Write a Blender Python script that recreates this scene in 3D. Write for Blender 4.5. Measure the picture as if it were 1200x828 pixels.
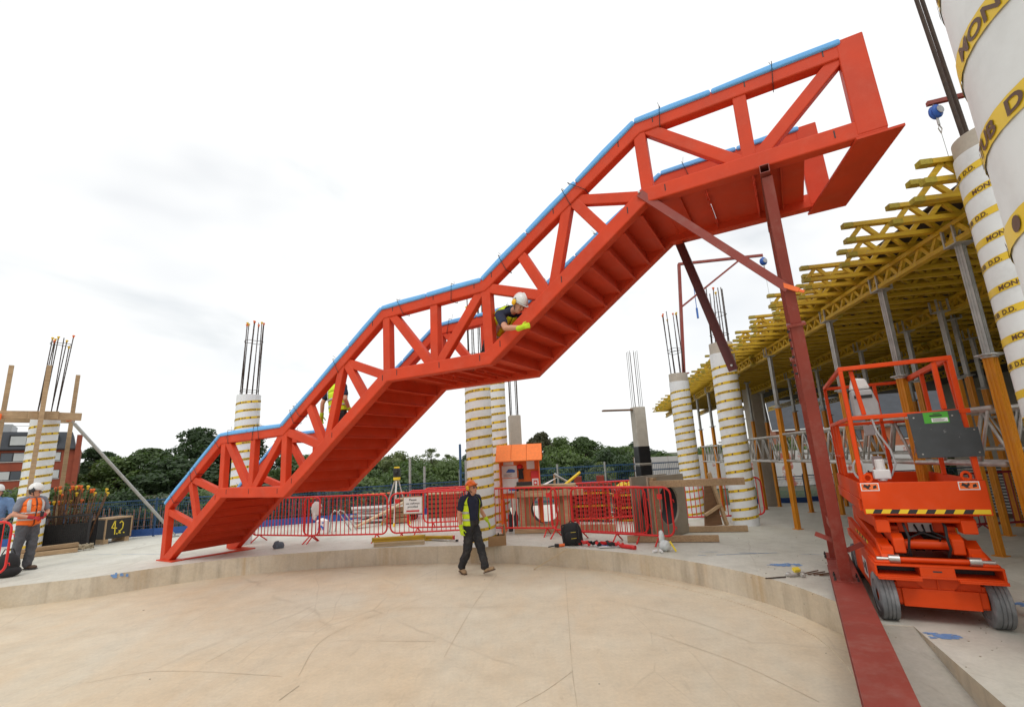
import bpy, bmesh, math, random
from mathutils import Vector, Matrix
random.seed(7)
R = math.radians
PI = math.pi
scene = bpy.context.scene
for o in list(bpy.data.objects):
    bpy.data.objects.remove(o)
C = scene.collection

# ------------------------------------------------------------------ camera
CAM_H = 2.15
cam_d = bpy.data.cameras.new('camera')
cam = bpy.data.objects.new('camera', cam_d)
C.objects.link(cam)
scene.camera = cam
cam_d.sensor_width = 36.0
cam_d.lens = 16.92
cam_d.clip_start = 0.05
cam_d.clip_end = 3000
cam.location = (0, 0, CAM_H)
_p, _r = R(12.39), R(2.813)
_F = Vector((0, math.cos(_p), math.sin(_p)))
_U = Vector((0, -math.sin(_p), math.cos(_p)))
_X = Vector((1, 0, 0))
_cx = _X * math.cos(_r) - _U * math.sin(_r)
_cu = _X * math.sin(_r) + _U * math.cos(_r)
cam.rotation_euler = Matrix((_cx, _cu, -_F)).transposed().to_euler()

# ------------------------------------------------------------------ sky and sun (bright overcast)
SUN_EL, SUN_AZ = 52.0, 193.0        # azimuth clockwise from +Y: high behind the camera
world = bpy.data.worlds.new('World')
scene.world = world
world.use_nodes = True
wn, wl = world.node_tree.nodes, world.node_tree.links
wn.clear()
w_out = wn.new('ShaderNodeOutputWorld')
w_bg = wn.new('ShaderNodeBackground')
w_bg.inputs['Strength'].default_value = 0.1
w_sky = wn.new('ShaderNodeTexSky')
w_sky.sky_type = 'NISHITA'
w_sky.sun_disc = False
w_sky.sun_elevation = R(SUN_EL)
w_sky.sun_rotation = R(SUN_AZ)
w_tc = wn.new('ShaderNodeTexCoord')
w_map = wn.new('ShaderNodeMapping')
w_map.inputs['Scale'].default_value = (1.0, 1.0, 2.4)
w_map.inputs['Location'].default_value = (2.1, 0.4, 0.9)
w_map.inputs['Rotation'].default_value = (0, 0, R(-19))
w_n1 = wn.new('ShaderNodeTexNoise')
w_n1.inputs['Scale'].default_value = 2.3
w_n1.inputs['Detail'].default_value = 5
w_n1.inputs['Roughness'].default_value = 0.5
w_n1.inputs['Distortion'].default_value = 0.4
w_r1 = wn.new('ShaderNodeValToRGB')          # cloud tone: grey bellies to white
w_r1.color_ramp.elements[0].position = 0.14
w_r1.color_ramp.elements[0].color = (6.0, 6.7, 7.1, 1)
w_r1.color_ramp.elements[1].position = 0.40
w_r1.color_ramp.elements[1].color = (10.6, 10.7, 10.7, 1)
w_n2 = wn.new('ShaderNodeTexNoise')
w_n2.inputs['Scale'].default_value = 1.4
w_n2.inputs['Detail'].default_value = 4
w_r2 = wn.new('ShaderNodeValToRGB')          # cloud cover: nearly closed
w_r2.color_ramp.elements[0].position = 0.28
w_r2.color_ramp.elements[0].color = (0.72, 0.72, 0.72, 1)
w_r2.color_ramp.elements[1].position = 0.45
w_r2.color_ramp.elements[1].color = (1, 1, 1, 1)
w_mix = wn.new('ShaderNodeMixRGB')
wl.new(w_tc.outputs['Generated'], w_map.inputs['Vector'])
wl.new(w_map.outputs['Vector'], w_n1.inputs['Vector'])
wl.new(w_map.outputs['Vector'], w_n2.inputs['Vector'])
wl.new(w_n1.outputs['Fac'], w_r1.inputs['Fac'])
wl.new(w_n2.outputs['Fac'], w_r2.inputs['Fac'])
wl.new(w_r2.outputs['Color'], w_mix.inputs['Fac'])
wl.new(w_sky.outputs['Color'], w_mix.inputs['Color1'])
wl.new(w_r1.outputs['Color'], w_mix.inputs['Color2'])
wl.new(w_mix.outputs['Color'], w_bg.inputs['Color'])
wl.new(w_bg.outputs['Background'], w_out.inputs['Surface'])

sun_d = bpy.data.lights.new('sun', 'SUN')
sun_d.energy = 1.1
sun_d.angle = R(22)
sun_d.color = (1.0, 0.97, 0.93)
sun = bpy.data.objects.new('sun', sun_d)
C.objects.link(sun)
_sd = Vector((math.sin(R(SUN_AZ)) * math.cos(R(SUN_EL)), math.cos(R(SUN_AZ)) * math.cos(R(SUN_EL)), math.sin(R(SUN_EL))))
sun.rotation_euler = (-_sd).to_track_quat('-Z', 'Y').to_euler()

scene.view_settings.view_transform = 'Standard'
scene.view_settings.look = 'None'
scene.view_settings.exposure = 0.0
scene.view_settings.gamma = 1.0

# ------------------------------------------------------------------ materials
MATS = {}
def _nodes(name):
    m = bpy.data.materials.new(name)
    m.use_nodes = True
    nt = m.node_tree
    return m, nt.nodes, nt.links, nt.nodes['Principled BSDF']

def lin(c):
    return tuple(((x / 255.0) / 12.92 if x / 255.0 <= 0.04045 else ((x / 255.0 + 0.055) / 1.055) ** 2.4) for x in c)

def mat(name, col, rough=0.6, metal=0.0, var=0.12, scale=6.0, bump=0.0, bscale=60.0, spec=0.5,
        col2=None, c2pos=(0.55, 0.7), c2scale=3.0, stretch=None, obj=True, detail=5, rvar=0.12):
    """procedural: base colour with noise variation, an optional second colour in patches, bump"""
    if name in MATS:
        return MATS[name]
    m, n, l, b = _nodes(name)
    tc = n.new('ShaderNodeTexCoord')
    mp = n.new('ShaderNodeMapping')
    l.new(tc.outputs['Object'], mp.inputs['Vector'])
    if stretch:
        mp.inputs['Scale'].default_value = stretch
    nz = n.new('ShaderNodeTexNoise')
    nz.inputs['Scale'].default_value = scale
    nz.inputs['Detail'].default_value = detail
    nz.inputs['Roughness'].default_value = 0.6
    l.new(mp.outputs['Vector'], nz.inputs['Vector'])
    rp = n.new('ShaderNodeValToRGB')
    rp.color_ramp.elements[0].position = 0.3
    rp.color_ramp.elements[1].position = 0.7
    rp.color_ramp.elements[0].color = tuple(max(0, x * (1 - var)) for x in col) + (1,)
    rp.color_ramp.elements[1].color = tuple(min(0.95, x * (1 + var)) for x in col) + (1,)
    l.new(nz.outputs['Fac'], rp.inputs['Fac'])
    out = rp.outputs['Color']
    if col2:
        n2 = n.new('ShaderNodeTexNoise')
        n2.inputs['Scale'].default_value = c2scale
        n2.inputs['Detail'].default_value = 8
        n2.inputs['Roughness'].default_value = 0.65
        l.new(mp.outputs['Vector'], n2.inputs['Vector'])
        r2 = n.new('ShaderNodeValToRGB')
        r2.color_ramp.elements[0].position = c2pos[0]
        r2.color_ramp.elements[1].position = c2pos[1]
        l.new(n2.outputs['Fac'], r2.inputs['Fac'])
        mx = n.new('ShaderNodeMixRGB')
        mx.inputs['Color2'].default_value = tuple(col2) + (1,)
        l.new(r2.outputs['Color'], mx.inputs['Fac'])
        l.new(out, mx.inputs['Color1'])
        out = mx.outputs['Color']
    l.new(out, b.inputs['Base Color'])
    mr = n.new('ShaderNodeMapRange')
    mr.inputs['To Min'].default_value = max(0.02, rough - rvar)
    mr.inputs['To Max'].default_value = min(1.0, rough + rvar)
    l.new(nz.outputs['Fac'], mr.inputs['Value'])
    l.new(mr.outputs['Result'], b.inputs['Roughness'])
    b.inputs['Metallic'].default_value = metal
    b.inputs['Specular IOR Level'].default_value = spec
    if bump:
        n3 = n.new('ShaderNodeTexNoise')
        n3.inputs['Scale'].default_value = bscale
        n3.inputs['Detail'].default_value = 4
        l.new(mp.outputs['Vector'], n3.inputs['Vector'])
        bp = n.new('ShaderNodeBump')
        bp.inputs['Strength'].default_value = bump
        bp.inputs['Distance'].default_value = 0.01
        l.new(n3.outputs['Fac'], bp.inputs['Height'])
        l.new(bp.outputs['Normal'], b.inputs['Normal'])
    MATS[name] = m
    return m

def concrete(name, base, warm, dark, wscale=0.35, lines=True, streak=False):
    m, n, l, b = _nodes(name)
    tc = n.new('ShaderNodeTexCoord')
    def noise(sc, det=6, rough=0.6, stretch=None, dist=0.0):
        nz = n.new('ShaderNodeTexNoise')
        nz.inputs['Scale'].default_value = sc
        nz.inputs['Detail'].default_value = det
        nz.inputs['Roughness'].default_value = rough
        nz.inputs['Distortion'].default_value = dist
        if stretch:
            mp = n.new('ShaderNodeMapping')
            mp.inputs['Scale'].default_value = stretch[0]
            mp.inputs['Rotation'].default_value = (0, 0, R(stretch[1]))
            l.new(tc.outputs['Object'], mp.inputs['Vector'])
            l.new(mp.outputs['Vector'], nz.inputs['Vector'])
        else:
            l.new(tc.outputs['Object'], nz.inputs['Vector'])
        return nz
    def ramp(src, p0, p1, c0=(0, 0, 0, 1), c1=(1, 1, 1, 1)):
        r = n.new('ShaderNodeValToRGB')
        r.color_ramp.elements[0].position = p0
        r.color_ramp.elements[1].position = p1
        r.color_ramp.elements[0].color = c0
        r.color_ramp.elements[1].color = c1
        l.new(src, r.inputs['Fac'])
        return r.outputs['Color']
    def mix(fac, a, c, ff=1.0):
        x = n.new('ShaderNodeMixRGB')
        if ff != 1.0:
            mm = n.new('ShaderNodeMath')
            mm.operation = 'MULTIPLY'
            mm.inputs[1].default_value = ff
            l.new(fac, mm.inputs[0])
            fac = mm.outputs[0]
        l.new(fac, x.inputs['Fac'])
        for s, v in (('Color1', a), ('Color2', c)):
            if isinstance(v, tuple):
                x.inputs[s].default_value = v + (1,)
            else:
                l.new(v, x.inputs[s])
        return x.outputs['Color']
    nA = noise(wscale * 1.6, 9, 0.68, ((1, 0.45, 1), 25), 0.5)
    out = mix(ramp(nA.outputs['Fac'], 0.38, 0.66), base, warm)
    nB = noise(1.7, 8, 0.7)
    out = mix(ramp(nB.outputs['Fac'], 0.52, 0.78), out, dark, 0.45)
    nC = noise(9.0, 6, 0.7, ((1, 0.25, 1), -20))
    out = mix(ramp(nC.outputs['Fac'], 0.58, 0.75), out, tuple(x * 0.8 for x in dark), 0.35)
    nF = noise(0.9, 4, 0.55)
    out = mix(ramp(nF.outputs['Fac'], 0.55, 0.75), out, tuple(min(0.85, x * 1.12) for x in base), 0.6)
    if lines:
        # hairline cracks and drag marks: edges of a large, gently bent cell pattern, broken up by noise
        for sc, rot, st, wdt, strength in ((0.26, 35, (1, 0.55, 1), 0.0022, 0.26), (0.40, -20, (1, 0.4, 1), 0.0016, 0.24), (0.17, 70, (1, 0.6, 1), 0.0018, 0.26)):
            mp = n.new('ShaderNodeMapping'); mp.inputs['Scale'].default_value = st; mp.inputs['Rotation'].default_value = (0, 0, R(rot))
            l.new(tc.outputs['Object'], mp.inputs['Vector'])
            wob = n.new('ShaderNodeTexNoise'); wob.inputs['Scale'].default_value = 0.7; wob.inputs['Detail'].default_value = 3
            l.new(mp.outputs['Vector'], wob.inputs['Vector'])
            ad = n.new('ShaderNodeMixRGB'); ad.blend_type = 'ADD'; ad.inputs['Fac'].default_value = 0.35
            l.new(mp.outputs['Vector'], ad.inputs['Color1']); l.new(wob.outputs['Color'], ad.inputs['Color2'])
            vo = n.new('ShaderNodeTexVoronoi'); vo.feature = 'DISTANCE_TO_EDGE'; vo.inputs['Scale'].default_value = sc
            l.new(ad.outputs['Color'], vo.inputs['Vector'])
            rr = ramp(vo.outputs['Distance'], 0.0, wdt, (1, 1, 1, 1), (0, 0, 0, 1))
            gate = ramp(noise(0.8, 5, 0.65).outputs['Fac'], 0.45, 0.6)
            g2 = n.new('ShaderNodeMixRGB'); g2.blend_type = 'MULTIPLY'; g2.inputs['Fac'].default_value = 1
            l.new(rr, g2.inputs['Color1']); l.new(gate, g2.inputs['Color2'])
            out = mix(g2.outputs['Color'], out, (0.20, 0.14, 0.09), strength)
    if streak:
        ns = noise(1.0, 5, 0.6, ((2.2, 2.2, 0.12), 0))
        out = mix(ramp(ns.outputs['Fac'], 0.56, 0.68), out, (0.40, 0.24, 0.08), 0.5)
        ns2 = noise(1.0, 5, 0.6, ((5.0, 5.0, 0.5), 0))
        out = mix(ramp(ns2.outputs['Fac'], 0.5, 0.75), out, tuple(x * 0.6 for x in dark), 0.5)
    nG = noise(3.2, 8, 0.7)
    nH = noise(26.0, 5, 0.7)
    for src, lo_, hi_ in ((nG, 0.92, 1.07), (nH, 0.93, 1.07)):
        gr = ramp(src.outputs['Fac'], 0.3, 0.7, (lo_, lo_, lo_, 1), (hi_, hi_, hi_, 1))
        mg = n.new('ShaderNodeMixRGB'); mg.blend_type = 'MULTIPLY'; mg.inputs['Fac'].default_value = 1
        l.new(out, mg.inputs['Color1']); l.new(gr, mg.inputs['Color2']); out = mg.outputs['Color']
    l.new(out, b.inputs['Base Color'])
    b.inputs['Roughness'].default_value = 0.62
    b.inputs['Specular IOR Level'].default_value = 0.35
    nb = noise(35, 6, 0.7)
    bp = n.new('ShaderNodeBump')
    bp.inputs['Strength'].default_value = 0.25
    bp.inputs['Distance'].default_value = 0.006
    l.new(nb.outputs['Fac'], bp.inputs['Height'])
    l.new(bp.outputs['Normal'], b.inputs['Normal'])
    MATS[name] = m
    return m

def worn_paint(name, col, chip, dust=None, rough=0.38, amount=0.66, bump=0.05, dustamt=0.3):
    """painted steel: slight tone drift, chips that show a second colour, dust"""
    m, n, l, b = _nodes(name)
    tc = n.new('ShaderNodeTexCoord')
    n1 = n.new('ShaderNodeTexNoise'); n1.inputs['Scale'].default_value = 2.2; n1.inputs['Detail'].default_value = 6
    l.new(tc.outputs['Object'], n1.inputs['Vector'])
    r1 = n.new('ShaderNodeValToRGB')
    r1.color_ramp.elements[0].position = 0.3; r1.color_ramp.elements[1].position = 0.72
    r1.color_ramp.elements[0].color = tuple(x * 0.86 for x in col) + (1,)
    r1.color_ramp.elements[1].color = tuple(min(0.95, x * 1.08) for x in col) + (1,)
    l.new(n1.outputs['Fac'], r1.inputs['Fac'])
    out = r1.outputs['Color']
    n2 = n.new('ShaderNodeTexNoise'); n2.inputs['Scale'].default_value = 14; n2.inputs['Detail'].default_value = 9; n2.inputs['Roughness'].default_value = 0.72
    l.new(tc.outputs['Object'], n2.inputs['Vector'])
    r2 = n.new('ShaderNodeValToRGB')
    r2.color_ramp.elements[0].position = amount; r2.color_ramp.elements[1].position = amount + 0.03
    l.new(n2.outputs['Fac'], r2.inputs['Fac'])
    mx = n.new('ShaderNodeMixRGB'); mx.inputs['Color2'].default_value = tuple(chip) + (1,)
    l.new(r2.outputs['Color'], mx.inputs['Fac']); l.new(out, mx.inputs['Color1'])
    out = mx.outputs['Color']
    if dust:
        n3 = n.new('ShaderNodeTexNoise'); n3.inputs['Scale'].default_value = 4.5; n3.inputs['Detail'].default_value = 8; n3.inputs['Roughness'].default_value = 0.7
        l.new(tc.outputs['Object'], n3.inputs['Vector'])
        r3 = n.new('ShaderNodeValToRGB')
        r3.color_ramp.elements[0].position = 0.5; r3.color_ramp.elements[1].position = 0.85
        r3.color_ramp.elements[1].color = (dustamt * 2, dustamt * 2, dustamt * 2, 1)
        l.new(n3.outputs['Fac'], r3.inputs['Fac'])
        m3 = n.new('ShaderNodeMixRGB'); m3.inputs['Color2'].default_value = tuple(dust) + (1,)
        l.new(r3.outputs['Color'], m3.inputs['Fac']); l.new(out, m3.inputs['Color1'])
        out = m3.outputs['Color']
    l.new(out, b.inputs['Base Color'])
    mr = n.new('ShaderNodeMapRange')
    mr.inputs['To Min'].default_value = rough - 0.1; mr.inputs['To Max'].default_value = rough + 0.2
    l.new(n1.outputs['Fac'], mr.inputs['Value']); l.new(mr.outputs['Result'], b.inputs['Roughness'])
    if bump:
        bp = n.new('ShaderNodeBump'); bp.inputs['Strength'].default_value = bump; bp.inputs['Distance'].default_value = 0.004
        l.new(n2.outputs['Fac'], bp.inputs['Height']); l.new(bp.outputs['Normal'], b.inputs['Normal'])
    MATS[name] = m
    return m

def wood(name, c0, c1, scale=5.0, stretch=(1, 12, 12), rough=0.75, splash=None):
    m, n, l, b = _nodes(name)
    tc = n.new('ShaderNodeTexCoord'); mp = n.new('ShaderNodeMapping')
    mp.inputs['Scale'].default_value = stretch
    l.new(tc.outputs['Object'], mp.inputs['Vector'])
    nz = n.new('ShaderNodeTexNoise'); nz.inputs['Scale'].default_value = scale; nz.inputs['Detail'].default_value = 7; nz.inputs['Distortion'].default_value = 0.6
    l.new(mp.outputs['Vector'], nz.inputs['Vector'])
    rp = n.new('ShaderNodeValToRGB')
    rp.color_ramp.elements[0].position = 0.3; rp.color_ramp.elements[1].position = 0.7
    rp.color_ramp.elements[0].color = c0 + (1,); rp.color_ramp.elements[1].color = c1 + (1,)
    l.new(nz.outputs['Fac'], rp.inputs['Fac'])
    n2 = n.new('ShaderNodeTexNoise'); n2.inputs['Scale'].default_value = 1.3; n2.inputs['Detail'].default_value = 5
    l.new(tc.outputs['Object'], n2.inputs['Vector'])
    r2 = n.new('ShaderNodeValToRGB'); r2.color_ramp.elements[0].position = 0.45; r2.color_ramp.elements[1].position = 0.75
    r2.color_ramp.elements[1].color = (0.5, 0.5, 0.5, 1)
    l.new(n2.outputs['Fac'], r2.inputs['Fac'])
    mx = n.new('ShaderNodeMixRGB'); mx.inputs['Color2'].default_value = tuple(x * 0.5 for x in c0) + (1,)
    l.new(r2.outputs['Color'], mx.inputs['Fac']); l.new(rp.outputs['Color'], mx.inputs['Color1'])
    last = mx.outputs['Color']
    if splash:
        n3 = n.new('ShaderNodeTexNoise'); n3.inputs['Scale'].default_value = 7; n3.inputs['Detail'].default_value = 9; n3.inputs['Roughness'].default_value = 0.75
        l.new(tc.outputs['Object'], n3.inputs['Vector'])
        r3 = n.new('ShaderNodeValToRGB'); r3.color_ramp.elements[0].position = 0.60; r3.color_ramp.elements[1].position = 0.70
        r3.color_ramp.elements[1].color = (0.75, 0.75, 0.75, 1)
        l.new(n3.outputs['Fac'], r3.inputs['Fac'])
        m3 = n.new('ShaderNodeMixRGB'); m3.inputs['Color2'].default_value = tuple(splash) + (1,)
        l.new(r3.outputs['Color'], m3.inputs['Fac']); l.new(last, m3.inputs['Color1']); last = m3.outputs['Color']
    l.new(last, b.inputs['Base Color'])
    b.inputs['Roughness'].default_value = rough
    bp = n.new('ShaderNodeBump'); bp.inputs['Strength'].default_value = 0.2; bp.inputs['Distance'].default_value = 0.004
    l.new(nz.outputs['Fac'], bp.inputs['Height']); l.new(bp.outputs['Normal'], b.inputs['Normal'])
    MATS[name] = m
    return m

concrete('pit_floor', (0.59, 0.52, 0.40), (0.595, 0.465, 0.31), (0.42, 0.33, 0.23))
concrete('slab_top', (0.61, 0.595, 0.525), (0.55, 0.53, 0.45), (0.36, 0.34, 0.285), wscale=0.7)
concrete('kerb_face', (0.57, 0.505, 0.40), (0.53, 0.44, 0.31), (0.38, 0.32, 0.24), wscale=0.8, lines=False, streak=True)
concrete('ramp_face', (0.42, 0.40, 0.35), (0.40, 0.365, 0.30), (0.26, 0.23, 0.19), wscale=0.8, lines=False)
concrete('column_concrete', (0.47, 0.43, 0.37), (0.43, 0.38, 0.31), (0.33, 0.29, 0.24), wscale=0.9, lines=False)
concrete('cast_concrete', (0.33, 0.29, 0.23), (0.30, 0.25, 0.18), (0.20, 0.17, 0.13), wscale=1.5, lines=False)
mat('earth', (0.10, 0.088, 0.062), 0.95, var=0.3, scale=0.4, bump=0.4, bscale=3, col2=(0.045, 0.070, 0.022), c2scale=0.08, c2pos=(0.45, 0.55))
worn_paint('stair_paint', (0.61, 0.056, 0.017), (0.64, 0.12, 0.065), dust=(0.60, 0.16, 0.10), dustamt=0.14, rough=0.5, amount=0.735, bump=0.03)
MATS['stair_paint'].node_tree.nodes['Principled BSDF'].inputs['Specular IOR Level'].default_value = 0.25
worn_paint('oxide_paint', (0.27, 0.042, 0.027), (0.16, 0.028, 0.02), dust=(0.42, 0.30, 0.25), rough=0.5, amount=0.72, dustamt=0.16)
worn_paint('oxide_dark', (0.12, 0.022, 0.020), (0.07, 0.015, 0.013), rough=0.5, amount=0.72)
mat('foam_blue', (0.16, 0.44, 0.82), 0.75, var=0.06, scale=8, bump=0.15, bscale=40)
mat('black_rubber', (0.015, 0.015, 0.016), 0.7, var=0.3)
mat('tie_black', (0.01, 0.01, 0.01), 0.5, var=0.1)
mat('tube_white', (0.72, 0.745, 0.755), 0.48, var=0.05, scale=3.0, col2=(0.50, 0.51, 0.51), c2pos=(0.5, 0.85), c2scale=2.5, bump=0.35, bscale=5)
mat('tape_yellow', (0.72, 0.49, 0.02), 0.42, var=0.08, scale=5)
mat('tape_print', (0.10, 0.045, 0.02), 0.5, var=0.2)
mat('rebar', (0.055, 0.035, 0.025), 0.75, var=0.35, scale=20, metal=0.2, bump=0.3, bscale=90)
mat('rebar_rust', (0.16, 0.075, 0.035), 0.85, var=0.4, scale=15, bump=0.3, bscale=90)
mat('cap_orange', (0.85, 0.16, 0.03), 0.5, var=0.08)
mat('cap_yellow', (0.80, 0.52, 0.03), 0.5, var=0.08)
wood('girder_yellow', (0.43, 0.25, 0.008), (0.62, 0.41, 0.018), scale=4, stretch=(1, 6, 6), rough=0.55, splash=(0.34, 0.27, 0.14))
wood('girder_end', (0.30, 0.22, 0.02), (0.42, 0.34, 0.03), scale=6, stretch=(4, 4, 4), rough=0.6)
wood('timber', (0.34, 0.22, 0.12), (0.50, 0.35, 0.20), scale=3)
wood('timber_pale', (0.47, 0.36, 0.22), (0.60, 0.48, 0.32), scale=3)
wood('timber_dark', (0.13, 0.065, 0.030), (0.20, 0.105, 0.05), scale=3)
wood('plywood', (0.30, 0.18, 0.085), (0.40, 0.25, 0.12), scale=2, stretch=(1, 5, 1))
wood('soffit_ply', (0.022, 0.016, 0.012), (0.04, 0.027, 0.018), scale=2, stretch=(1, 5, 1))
worn_paint('prop_orange', (0.62, 0.235, 0.008), (0.45, 0.17, 0.02), dust=(0.45, 0.36, 0.26), rough=0.4, amount=0.68, dustamt=0.12)
mat('galvanised', (0.40, 0.40, 0.38), 0.42, metal=0.55, var=0.18, scale=12, bump=0.06)
mat('alu', (0.50, 0.49, 0.46), 0.45, metal=0.45, var=0.2, scale=9, col2=(0.33, 0.31, 0.27), c2pos=(0.5, 0.8))
worn_paint('lift_orange', (0.70, 0.060, 0.003), (0.55, 0.36, 0.26), dust=(0.45, 0.30, 0.20), rough=0.42, amount=0.70, dustamt=0.05)
MATS['lift_orange'].node_tree.nodes['Principled BSDF'].inputs['Specular IOR Level'].default_value = 0.25
mat('lift_grey', (0.050, 0.055, 0.060), 0.5, var=0.2, scale=5, col2=(0.22, 0.22, 0.22), c2pos=(0.66, 0.7), c2scale=14)
mat('lift_box', (0.42, 0.43, 0.44), 0.5, var=0.1)
mat('tyre', (0.17, 0.175, 0.18), 0.85, var=0.25, scale=6, col2=(0.33, 0.33, 0.33), c2pos=(0.45, 0.75), c2scale=5, bump=0.15, bscale=40)
mat('steel_dark', (0.03, 0.03, 0.03), 0.5, var=0.2)
mat('steel_bright', (0.45, 0.43, 0.40), 0.35, metal=0.8, var=0.15)
mat('white_paint', (0.75, 0.75, 0.74), 0.5, var=0.05)
mat('paper', (0.78, 0.78, 0.77), 0.8, var=0.04)
mat('print_red', (0.60, 0.03, 0.03), 0.6, var=0.05)
mat('print_green', (0.07, 0.36, 0.03), 0.55, var=0.05)
mat('print_blue', (0.05, 0.16, 0.50), 0.6, var=0.05)
mat('print_black', (0.02, 0.02, 0.02), 0.6, var=0.05)
mat('hazard_yellow', (0.80, 0.55, 0.02), 0.5, var=0.06)
worn_paint('barrier_red', (0.68, 0.022, 0.020), (0.45, 0.02, 0.02), rough=0.4, amount=0.75)
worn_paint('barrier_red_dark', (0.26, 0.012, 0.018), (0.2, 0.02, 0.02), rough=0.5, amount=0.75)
mat('fence_blue', (0.025, 0.075, 0.16), 0.5, var=0.15)
mat('kick_blue', (0.02, 0.075, 0.26), 0.55, var=0.2, scale=3)
mat('kiosk_orange', (0.80, 0.15, 0.014), 0.6, var=0.1, scale=14, detail=8)
mat('kiosk_roof', (0.84, 0.20, 0.04), 0.7, var=0.1, scale=14, detail=8)
mat('black_sheet', (0.012, 0.012, 0.013), 0.38, var=0.3, scale=3, bump=0.4, bscale=5)
mat('black_box', (0.022, 0.021, 0.020), 0.6, var=0.35, scale=4)
mat('mark_yellow', (0.80, 0.62, 0.05), 0.6, var=0.08)
mat('spray_blue', (0.16, 0.30, 0.58), 0.7, var=0.2, scale=8)
mat('block_blue', (0.02, 0.10, 0.42), 0.4, var=0.1)
mat('plastic_red', (0.62, 0.02, 0.02), 0.45, var=0.1)
mat('fabric_black', (0.016, 0.016, 0.017), 0.85, var=0.25, bump=0.4, bscale=30)
mat('clear_plastic', (0.62, 0.66, 0.66), 0.25, var=0.1)
mat('rag', (0.11, 0.13, 0.16), 0.9, var=0.3, scale=9)
mat('floor_line', (0.46, 0.375, 0.265), 0.8, var=0.3, scale=2.0)
mat('rope', (0.30, 0.25, 0.17), 0.95, var=0.3, scale=30, bump=0.5)
mat('slate', (0.055, 0.06, 0.07), 0.8, var=0.2, scale=1.5)
mat('render_white', (0.60, 0.59, 0.56), 0.8, var=0.08)
mat('brick_red', (0.30, 0.068, 0.035), 0.85, var=0.16, scale=1.2)
mat('glass_dark', (0.05, 0.06, 0.075), 0.08, var=0.2, scale=0.4, spec=0.8)
mat('frame_white', (0.66, 0.66, 0.65), 0.5, var=0.04)
mat('blind', (0.55, 0.56, 0.55), 0.7, var=0.1, scale=0.6)
mat('hoarding', (0.52, 0.50, 0.48), 0.75, var=0.1, scale=0.8, col2=(0.40, 0.12, 0.08), c2pos=(0.56, 0.6), c2scale=0.8)
mat('pallet_red', (0.22, 0.035, 0.018), 0.75, var=0.25)
mat('steel_black', (0.02, 0.02, 0.022), 0.55, var=0.3)
# people
mat('skin', (0.55, 0.27, 0.17), 0.55, var=0.08, scale=8)
mat('navy', (0.016, 0.020, 0.045), 0.9, var=0.2, scale=6)
mat('shirt_blue', (0.14, 0.24, 0.42), 0.9, var=0.12, scale=6)
mat('grey_shirt', (0.19, 0.205, 0.245), 0.9, var=0.12, scale=6)
mat('trouser_dark', (0.020, 0.020, 0.022), 0.9, var=0.3, scale=6, col2=(0.055, 0.053, 0.05), c2pos=(0.5, 0.7), c2scale=5)
mat('trouser_grey', (0.085, 0.088, 0.098), 0.9, var=0.2, scale=6)
mat('vest_yellow', (0.62, 0.80, 0.015), 0.75, var=0.1, scale=5)
mat('vest_orange', (0.92, 0.16, 0.015), 0.75, var=0.1, scale=5)
mat('reflective', (0.50, 0.50, 0.48), 0.4, var=0.08)
mat('boot_tan', (0.30, 0.20, 0.11), 0.8, var=0.2, scale=8)
mat('boot_brown', (0.085, 0.05, 0.03), 0.7, var=0.2)
mat('helmet_orange', (0.85, 0.17, 0.02), 0.35, var=0.05)
mat('helmet_white', (0.72, 0.72, 0.70), 0.35, var=0.05)
mat('ear_yellow', (0.85, 0.48, 0.01), 0.45, var=0.05)
mat('glove_lime', (0.50, 0.68, 0.02), 0.8, var=0.15)
mat('glove_red', (0.38, 0.02, 0.025), 0.8, var=0.15)
mat('hair_dark', (0.04, 0.025, 0.015), 0.8, var=0.2)
def leaf(name, col):
    m = mat(name, col, 0.55, var=0.4, scale=1.3)
    nt = m.node_tree; b = nt.nodes['Principled BSDF']; o = nt.nodes['Material Output']
    tr = nt.nodes.new('ShaderNodeBsdfTranslucent'); tr.inputs['Color'].default_value = (col[0] * 1.5, col[1] * 1.6, col[2], 1)
    mx = nt.nodes.new('ShaderNodeMixShader'); mx.inputs['Fac'].default_value = 0.35
    nt.links.new(b.outputs['BSDF'], mx.inputs[1]); nt.links.new(tr.outputs['BSDF'], mx.inputs[2]); nt.links.new(mx.outputs['Shader'], o.inputs['Surface'])
leaf('leaf_a', (0.074, 0.118, 0.038))
leaf('leaf_b', (0.105, 0.155, 0.050))
leaf('leaf_c', (0.145, 0.175, 0.075))
leaf('leaf_d', (0.046, 0.078, 0.032))
leaf('leaf_e', (0.075, 0.075, 0.036))
mat('brick_orange', (0.36, 0.12, 0.055), 0.85, var=0.16, scale=1.2)
mat('bark', (0.06, 0.045, 0.03), 0.9, var=0.3, scale=5)
def M(k):
    return MATS[k]
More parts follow.
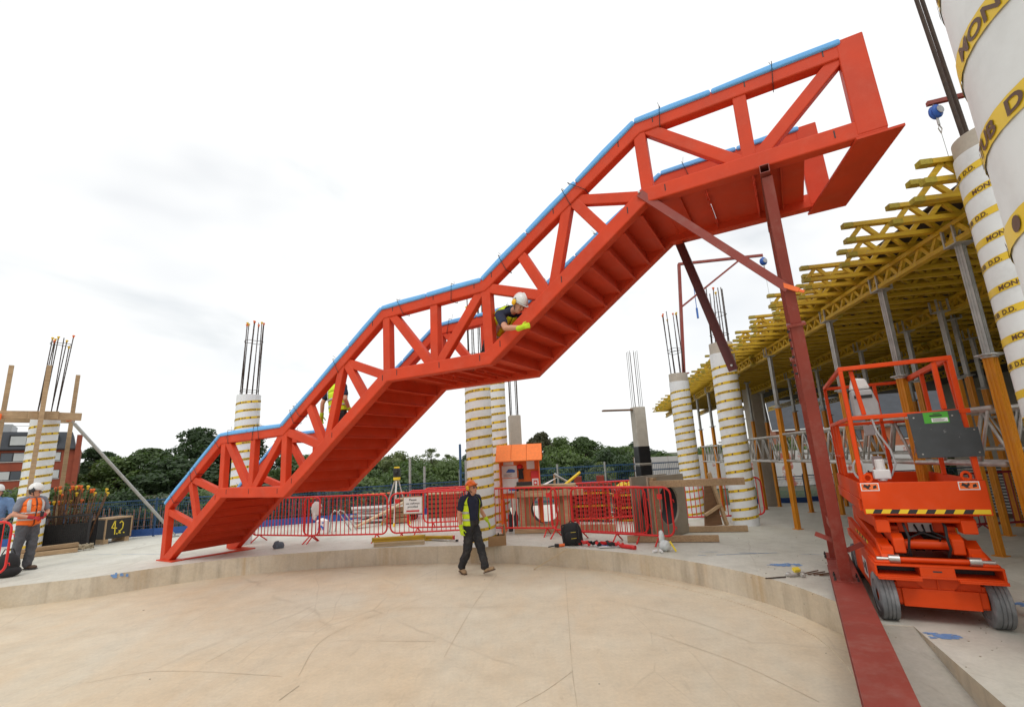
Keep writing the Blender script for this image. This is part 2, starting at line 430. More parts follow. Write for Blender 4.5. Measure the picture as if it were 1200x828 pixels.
# ------------------------------------------------------------------ mesh helpers
class MB:
    """collects faces, then links them as ONE mesh object"""
    def __init__(s):
        s.v, s.f, s.mi = [], [], []
        s.cur = 0
    def add(s, vs, fs):
        b = len(s.v)
        s.v += [tuple(x) for x in vs]
        for f in fs:
            s.f.append(tuple(i + b for i in f)); s.mi.append(s.cur)
        return s
    def box(s, c, d, m=None):
        x, y, z = d[0] / 2, d[1] / 2, d[2] / 2
        vs = [Vector((i, j, k)) for i in (-x, x) for j in (-y, y) for k in (-z, z)]
        if m is not None:
            vs = [m @ v for v in vs]
        vs = [v + Vector(c) for v in vs]
        return s.add(vs, [(0, 1, 3, 2), (4, 6, 7, 5), (0, 4, 5, 1), (2, 3, 7, 6), (0, 2, 6, 4), (1, 5, 7, 3)])
    def span(s, a, b):
        return s.box([(a[i] + b[i]) / 2 for i in range(3)], [abs(a[i] - b[i]) for i in range(3)])
    def bar(s, p0, p1, w, d, up=(0, 0, 1), ext=0.0):
        """rectangular bar; w across (side), d along 'up'"""
        p0, p1 = Vector(p0), Vector(p1)
        a = (p1 - p0).normalized()
        p0 = p0 - a * ext; p1 = p1 + a * ext
        u = Vector(up)
        sd = a.cross(u)
        if sd.length < 1e-5:
            sd = a.cross(Vector((1, 0, 0)))
        sd.normalize()
        u = sd.cross(a).normalized()
        vs = []
        for p in (p0, p1):
            for (i, j) in ((-1, -1), (1, -1), (1, 1), (-1, 1)):
                vs.append(p + sd * (i * w / 2) + u * (j * d / 2))
        return s.add(vs, [(3, 2, 1, 0), (4, 5, 6, 7), (0, 1, 5, 4), (1, 2, 6, 5), (2, 3, 7, 6), (3, 0, 4, 7)])
    def tube(s, p0, p1, r, n=10, r1=None, cap=True):
        p0, p1 = Vector(p0), Vector(p1)
        a = (p1 - p0).normalized()
        sd = a.orthogonal().normalized(); u = a.cross(sd)
        if r1 is None: r1 = r
        vs = []
        for p, rr in ((p0, r), (p1, r1)):
            for i in range(n):
                t = 2 * PI * i / n
                vs.append(p + sd * (rr * math.cos(t)) + u * (rr * math.sin(t)))
        fs = [(i, (i + 1) % n, n + (i + 1) % n, n + i) for i in range(n)]
        if cap:
            fs += [tuple(range(n - 1, -1, -1)), tuple(range(n, 2 * n))]
        return s.add(vs, fs)
    def path(s, pts, r, n=8, closed=False, radii=None):
        """tube along a polyline"""
        pts = [Vector(p) for p in pts]
        N = len(pts)
        vs, fs = [], []
        prev = None
        for i, p in enumerate(pts):
            if closed:
                t = (pts[(i + 1) % N] - pts[i - 1]).normalized()
            else:
                t = (pts[min(i + 1, N - 1)] - pts[max(i - 1, 0)]).normalized()
            if prev is None:
                sd = t.orthogonal().normalized()
            else:
                sd = (prev - t * prev.dot(t))
                sd = sd.normalized() if sd.length > 1e-6 else t.orthogonal().normalized()
            prev = sd
            u = t.cross(sd)
            rr = radii[i] if radii else r
            for k in range(n):
                a = 2 * PI * k / n
                vs.append(p + sd * (rr * math.cos(a)) + u * (rr * math.sin(a)))
        L = N if closed else N - 1
        for i in range(L):
            j = (i + 1) % N
            for k in range(n):
                fs.append((i * n + k, i * n + (k + 1) % n, j * n + (k + 1) % n, j * n + k))
        if not closed:
            fs += [tuple(range(n - 1, -1, -1)), tuple((N - 1) * n + k for k in range(n))]
        return s.add(vs, fs)
    def lathe(s, prof, n=24, c=(0, 0, 0), axis='z', a0=0.0, a1=2 * PI):
        full = abs(a1 - a0 - 2 * PI) < 1e-6
        cols = n if full else n + 1
        vs, fs = [], []
        for (r, z) in prof:
            for k in range(cols):
                t = a0 + (a1 - a0) * k / n
                x, y = r * math.cos(t), r * math.sin(t)
                p = {'z': (x, y, z), 'x': (z, x, y), 'y': (y, z, x)}[axis]
                vs.append((p[0] + c[0], p[1] + c[1], p[2] + c[2]))
        for i in range(len(prof) - 1):
            for k in range(n):
                k2 = (k + 1) % cols
                fs.append((i * cols + k, i * cols + k2, (i + 1) * cols + k2, (i + 1) * cols + k))
        return s.add(vs, fs)
    def prism(s, poly, o, ex, ey, ez, t):
        """polygon (2D, in ex/ey from o) extruded t along ez"""
        o, ex, ey, ez = Vector(o), Vector(ex), Vector(ey), Vector(ez)
        n = len(poly)
        vs = [o + ex * a + ey * b for a, b in poly] + [o + ex * a + ey * b + ez * t for a, b in poly]
        fs = [tuple(range(n - 1, -1, -1)), tuple(range(n, 2 * n))]
        fs += [(i, (i + 1) % n, n + (i + 1) % n, n + i) for i in range(n)]
        return s.add(vs, fs)
    def blob(s, c, r, m=None, n=10, k=7):
        """ellipsoid"""
        vs, fs = [], []
        for i in range(k + 1):
            ph = PI * i / k
            for j in range(n):
                t = 2 * PI * j / n
                v = Vector((r[0] * math.sin(ph) * math.cos(t), r[1] * math.sin(ph) * math.sin(t), r[2] * math.cos(ph)))
                if m is not None: v = m @ v
                vs.append(v + Vector(c))
        for i in range(k):
            for j in range(n):
                fs.append((i * n + j, (i + 1) * n + j, (i + 1) * n + (j + 1) % n, i * n + (j + 1) % n))
        return s.add(vs, fs)
    def loft(s, rings, cap=True):
        n = len(rings[0])
        b = len(s.v)
        vs = [v for r in rings for v in r]
        fs = []
        for i in range(len(rings) - 1):
            for k in range(n):
                fs.append((i * n + k, i * n + (k + 1) % n, (i + 1) * n + (k + 1) % n, (i + 1) * n + k))
        if cap:
            fs += [tuple(range(n - 1, -1, -1)), tuple((len(rings) - 1) * n + k for k in range(n))]
        return s.add(vs, fs)
    def mesh(s, name, mats, smooth=False, fixn=True):
        me = bpy.data.meshes.new(name)
        me.from_pydata(s.v, [], s.f)
        for m in (mats if isinstance(mats, (list, tuple)) else [mats]):
            me.materials.append(m)
        if any(s.mi):
            me.polygons.foreach_set('material_index', s.mi)
        if fixn:
            bm = bmesh.new(); bm.from_mesh(me)
            bmesh.ops.recalc_face_normals(bm, faces=bm.faces)
            bm.to_mesh(me); bm.free()
        if smooth:
            me.polygons.foreach_set('use_smooth', [True] * len(me.polygons))
        me.update()
        return me
    def build(s, name, mats, parent=None, smooth=False, bevel=0.0, seg=2, angle=40, fixn=True):
        o = bpy.data.objects.new(name, s.mesh(name, mats, smooth, fixn))
        C.objects.link(o)
        if parent is not None: o.parent = parent
        if bevel:
            bv = o.modifiers.new('bevel', 'BEVEL')
            bv.width = bevel; bv.segments = seg; bv.limit_method = 'ANGLE'; bv.angle_limit = R(angle)
        if smooth:
            autosmooth(o.data, 40)
        return o

def autosmooth(me, deg):
    try:
        me.set_sharp_from_angle(angle=R(deg))
    except Exception:
        pass

def thing(name, label, cat, loc=(0, 0, 0), rz=0.0, group=None):
    o = bpy.data.objects.new(name, None)
    C.objects.link(o)
    o.empty_display_size = 0.2
    o.location = loc; o.rotation_euler = (0, 0, rz)
    o['label'] = label; o['category'] = cat
    if group: o['group'] = group
    return o
def tag(o, label, cat, group=None):
    o['label'] = label; o['category'] = cat
    if group: o['group'] = group
    return o
def struct(o):
    o['kind'] = 'structure'; return o
def stuff(o):
    o['kind'] = 'stuff'; return o
def inst(name, me, parent=None, loc=(0, 0, 0), rot=(0, 0, 0), scale=(1, 1, 1)):
    o = bpy.data.objects.new(name, me)
    C.objects.link(o)
    if parent is not None: o.parent = parent
    o.location = loc; o.rotation_euler = rot; o.scale = scale
    return o
def copy_tree(root, loc, rz, label, group=None):
    r = root.copy(); C.objects.link(r)
    r.location = loc; r.rotation_euler = (0, 0, rz); r['label'] = label
    if group: r['group'] = group
    for ch in list(root.children):
        c = ch.copy(); C.objects.link(c); c.parent = r
        for g in list(ch.children):
            d = g.copy(); C.objects.link(d); d.parent = c
    return r
def text_mesh(txt, size, bold=0.0, align='LEFT'):
    cu = bpy.data.curves.new('lettering', 'FONT')
    cu.body = txt; cu.size = size; cu.offset = bold; cu.resolution_u = 4
    cu.align_x = align
    ob = bpy.data.objects.new('lettering', cu)
    C.objects.link(ob)
    dg = bpy.context.evaluated_depsgraph_get()
    me = bpy.data.meshes.new_from_object(ob.evaluated_get(dg))
    vs = [tuple(v.co) for v in me.vertices]; fs = [tuple(p.vertices) for p in me.polygons]
    bpy.data.objects.remove(ob); bpy.data.curves.remove(cu); bpy.data.meshes.remove(me)
    return vs, fs
def put_text(mb, txt, size, o, ex, ey, bold=0.0, align='CENTER'):
    vs, fs = text_mesh(txt, size, bold, align)
    o, ex, ey = Vector(o), Vector(ex), Vector(ey)
    mb.add([o + ex * v[0] + ey * v[1] for v in vs], fs)
def catmull(pts, k=6):
    out = []
    P = [Vector(p) for p in pts]
    for i in range(len(P) - 1):
        p0, p1, p2, p3 = P[max(i - 1, 0)], P[i], P[i + 1], P[min(i + 2, len(P) - 1)]
        for j in range(k):
            t = j / k
            out.append(0.5 * ((2 * p1) + (-p0 + p2) * t + (2 * p0 - 5 * p1 + 4 * p2 - p3) * t * t + (-p0 + 3 * p1 - 3 * p2 + p3) * t ** 3))
    out.append(P[-1])
    return out

# ------------------------------------------------------------------ levels of the place
SL = 0.36                                   # top of the raised slab above the round lower floor
def smooth01(a, b, x):
    t = min(1, max(0, (x - a) / (b - a))); return t * t * (3 - 2 * t)
def floor_z(x, y):                          # the slab falls away gently to the back right, under the deck
    return SL - 0.06 * max(0.0, y - 12.0) * smooth01(1.5, 4.0, x) if y < 24 else SL - 0.72 * smooth01(1.5, 4.0, x)

# ------------------------------------------------------------------ ground, slab, round lower floor
kerb = [(-11.6, 6.3), (-10.55, 8.1), (-9.3, 9.2), (-8.15, 9.72), (-7.2, 10.5), (-5.8, 11.13), (-3.72, 11.42), (-2.1, 11.33),
        (-0.6, 11.05), (0.6, 10.5), (1.72, 9.72), (2.6, 8.82), (3.18, 7.88), (3.52, 6.95), (3.62, 6.1)]
kc = [Vector((p[0], p[1], 0)) for p in kerb]
contour = [(p.x, p.y) for p in catmull(kc, 5)]
contour += [(3.5, 5.36), (3.82, 5.25), (3.22, 3.72), (2.62, 2.15), (1.9, 0.0), (0.9, -2.5), (-1.0, -4.6), (-4.0, -5.6),
            (-7.6, -4.6), (-10.4, -1.8), (-11.8, 2.2)]
cen = Vector((-3.4, 2.4))
N = len(contour)
X0, X1, Y0, Y1 = -46.0, 40.0, -14.0, 44.0
def outer(p):
    d = Vector((p[0] - cen.x, p[1] - cen.y))
    ts = []
    if d.x > 1e-6: ts.append((X1 - cen.x) / d.x)
    if d.x < -1e-6: ts.append((X0 - cen.x) / d.x)
    if d.y > 1e-6: ts.append((Y1 - cen.y) / d.y)
    if d.y < -1e-6: ts.append((Y0 - cen.y) / d.y)
    t = min(ts)
    def ymax(x):                               # the slab stops just behind the edge fence
        return 14.35 + 0.286 * (x + 16.0) + 0.35 if x < -1.8 else (18.8 + (x + 1.8) * 0.3 if x < 9 else 22.1)
    if cen.y + d.y * t > ymax(cen.x + d.x * t):
        lo_, hi_ = 0.0, t
        for _ in range(40):
            m_ = (lo_ + hi_) / 2
            if cen.y + d.y * m_ > ymax(cen.x + d.x * m_): hi_ = m_
            else: lo_ = m_
        t = lo_
    return (cen.x + d.x * t, cen.y + d.y * t)
# the pieces of the contour follow the polar order round cen except at the small ramp notch; rings widen outward
RN = 22
slab = MB()
grid = []
for k in range(RN + 1):
    f = (k / RN) ** 2.2
    ring = []
    for p in contour:
        q = outer(p)
        x, y = p[0] + (q[0] - p[0]) * f, p[1] + (q[1] - p[1]) * f
        ring.append((x, y, floor_z(x, y)))
    grid.append(ring)
vs = [v for r in grid for v in r]
fs = [(k * N + i, k * N + (i + 1) % N, (k + 1) * N + (i + 1) % N, (k + 1) * N + i) for k in range(RN) for i in range(N)]
slab.add(vs, fs)
b0_ = RN * N
slab.add([v for v in grid[-1]] + [(v[0], v[1], -0.7) for v in grid[-1]], [(i, (i + 1) % N, N + (i + 1) % N, N + i) for i in range(N)])
slab_o = slab.build('concrete_slab', M('slab_top'), fixn=False)
for p in slab_o.data.polygons:
    if p.normal.z < 0: p.flip()
struct(slab_o)
edge = MB()
ne = len(catmull(kc, 5))
vs, fs = [], []
for i, p in enumerate(contour):
    vs += [(p[0], p[1], SL), (p[0], p[1], -0.05)]
for i in range(N):
    j = (i + 1) % N
    fs.append((2 * i, 2 * j, 2 * j + 1, 2 * i + 1))
edge.add(vs, fs)
edge_o = edge.build('kerb', M('kerb_face'), fixn=False)
struct(edge_o)
fl = MB()
fl.add([(-14, -8, 0), (6, -8, 0), (6, 14, 0), (-14, 14, 0)], [(0, 1, 2, 3)])
# round lower floor ends under the slab, so only what the kerb encloses shows
struct(fl.build('lower_floor', M('pit_floor')))
rm = MB()
rm.add([(3.46, 5.375, 0.357), (3.835, 5.25, 0.357), (3.06, 3.2, -0.004), (2.45, 3.3, -0.004)], [(0, 3, 2, 1)])
rm.add([(3.46, 5.375, 0.357), (2.45, 3.3, -0.004), (2.45, 3.3, -0.05), (3.46, 5.375, -0.05)], [(0, 3, 2, 1)])
struct(rm.build('ramp', M('ramp_face')))
gd = MB()
gd.add([(-1500, -1500, -0.62), (1500, -1500, -0.62), (1500, 1500, -0.62), (-1500, 1500, -0.62)], [(0, 1, 2, 3)])
struct(gd.build('ground', M('earth')))
# low screed strip at the foot of the kerb on the right
ss = MB()
kp = catmull(kc, 5) + [Vector((3.56, 5.7, 0)), Vector((3.46, 5.3, 0)), Vector((3.3, 4.9, 0))]
a, b_ = [], []
for i, p in enumerate(kp):
    t = (kp[min(i + 1, len(kp) - 1)] - kp[max(i - 1, 0)]).normalized()
    nrm = Vector((t.y, -t.x, 0))
    if p.x > 1.2 and p.y > 4.8:
        w = 0.30 * smooth01(1.2, 2.6, p.x)
        a.append(p + Vector((0, 0, 0.012))); b_.append(p + nrm * w + Vector((0, 0, 0.009)))
n = len(a)
ss.add([tuple(v) for v in a] + [tuple(v) for v in b_] + [(v.x, v.y, -0.01) for v in b_],
       [(i, i + 1, n + i + 1, n + i) for i in range(n - 1)] + [(n + i, n + i + 1, 2 * n + i + 1, 2 * n + i) for i in range(n - 1)])
struct(ss.build('screed_strip', M('pit_floor')))

# ------------------------------------------------------------------ soft surfaces
CLOTH = bpy.data.textures.new('cloth_folds', 'CLOUDS'); CLOTH.noise_scale = 0.09; CLOTH.noise_depth = 2
def remesh(o, v, smooth=3, folds=0.0):
    m = o.modifiers.new('r', 'REMESH'); m.mode = 'VOXEL'; m.voxel_size = v; m.use_smooth_shade = True
    if smooth:
        s = o.modifiers.new('s', 'SMOOTH'); s.iterations = smooth; s.factor = 0.5
    if folds:
        d = o.modifiers.new('d', 'DISPLACE'); d.texture = CLOTH; d.strength = folds; d.mid_level = 0.5; d.texture_coords = 'LOCAL'
    return o
# ------------------------------------------------------------------ the red truss staircase
SB = Vector((-7.733, 11.088, SL))           # foot of the near truss
SD = Vector((0.868, -0.497, 0)).normalized()  # along the stair, upward
SN = Vector((0.497, 0.868, 0)).normalized()   # across, away from the viewer
SU = Vector((0, 0, 1))
def sp(s, w, z):                             # stair coordinates: along, across, above the slab (thing-local)
    return SD * s + SN * w + SU * z
SW = 1.60                                    # overall width
low = [(0.10, 0.0), (1.91, 1.31), (3.94, 1.31), (6.50, 3.15), (8.53, 3.15), (11.0, 4.92), (13.50, 4.92)]
top = [(-0.28, 1.20), (1.72, 2.60), (3.76, 2.64), (6.36, 4.45), (8.43, 4.48), (10.96, 6.12), (13.46, 6.12)]
def offset(poly, d):
    """offset a polyline to its left by d, mitred"""
    out = []
    P = [Vector(p) for p in poly]
    for i, p in enumerate(P):
        ns = []
        if i > 0: t = (P[i] - P[i - 1]).normalized(); ns.append(Vector((-t.y, t.x)))
        if i < len(P) - 1: t = (P[i + 1] - P[i]).normalized(); ns.append(Vector((-t.y, t.x)))
        if len(ns) == 1:
            out.append(p + ns[0] * d)
        else:
            m = (ns[0] + ns[1]).normalized()
            out.append(p + m * (d / m.dot(ns[0])))
    return [(v.x, v.y) for v in out]
def zline(poly, s):
    for a, b in zip(poly, poly[1:]):
        if a[0] <= s <= b[0]: return a[1] + (b[1] - a[1]) * (s - a[0]) / (b[0] - a[0])
    return poly[0][1] if s < poly[0][0] else poly[-1][1]
stair = thing('truss_staircase', 'large orange-red steel truss staircase rising from the slab to overhead', 'staircase', SB)
PAINT = M('stair_paint')
low_c, top_c = offset(low, 0.10), offset(top, -0.10)
def truss(w0, w1, s_end, s_start):
    """one side of the stair: bottom chord, top chord, posts, verticals, diagonals"""
    lo = [(s_start, 0.0)] + low[1:-1] + [(s_end, 4.92)]
    lo[0] = (s_start, 0.0)
    li = offset(low, 0.20)
    li = [(max(s_start - 0.27, -0.17), 0.0)] + li[1:-1] + [(s_end, 5.12)]
    # meet the ground: run the upper edge of the chord down to the foot
    t0 = Vector(li[1]) - Vector((0, 0)); sl = (low[1][1] - low[0][1]) / (low[1][0] - low[0][0])
    li[0] = (li[1][0] - li[1][1] / sl, 0.0)
    poly = lo + li[::-1]
    mb = MB(); mb.prism([p for p in poly], (0, 0, 0), SD, SU, SN, w1 - w0)
    o = mb.build('bottom_chord', PAINT, stair, bevel=0.016); o.location = SN * w0
    ti = offset(top, -0.20)
    to = [(-0.28, 1.20)] + top[1:-1] + [(s_end - 0.03, 6.12)]
    ti = [(-0.10, 1.08)] + ti[1:-1] + [(s_end - 0.03, 5.92)]
    mb = MB(); mb.prism(to + ti[::-1], (0, 0, 0), SD, SU, SN, w1 - w0)
    o = mb.build('top_chord', PAINT, stair, bevel=0.016); o.location = SN * w0
    wi0, wi1 = w0 + 0.012, w1 - 0.012
    def mem(a, b, name, wd=0.15, dw=0.0):
        A, B_ = Vector(a), Vector(b)
        t = (B_ - A).normalized(); nn = Vector((-t.y, t.x)) * (wd / 2)
        pl = [A + nn, B_ + nn, B_ - nn, A - nn]
        m2 = MB(); m2.prism([(p.x, p.y) for p in pl], SN * (wi0 + dw), SD, SU, SN, wi1 - wi0 - 2 * dw)
        return m2.build(name, PAINT, stair, bevel=0.012)
    zl = lambda s: zline(low_c, s)
    zt = lambda s: zline(top_c, s)
    # end posts
    m2 = MB(); m2.prism([(-0.27, 0.0), (-0.10, 0.0), (-0.10, 1.16), (-0.27, 1.16)], SN * (wi0 - 0.006), SD, SU, SN, wi1 - wi0 + 0.012)
    m2.build('end_post', PAINT, stair, bevel=0.012)
    m2 = MB(); m2.prism([(s_end - 0.26, 4.95), (s_end + 0.005, 4.95), (s_end - 0.02, 6.135), (s_end - 0.27, 6.135)], SN * (wi0 - 0.017), SD, SU, SN, wi1 - wi0 + 0.034)
    m2.build('end_post', PAINT, stair, bevel=0.012)
    for s in (1.83, 3.85, 6.45, 8.49, 11.0):
        mem((s + 0.03, zl(s)), (s, zt(s)), 'vertical', 0.155)
    for s, a, b in ((2.86, 1.85, 3.83), (7.49, 6.48, 8.46), (12.22, 11.0, s_end - 0.2)):
        mem((s, zl(s)), (s, zt(s)), 'vertical', 0.15, 0.003)
        mem((a + 0.04, zt(a + 0.04)), (s - 0.03, zl(s)), 'diagonal', 0.15, 0.006)
        mem((s + 0.03, zl(s)), (b - 0.02, zt(b) - 0.02), 'diagonal', 0.15, 0.009)
    # flights: (previous top node, b1, a1, a2, b2, next bottom node)
    mem((-0.16, 1.02), (0.95, zl(0.95)), 'diagonal', 0.14, 0.006)
    mem((0.62, zt(0.62)), (1.02, zl(1.02)), 'diagonal', 0.14, 0.009)
    mem((0.66, zt(0.66) - 0.02), (1.86, zl(1.86)), 'diagonal', 0.14, 0.012)
    for k, b1, a1, a2, b2, nx in ((3.86, 4.96, 4.46, 5.42, 5.98, 6.46), (8.5, 9.52, 9.08, 9.95, 10.45, 11.0)):
        mem((k, zt(k) - 0.07), (b1, zl(b1)), 'diagonal', 0.15, 0.006)
        mem((a1, zt(a1)), (b1, zl(b1)), 'diagonal', 0.15, 0.009)
        mem((a2 - 0.02, zt(a2)), (b1 + 0.07, zl(b1 + 0.07)), 'diagonal', 0.15, 0.003)
        mem((a2, zt(a2)), (b2, zl(b2)), 'diagonal', 0.15, 0.012)
        mem((a2 + 0.02, zt(a2) - 0.04), (nx, zl(nx)), 'diagonal', 0.15, 0.015)
    # blue foam edge protection, in lengths with small gaps, and the black ties round it
    up = offset(top, 0.0)
    fo, fi = offset(top, 0.042), offset(top, -0.03)
    for i in range(len(top) - 1):
        a, b = Vector(top[i]), Vector(top[i + 1])
        if i == len(top) - 2: b = Vector((s_end - 0.22, 6.12))
        L = (b - a).length; t = (b - a).normalized(); nn = Vector((-t.y, t.x))
        cuts = [0.0]
        while L - cuts[-1] > 1.45: cuts.append(cuts[-1] + random.uniform(0.95, 1.25))
        cuts.append(L)
        for c0, c1 in zip(cuts, cuts[1:]):
            c0, c1 = c0 + 0.005, c1 - 0.005
            wob = random.uniform(-0.006, 0.008)
            def q(d, e): v = a + t * d + nn * e; return (v.x, v.y)
            pl = [q(c0, -0.045), q(c0, 0.028 + wob), q(c0 + (c1 - c0) * 0.5, 0.040), q(c1, 0.029), q(c1, -0.045)]
            m2 = MB(); m2.prism(pl, SN * (w0 - 0.028), SD, SU, SN, w1 - w0 + 0.056)
            m2.build('foam_pad', M('foam_blue'), stair, bevel=0.026, seg=3)
        d = random.uniform(0.3, 0.5)
        ang = math.atan2(t.y, t.x)
        while d < L - 0.15:
            pos = a + t * d
            ln = random.uniform(-0.12, 0.12)
            m2 = MB()
            e0, e1 = nn * 0.058, nn * -0.212
            for (u0, u1) in ((0, 1), (1, 2), (2, 3), (3, 0)):
                cs = [(pos + e0, w0 - 0.034), (pos + e0 + t * 0.01, w1 + 0.034), (pos + e1 + t * ln, w1 + 0.01), (pos + e1 + t * ln, w0 - 0.006)]
                A, B_ = cs[u0], cs[u1]
                m2.tube(SD * A[0].x + SU * A[0].y + SN * A[1], SD * B_[0].x + SU * B_[0].y + SN * B_[1], 0.0045, 5)
            tl = pos + e0 + nn * random.uniform(0.03, 0.12) + t * random.uniform(-0.03, 0.03)
            m2.tube(SD * pos.x + SU * (pos.y + 0.05) + SN * (w0 + 0.05), SD * tl.x + SU * tl.y + SN * (w0 + 0.04), 0.003, 4)
            m2.build('cable_tie', M('tie_black'), stair)
            d += random.choice((0.12, 0.9, 1.15, 1.3))
truss(0.0, 0.15, 13.50, 0.10)
truss(SW - 0.15, SW, 13.10, 0.10)
# short dark slots on the faces of the chords, beside the joints
for (s, off) in ((1.72, -1), (2.10, -1), (2.86, -1), (3.75, -1), (4.15, -1), (5.2, -1), (6.4, -1), (6.72, -1), (7.6, -1), (8.36, -1), (8.72, -1), (9.75, -1), (10.75, -1), (11.25, -1), (13.05, -1),
                 (1.95, 1), (2.86, 1), (6.15, 1), (6.62, 1), (7.5, 1), (8.3, 1), (8.62, 1), (9.7, 1), (10.72, 1), (11.2, 1), (12.3, 1), (13.1, 1)):
    z = zline(low_c, s) + 0.02 if off < 0 else zline(top_c, s) + 0.03
    m2 = MB(); m2.prism([(s - 0.006, z - 0.045), (s + 0.006, z - 0.045), (s + 0.006, z + 0.045), (s - 0.006, z + 0.045)], SN * -0.003, SD, SU, SN, 0.006)
    m2.build('drain_slot', M('tie_black'), stair)
# folded steps between the trusses
WI0, WI1 = 0.152, SW - 0.152
def flight(s0, z0, s1, z1, n):
    g, r = (s1 - s0) / n, (z1 - z0) / n
    for i in range(n):
        s, z = s0 + g * i, z0 + r * i
        m2 = MB()
        t = 0.010
        pl = [(s + g + 0.03, z + r), (s - 0.012, z + r), (s + 0.02, z - 0.035), (s + 0.055, z - 0.035), (s + 0.055, z - 0.025),
              (s + 0.03, z - 0.025), (s + 0.002, z + r - t), (s + g + 0.03, z + r - t)]
        m2.prism(pl, SN * WI0, SD, SU, SN, WI1 - WI0)
        o = m2.build('step', PAINT, stair, bevel=0.003, seg=1)
flight(0.28, 0.21, 2.04, 1.42, 7)
flight(4.00, 1.42, 6.62, 3.26, 10)
flight(8.58, 3.26, 11.10, 5.03, 10)
def plate(pts, z, t, name):
    m2 = MB()
    m2.add([sp(s, w, z) for s, w in pts] + [sp(s, w, z + t) for s, w in pts],
           [(3, 2, 1, 0), (4, 5, 6, 7), (0, 1, 5, 4), (1, 2, 6, 5), (2, 3, 7, 6), (3, 0, 4, 7)])
    return m2.build(name, PAINT, stair, bevel=0.003, seg=1)
for s0, s1, z, ends in ((2.06, 4.02, 1.42, 0), (6.64, 8.60, 3.26, 0), (11.12, 12.78, 5.03, 0.0)):
    nps = 3
    L = (s1 - s0) / nps
    for i in range(nps):
        a, b = s0 + L * i + 0.008, s0 + L * (i + 1) - 0.008
        bb = b - (ends if i == nps - 1 else 0)
        plate([(a, WI0), (b, WI0), (bb, WI1), (a, WI1)], z, 0.010, 'landing_plate')
        if i:
            m2 = MB(); x = s0 + L * i
            for w0_, w1_ in ((WI0, 0.42), (0.50, 0.74), (0.80, WI1)):
                m2.prism([(x - 0.006, z - 0.07), (x + 0.006, z - 0.07), (x + 0.006, z - 0.003), (x - 0.006, z - 0.003)], SN * w0_, SD, SU, SN, w1_ - w0_)
            m2.build('rib', PAINT, stair)
    for i in range(6 if s0 < 10 else 2):
        x = s0 + 0.2 + i * 0.3
        if s0 > 10: x = s0 + 0.25 + i * 1.15
        m2 = MB(); m2.prism([(x - 0.006, z - 0.06), (x + 0.006, z - 0.06), (x + 0.006, z - 0.001), (x - 0.006, z - 0.001)], SN * WI0, SD, SU, SN, WI1 - WI0)
        m2.build('rib', PAINT, stair)
# skewed end plate under the top landing, and base plate on the slab
m2 = MB()
ep = [(13.63, -0.03), (13.22, -0.03), (12.80, SW + 0.03), (13.24, SW + 0.03)]
m2.add([sp(s, w, 4.885) for s, w in ep] + [sp(s, w, 4.916) for s, w in ep],
       [(0, 1, 2, 3), (7, 6, 5, 4), (0, 4, 5, 1), (1, 5, 6, 2), (2, 6, 7, 3), (3, 7, 4, 0)])
m2.build('end_plate', PAINT, stair, bevel=0.004)
m2 = MB()
for bp_ in ([(-0.30, -0.05), (0.36, -0.05), (0.36, 0.22), (-0.30, 0.22)], [(-0.05, SW - 0.22), (0.62, SW - 0.22), (0.62, SW + 0.05), (-0.05, SW + 0.05)],
            [(0.20, 0.22), (0.34, 0.22), (0.60, SW - 0.22), (0.46, SW - 0.22)]):
    m2.add([sp(s, w, 0.002) for s, w in bp_] + [sp(s, w, 0.022) for s, w in bp_],
           [(3, 2, 1, 0), (4, 5, 6, 7), (0, 1, 5, 4), (1, 2, 6, 5), (2, 3, 7, 6), (3, 0, 4, 7)])
m2.build('base_plate', PAINT, stair)

# ------------------------------------------------------------------ temporary support frame in red oxide
OX, OXD = M('oxide_paint'), M('oxide_dark')
fr = thing('temporary_support_frame', 'dark red oxide steel post frame propping the top of the staircase', 'support frame', (0, 0, 0))
def hsec(mb, p0, p1, w, d, up, tf=0.014, tw=0.010):
    """H section: flanges w wide, d apart along 'up'"""
    p0, p1 = Vector(p0), Vector(p1); a = (p1 - p0).normalized()
    u = Vector(up); u = (u - a * u.dot(a)).normalized()
    for sgn in (-1, 1):
        mb.bar(p0 + u * (sgn * (d - tf) / 2), p1 + u * (sgn * (d - tf) / 2), w, tf, u)
    mb.bar(p0, p1, tw, d - 2 * tf, u)
BD = Vector((0.495, 0.869, 0)).normalized()                      # base beam direction = across the stair
PN, PF = Vector((3.845, 6.215, 0)), Vector((4.465, 7.39, 0))       # post feet
mb = MB(); a = PN - BD * 4.3; e = PN + BD * 1.72
hsec(mb, a + SU * 0.465, e + SU * 0.465, 0.30, 0.19, (0, 0, 1), 0.016, 0.012)
base = mb.build('base_beam', OX, fr, bevel=0.003, seg=1)
for k, d in enumerate((-0.06, 1.26, 0.62)):                        # stiffener plates and bolts on the beam
    for sg in (-1, 1):
        m2 = MB(); c = PN + BD * d; sdv = Vector((BD.y, -BD.x, 0))
        m2.bar(c + sdv * (sg * 0.08) + SU * 0.385, c + sdv * (sg * 0.08) + SU * 0.54, 0.13, 0.012, BD)
        m2.build('stiffener', OX, base)
for c in (PN, PF):
    sdv = Vector((BD.y, -BD.x, 0))
    m2 = MB(); m2.box(c + SU * 0.567, (0.26, 0.24, 0.012), Matrix.Rotation(math.atan2(BD.y, BD.x), 3, 'Z')); m2.build('foot_plate', OX, fr)
    for i in (-1, 1):
        for j in (-1, 1):
            m2 = MB(); b0 = c + BD * (i * 0.105) + sdv * (j * 0.115) + SU * 0.573
            m2.tube(b0, b0 + SU * 0.03, 0.014, 6); m2.tube(b0, b0 + SU * 0.05, 0.008, 6); m2.build('bolt', M('steel_dark'), fr)
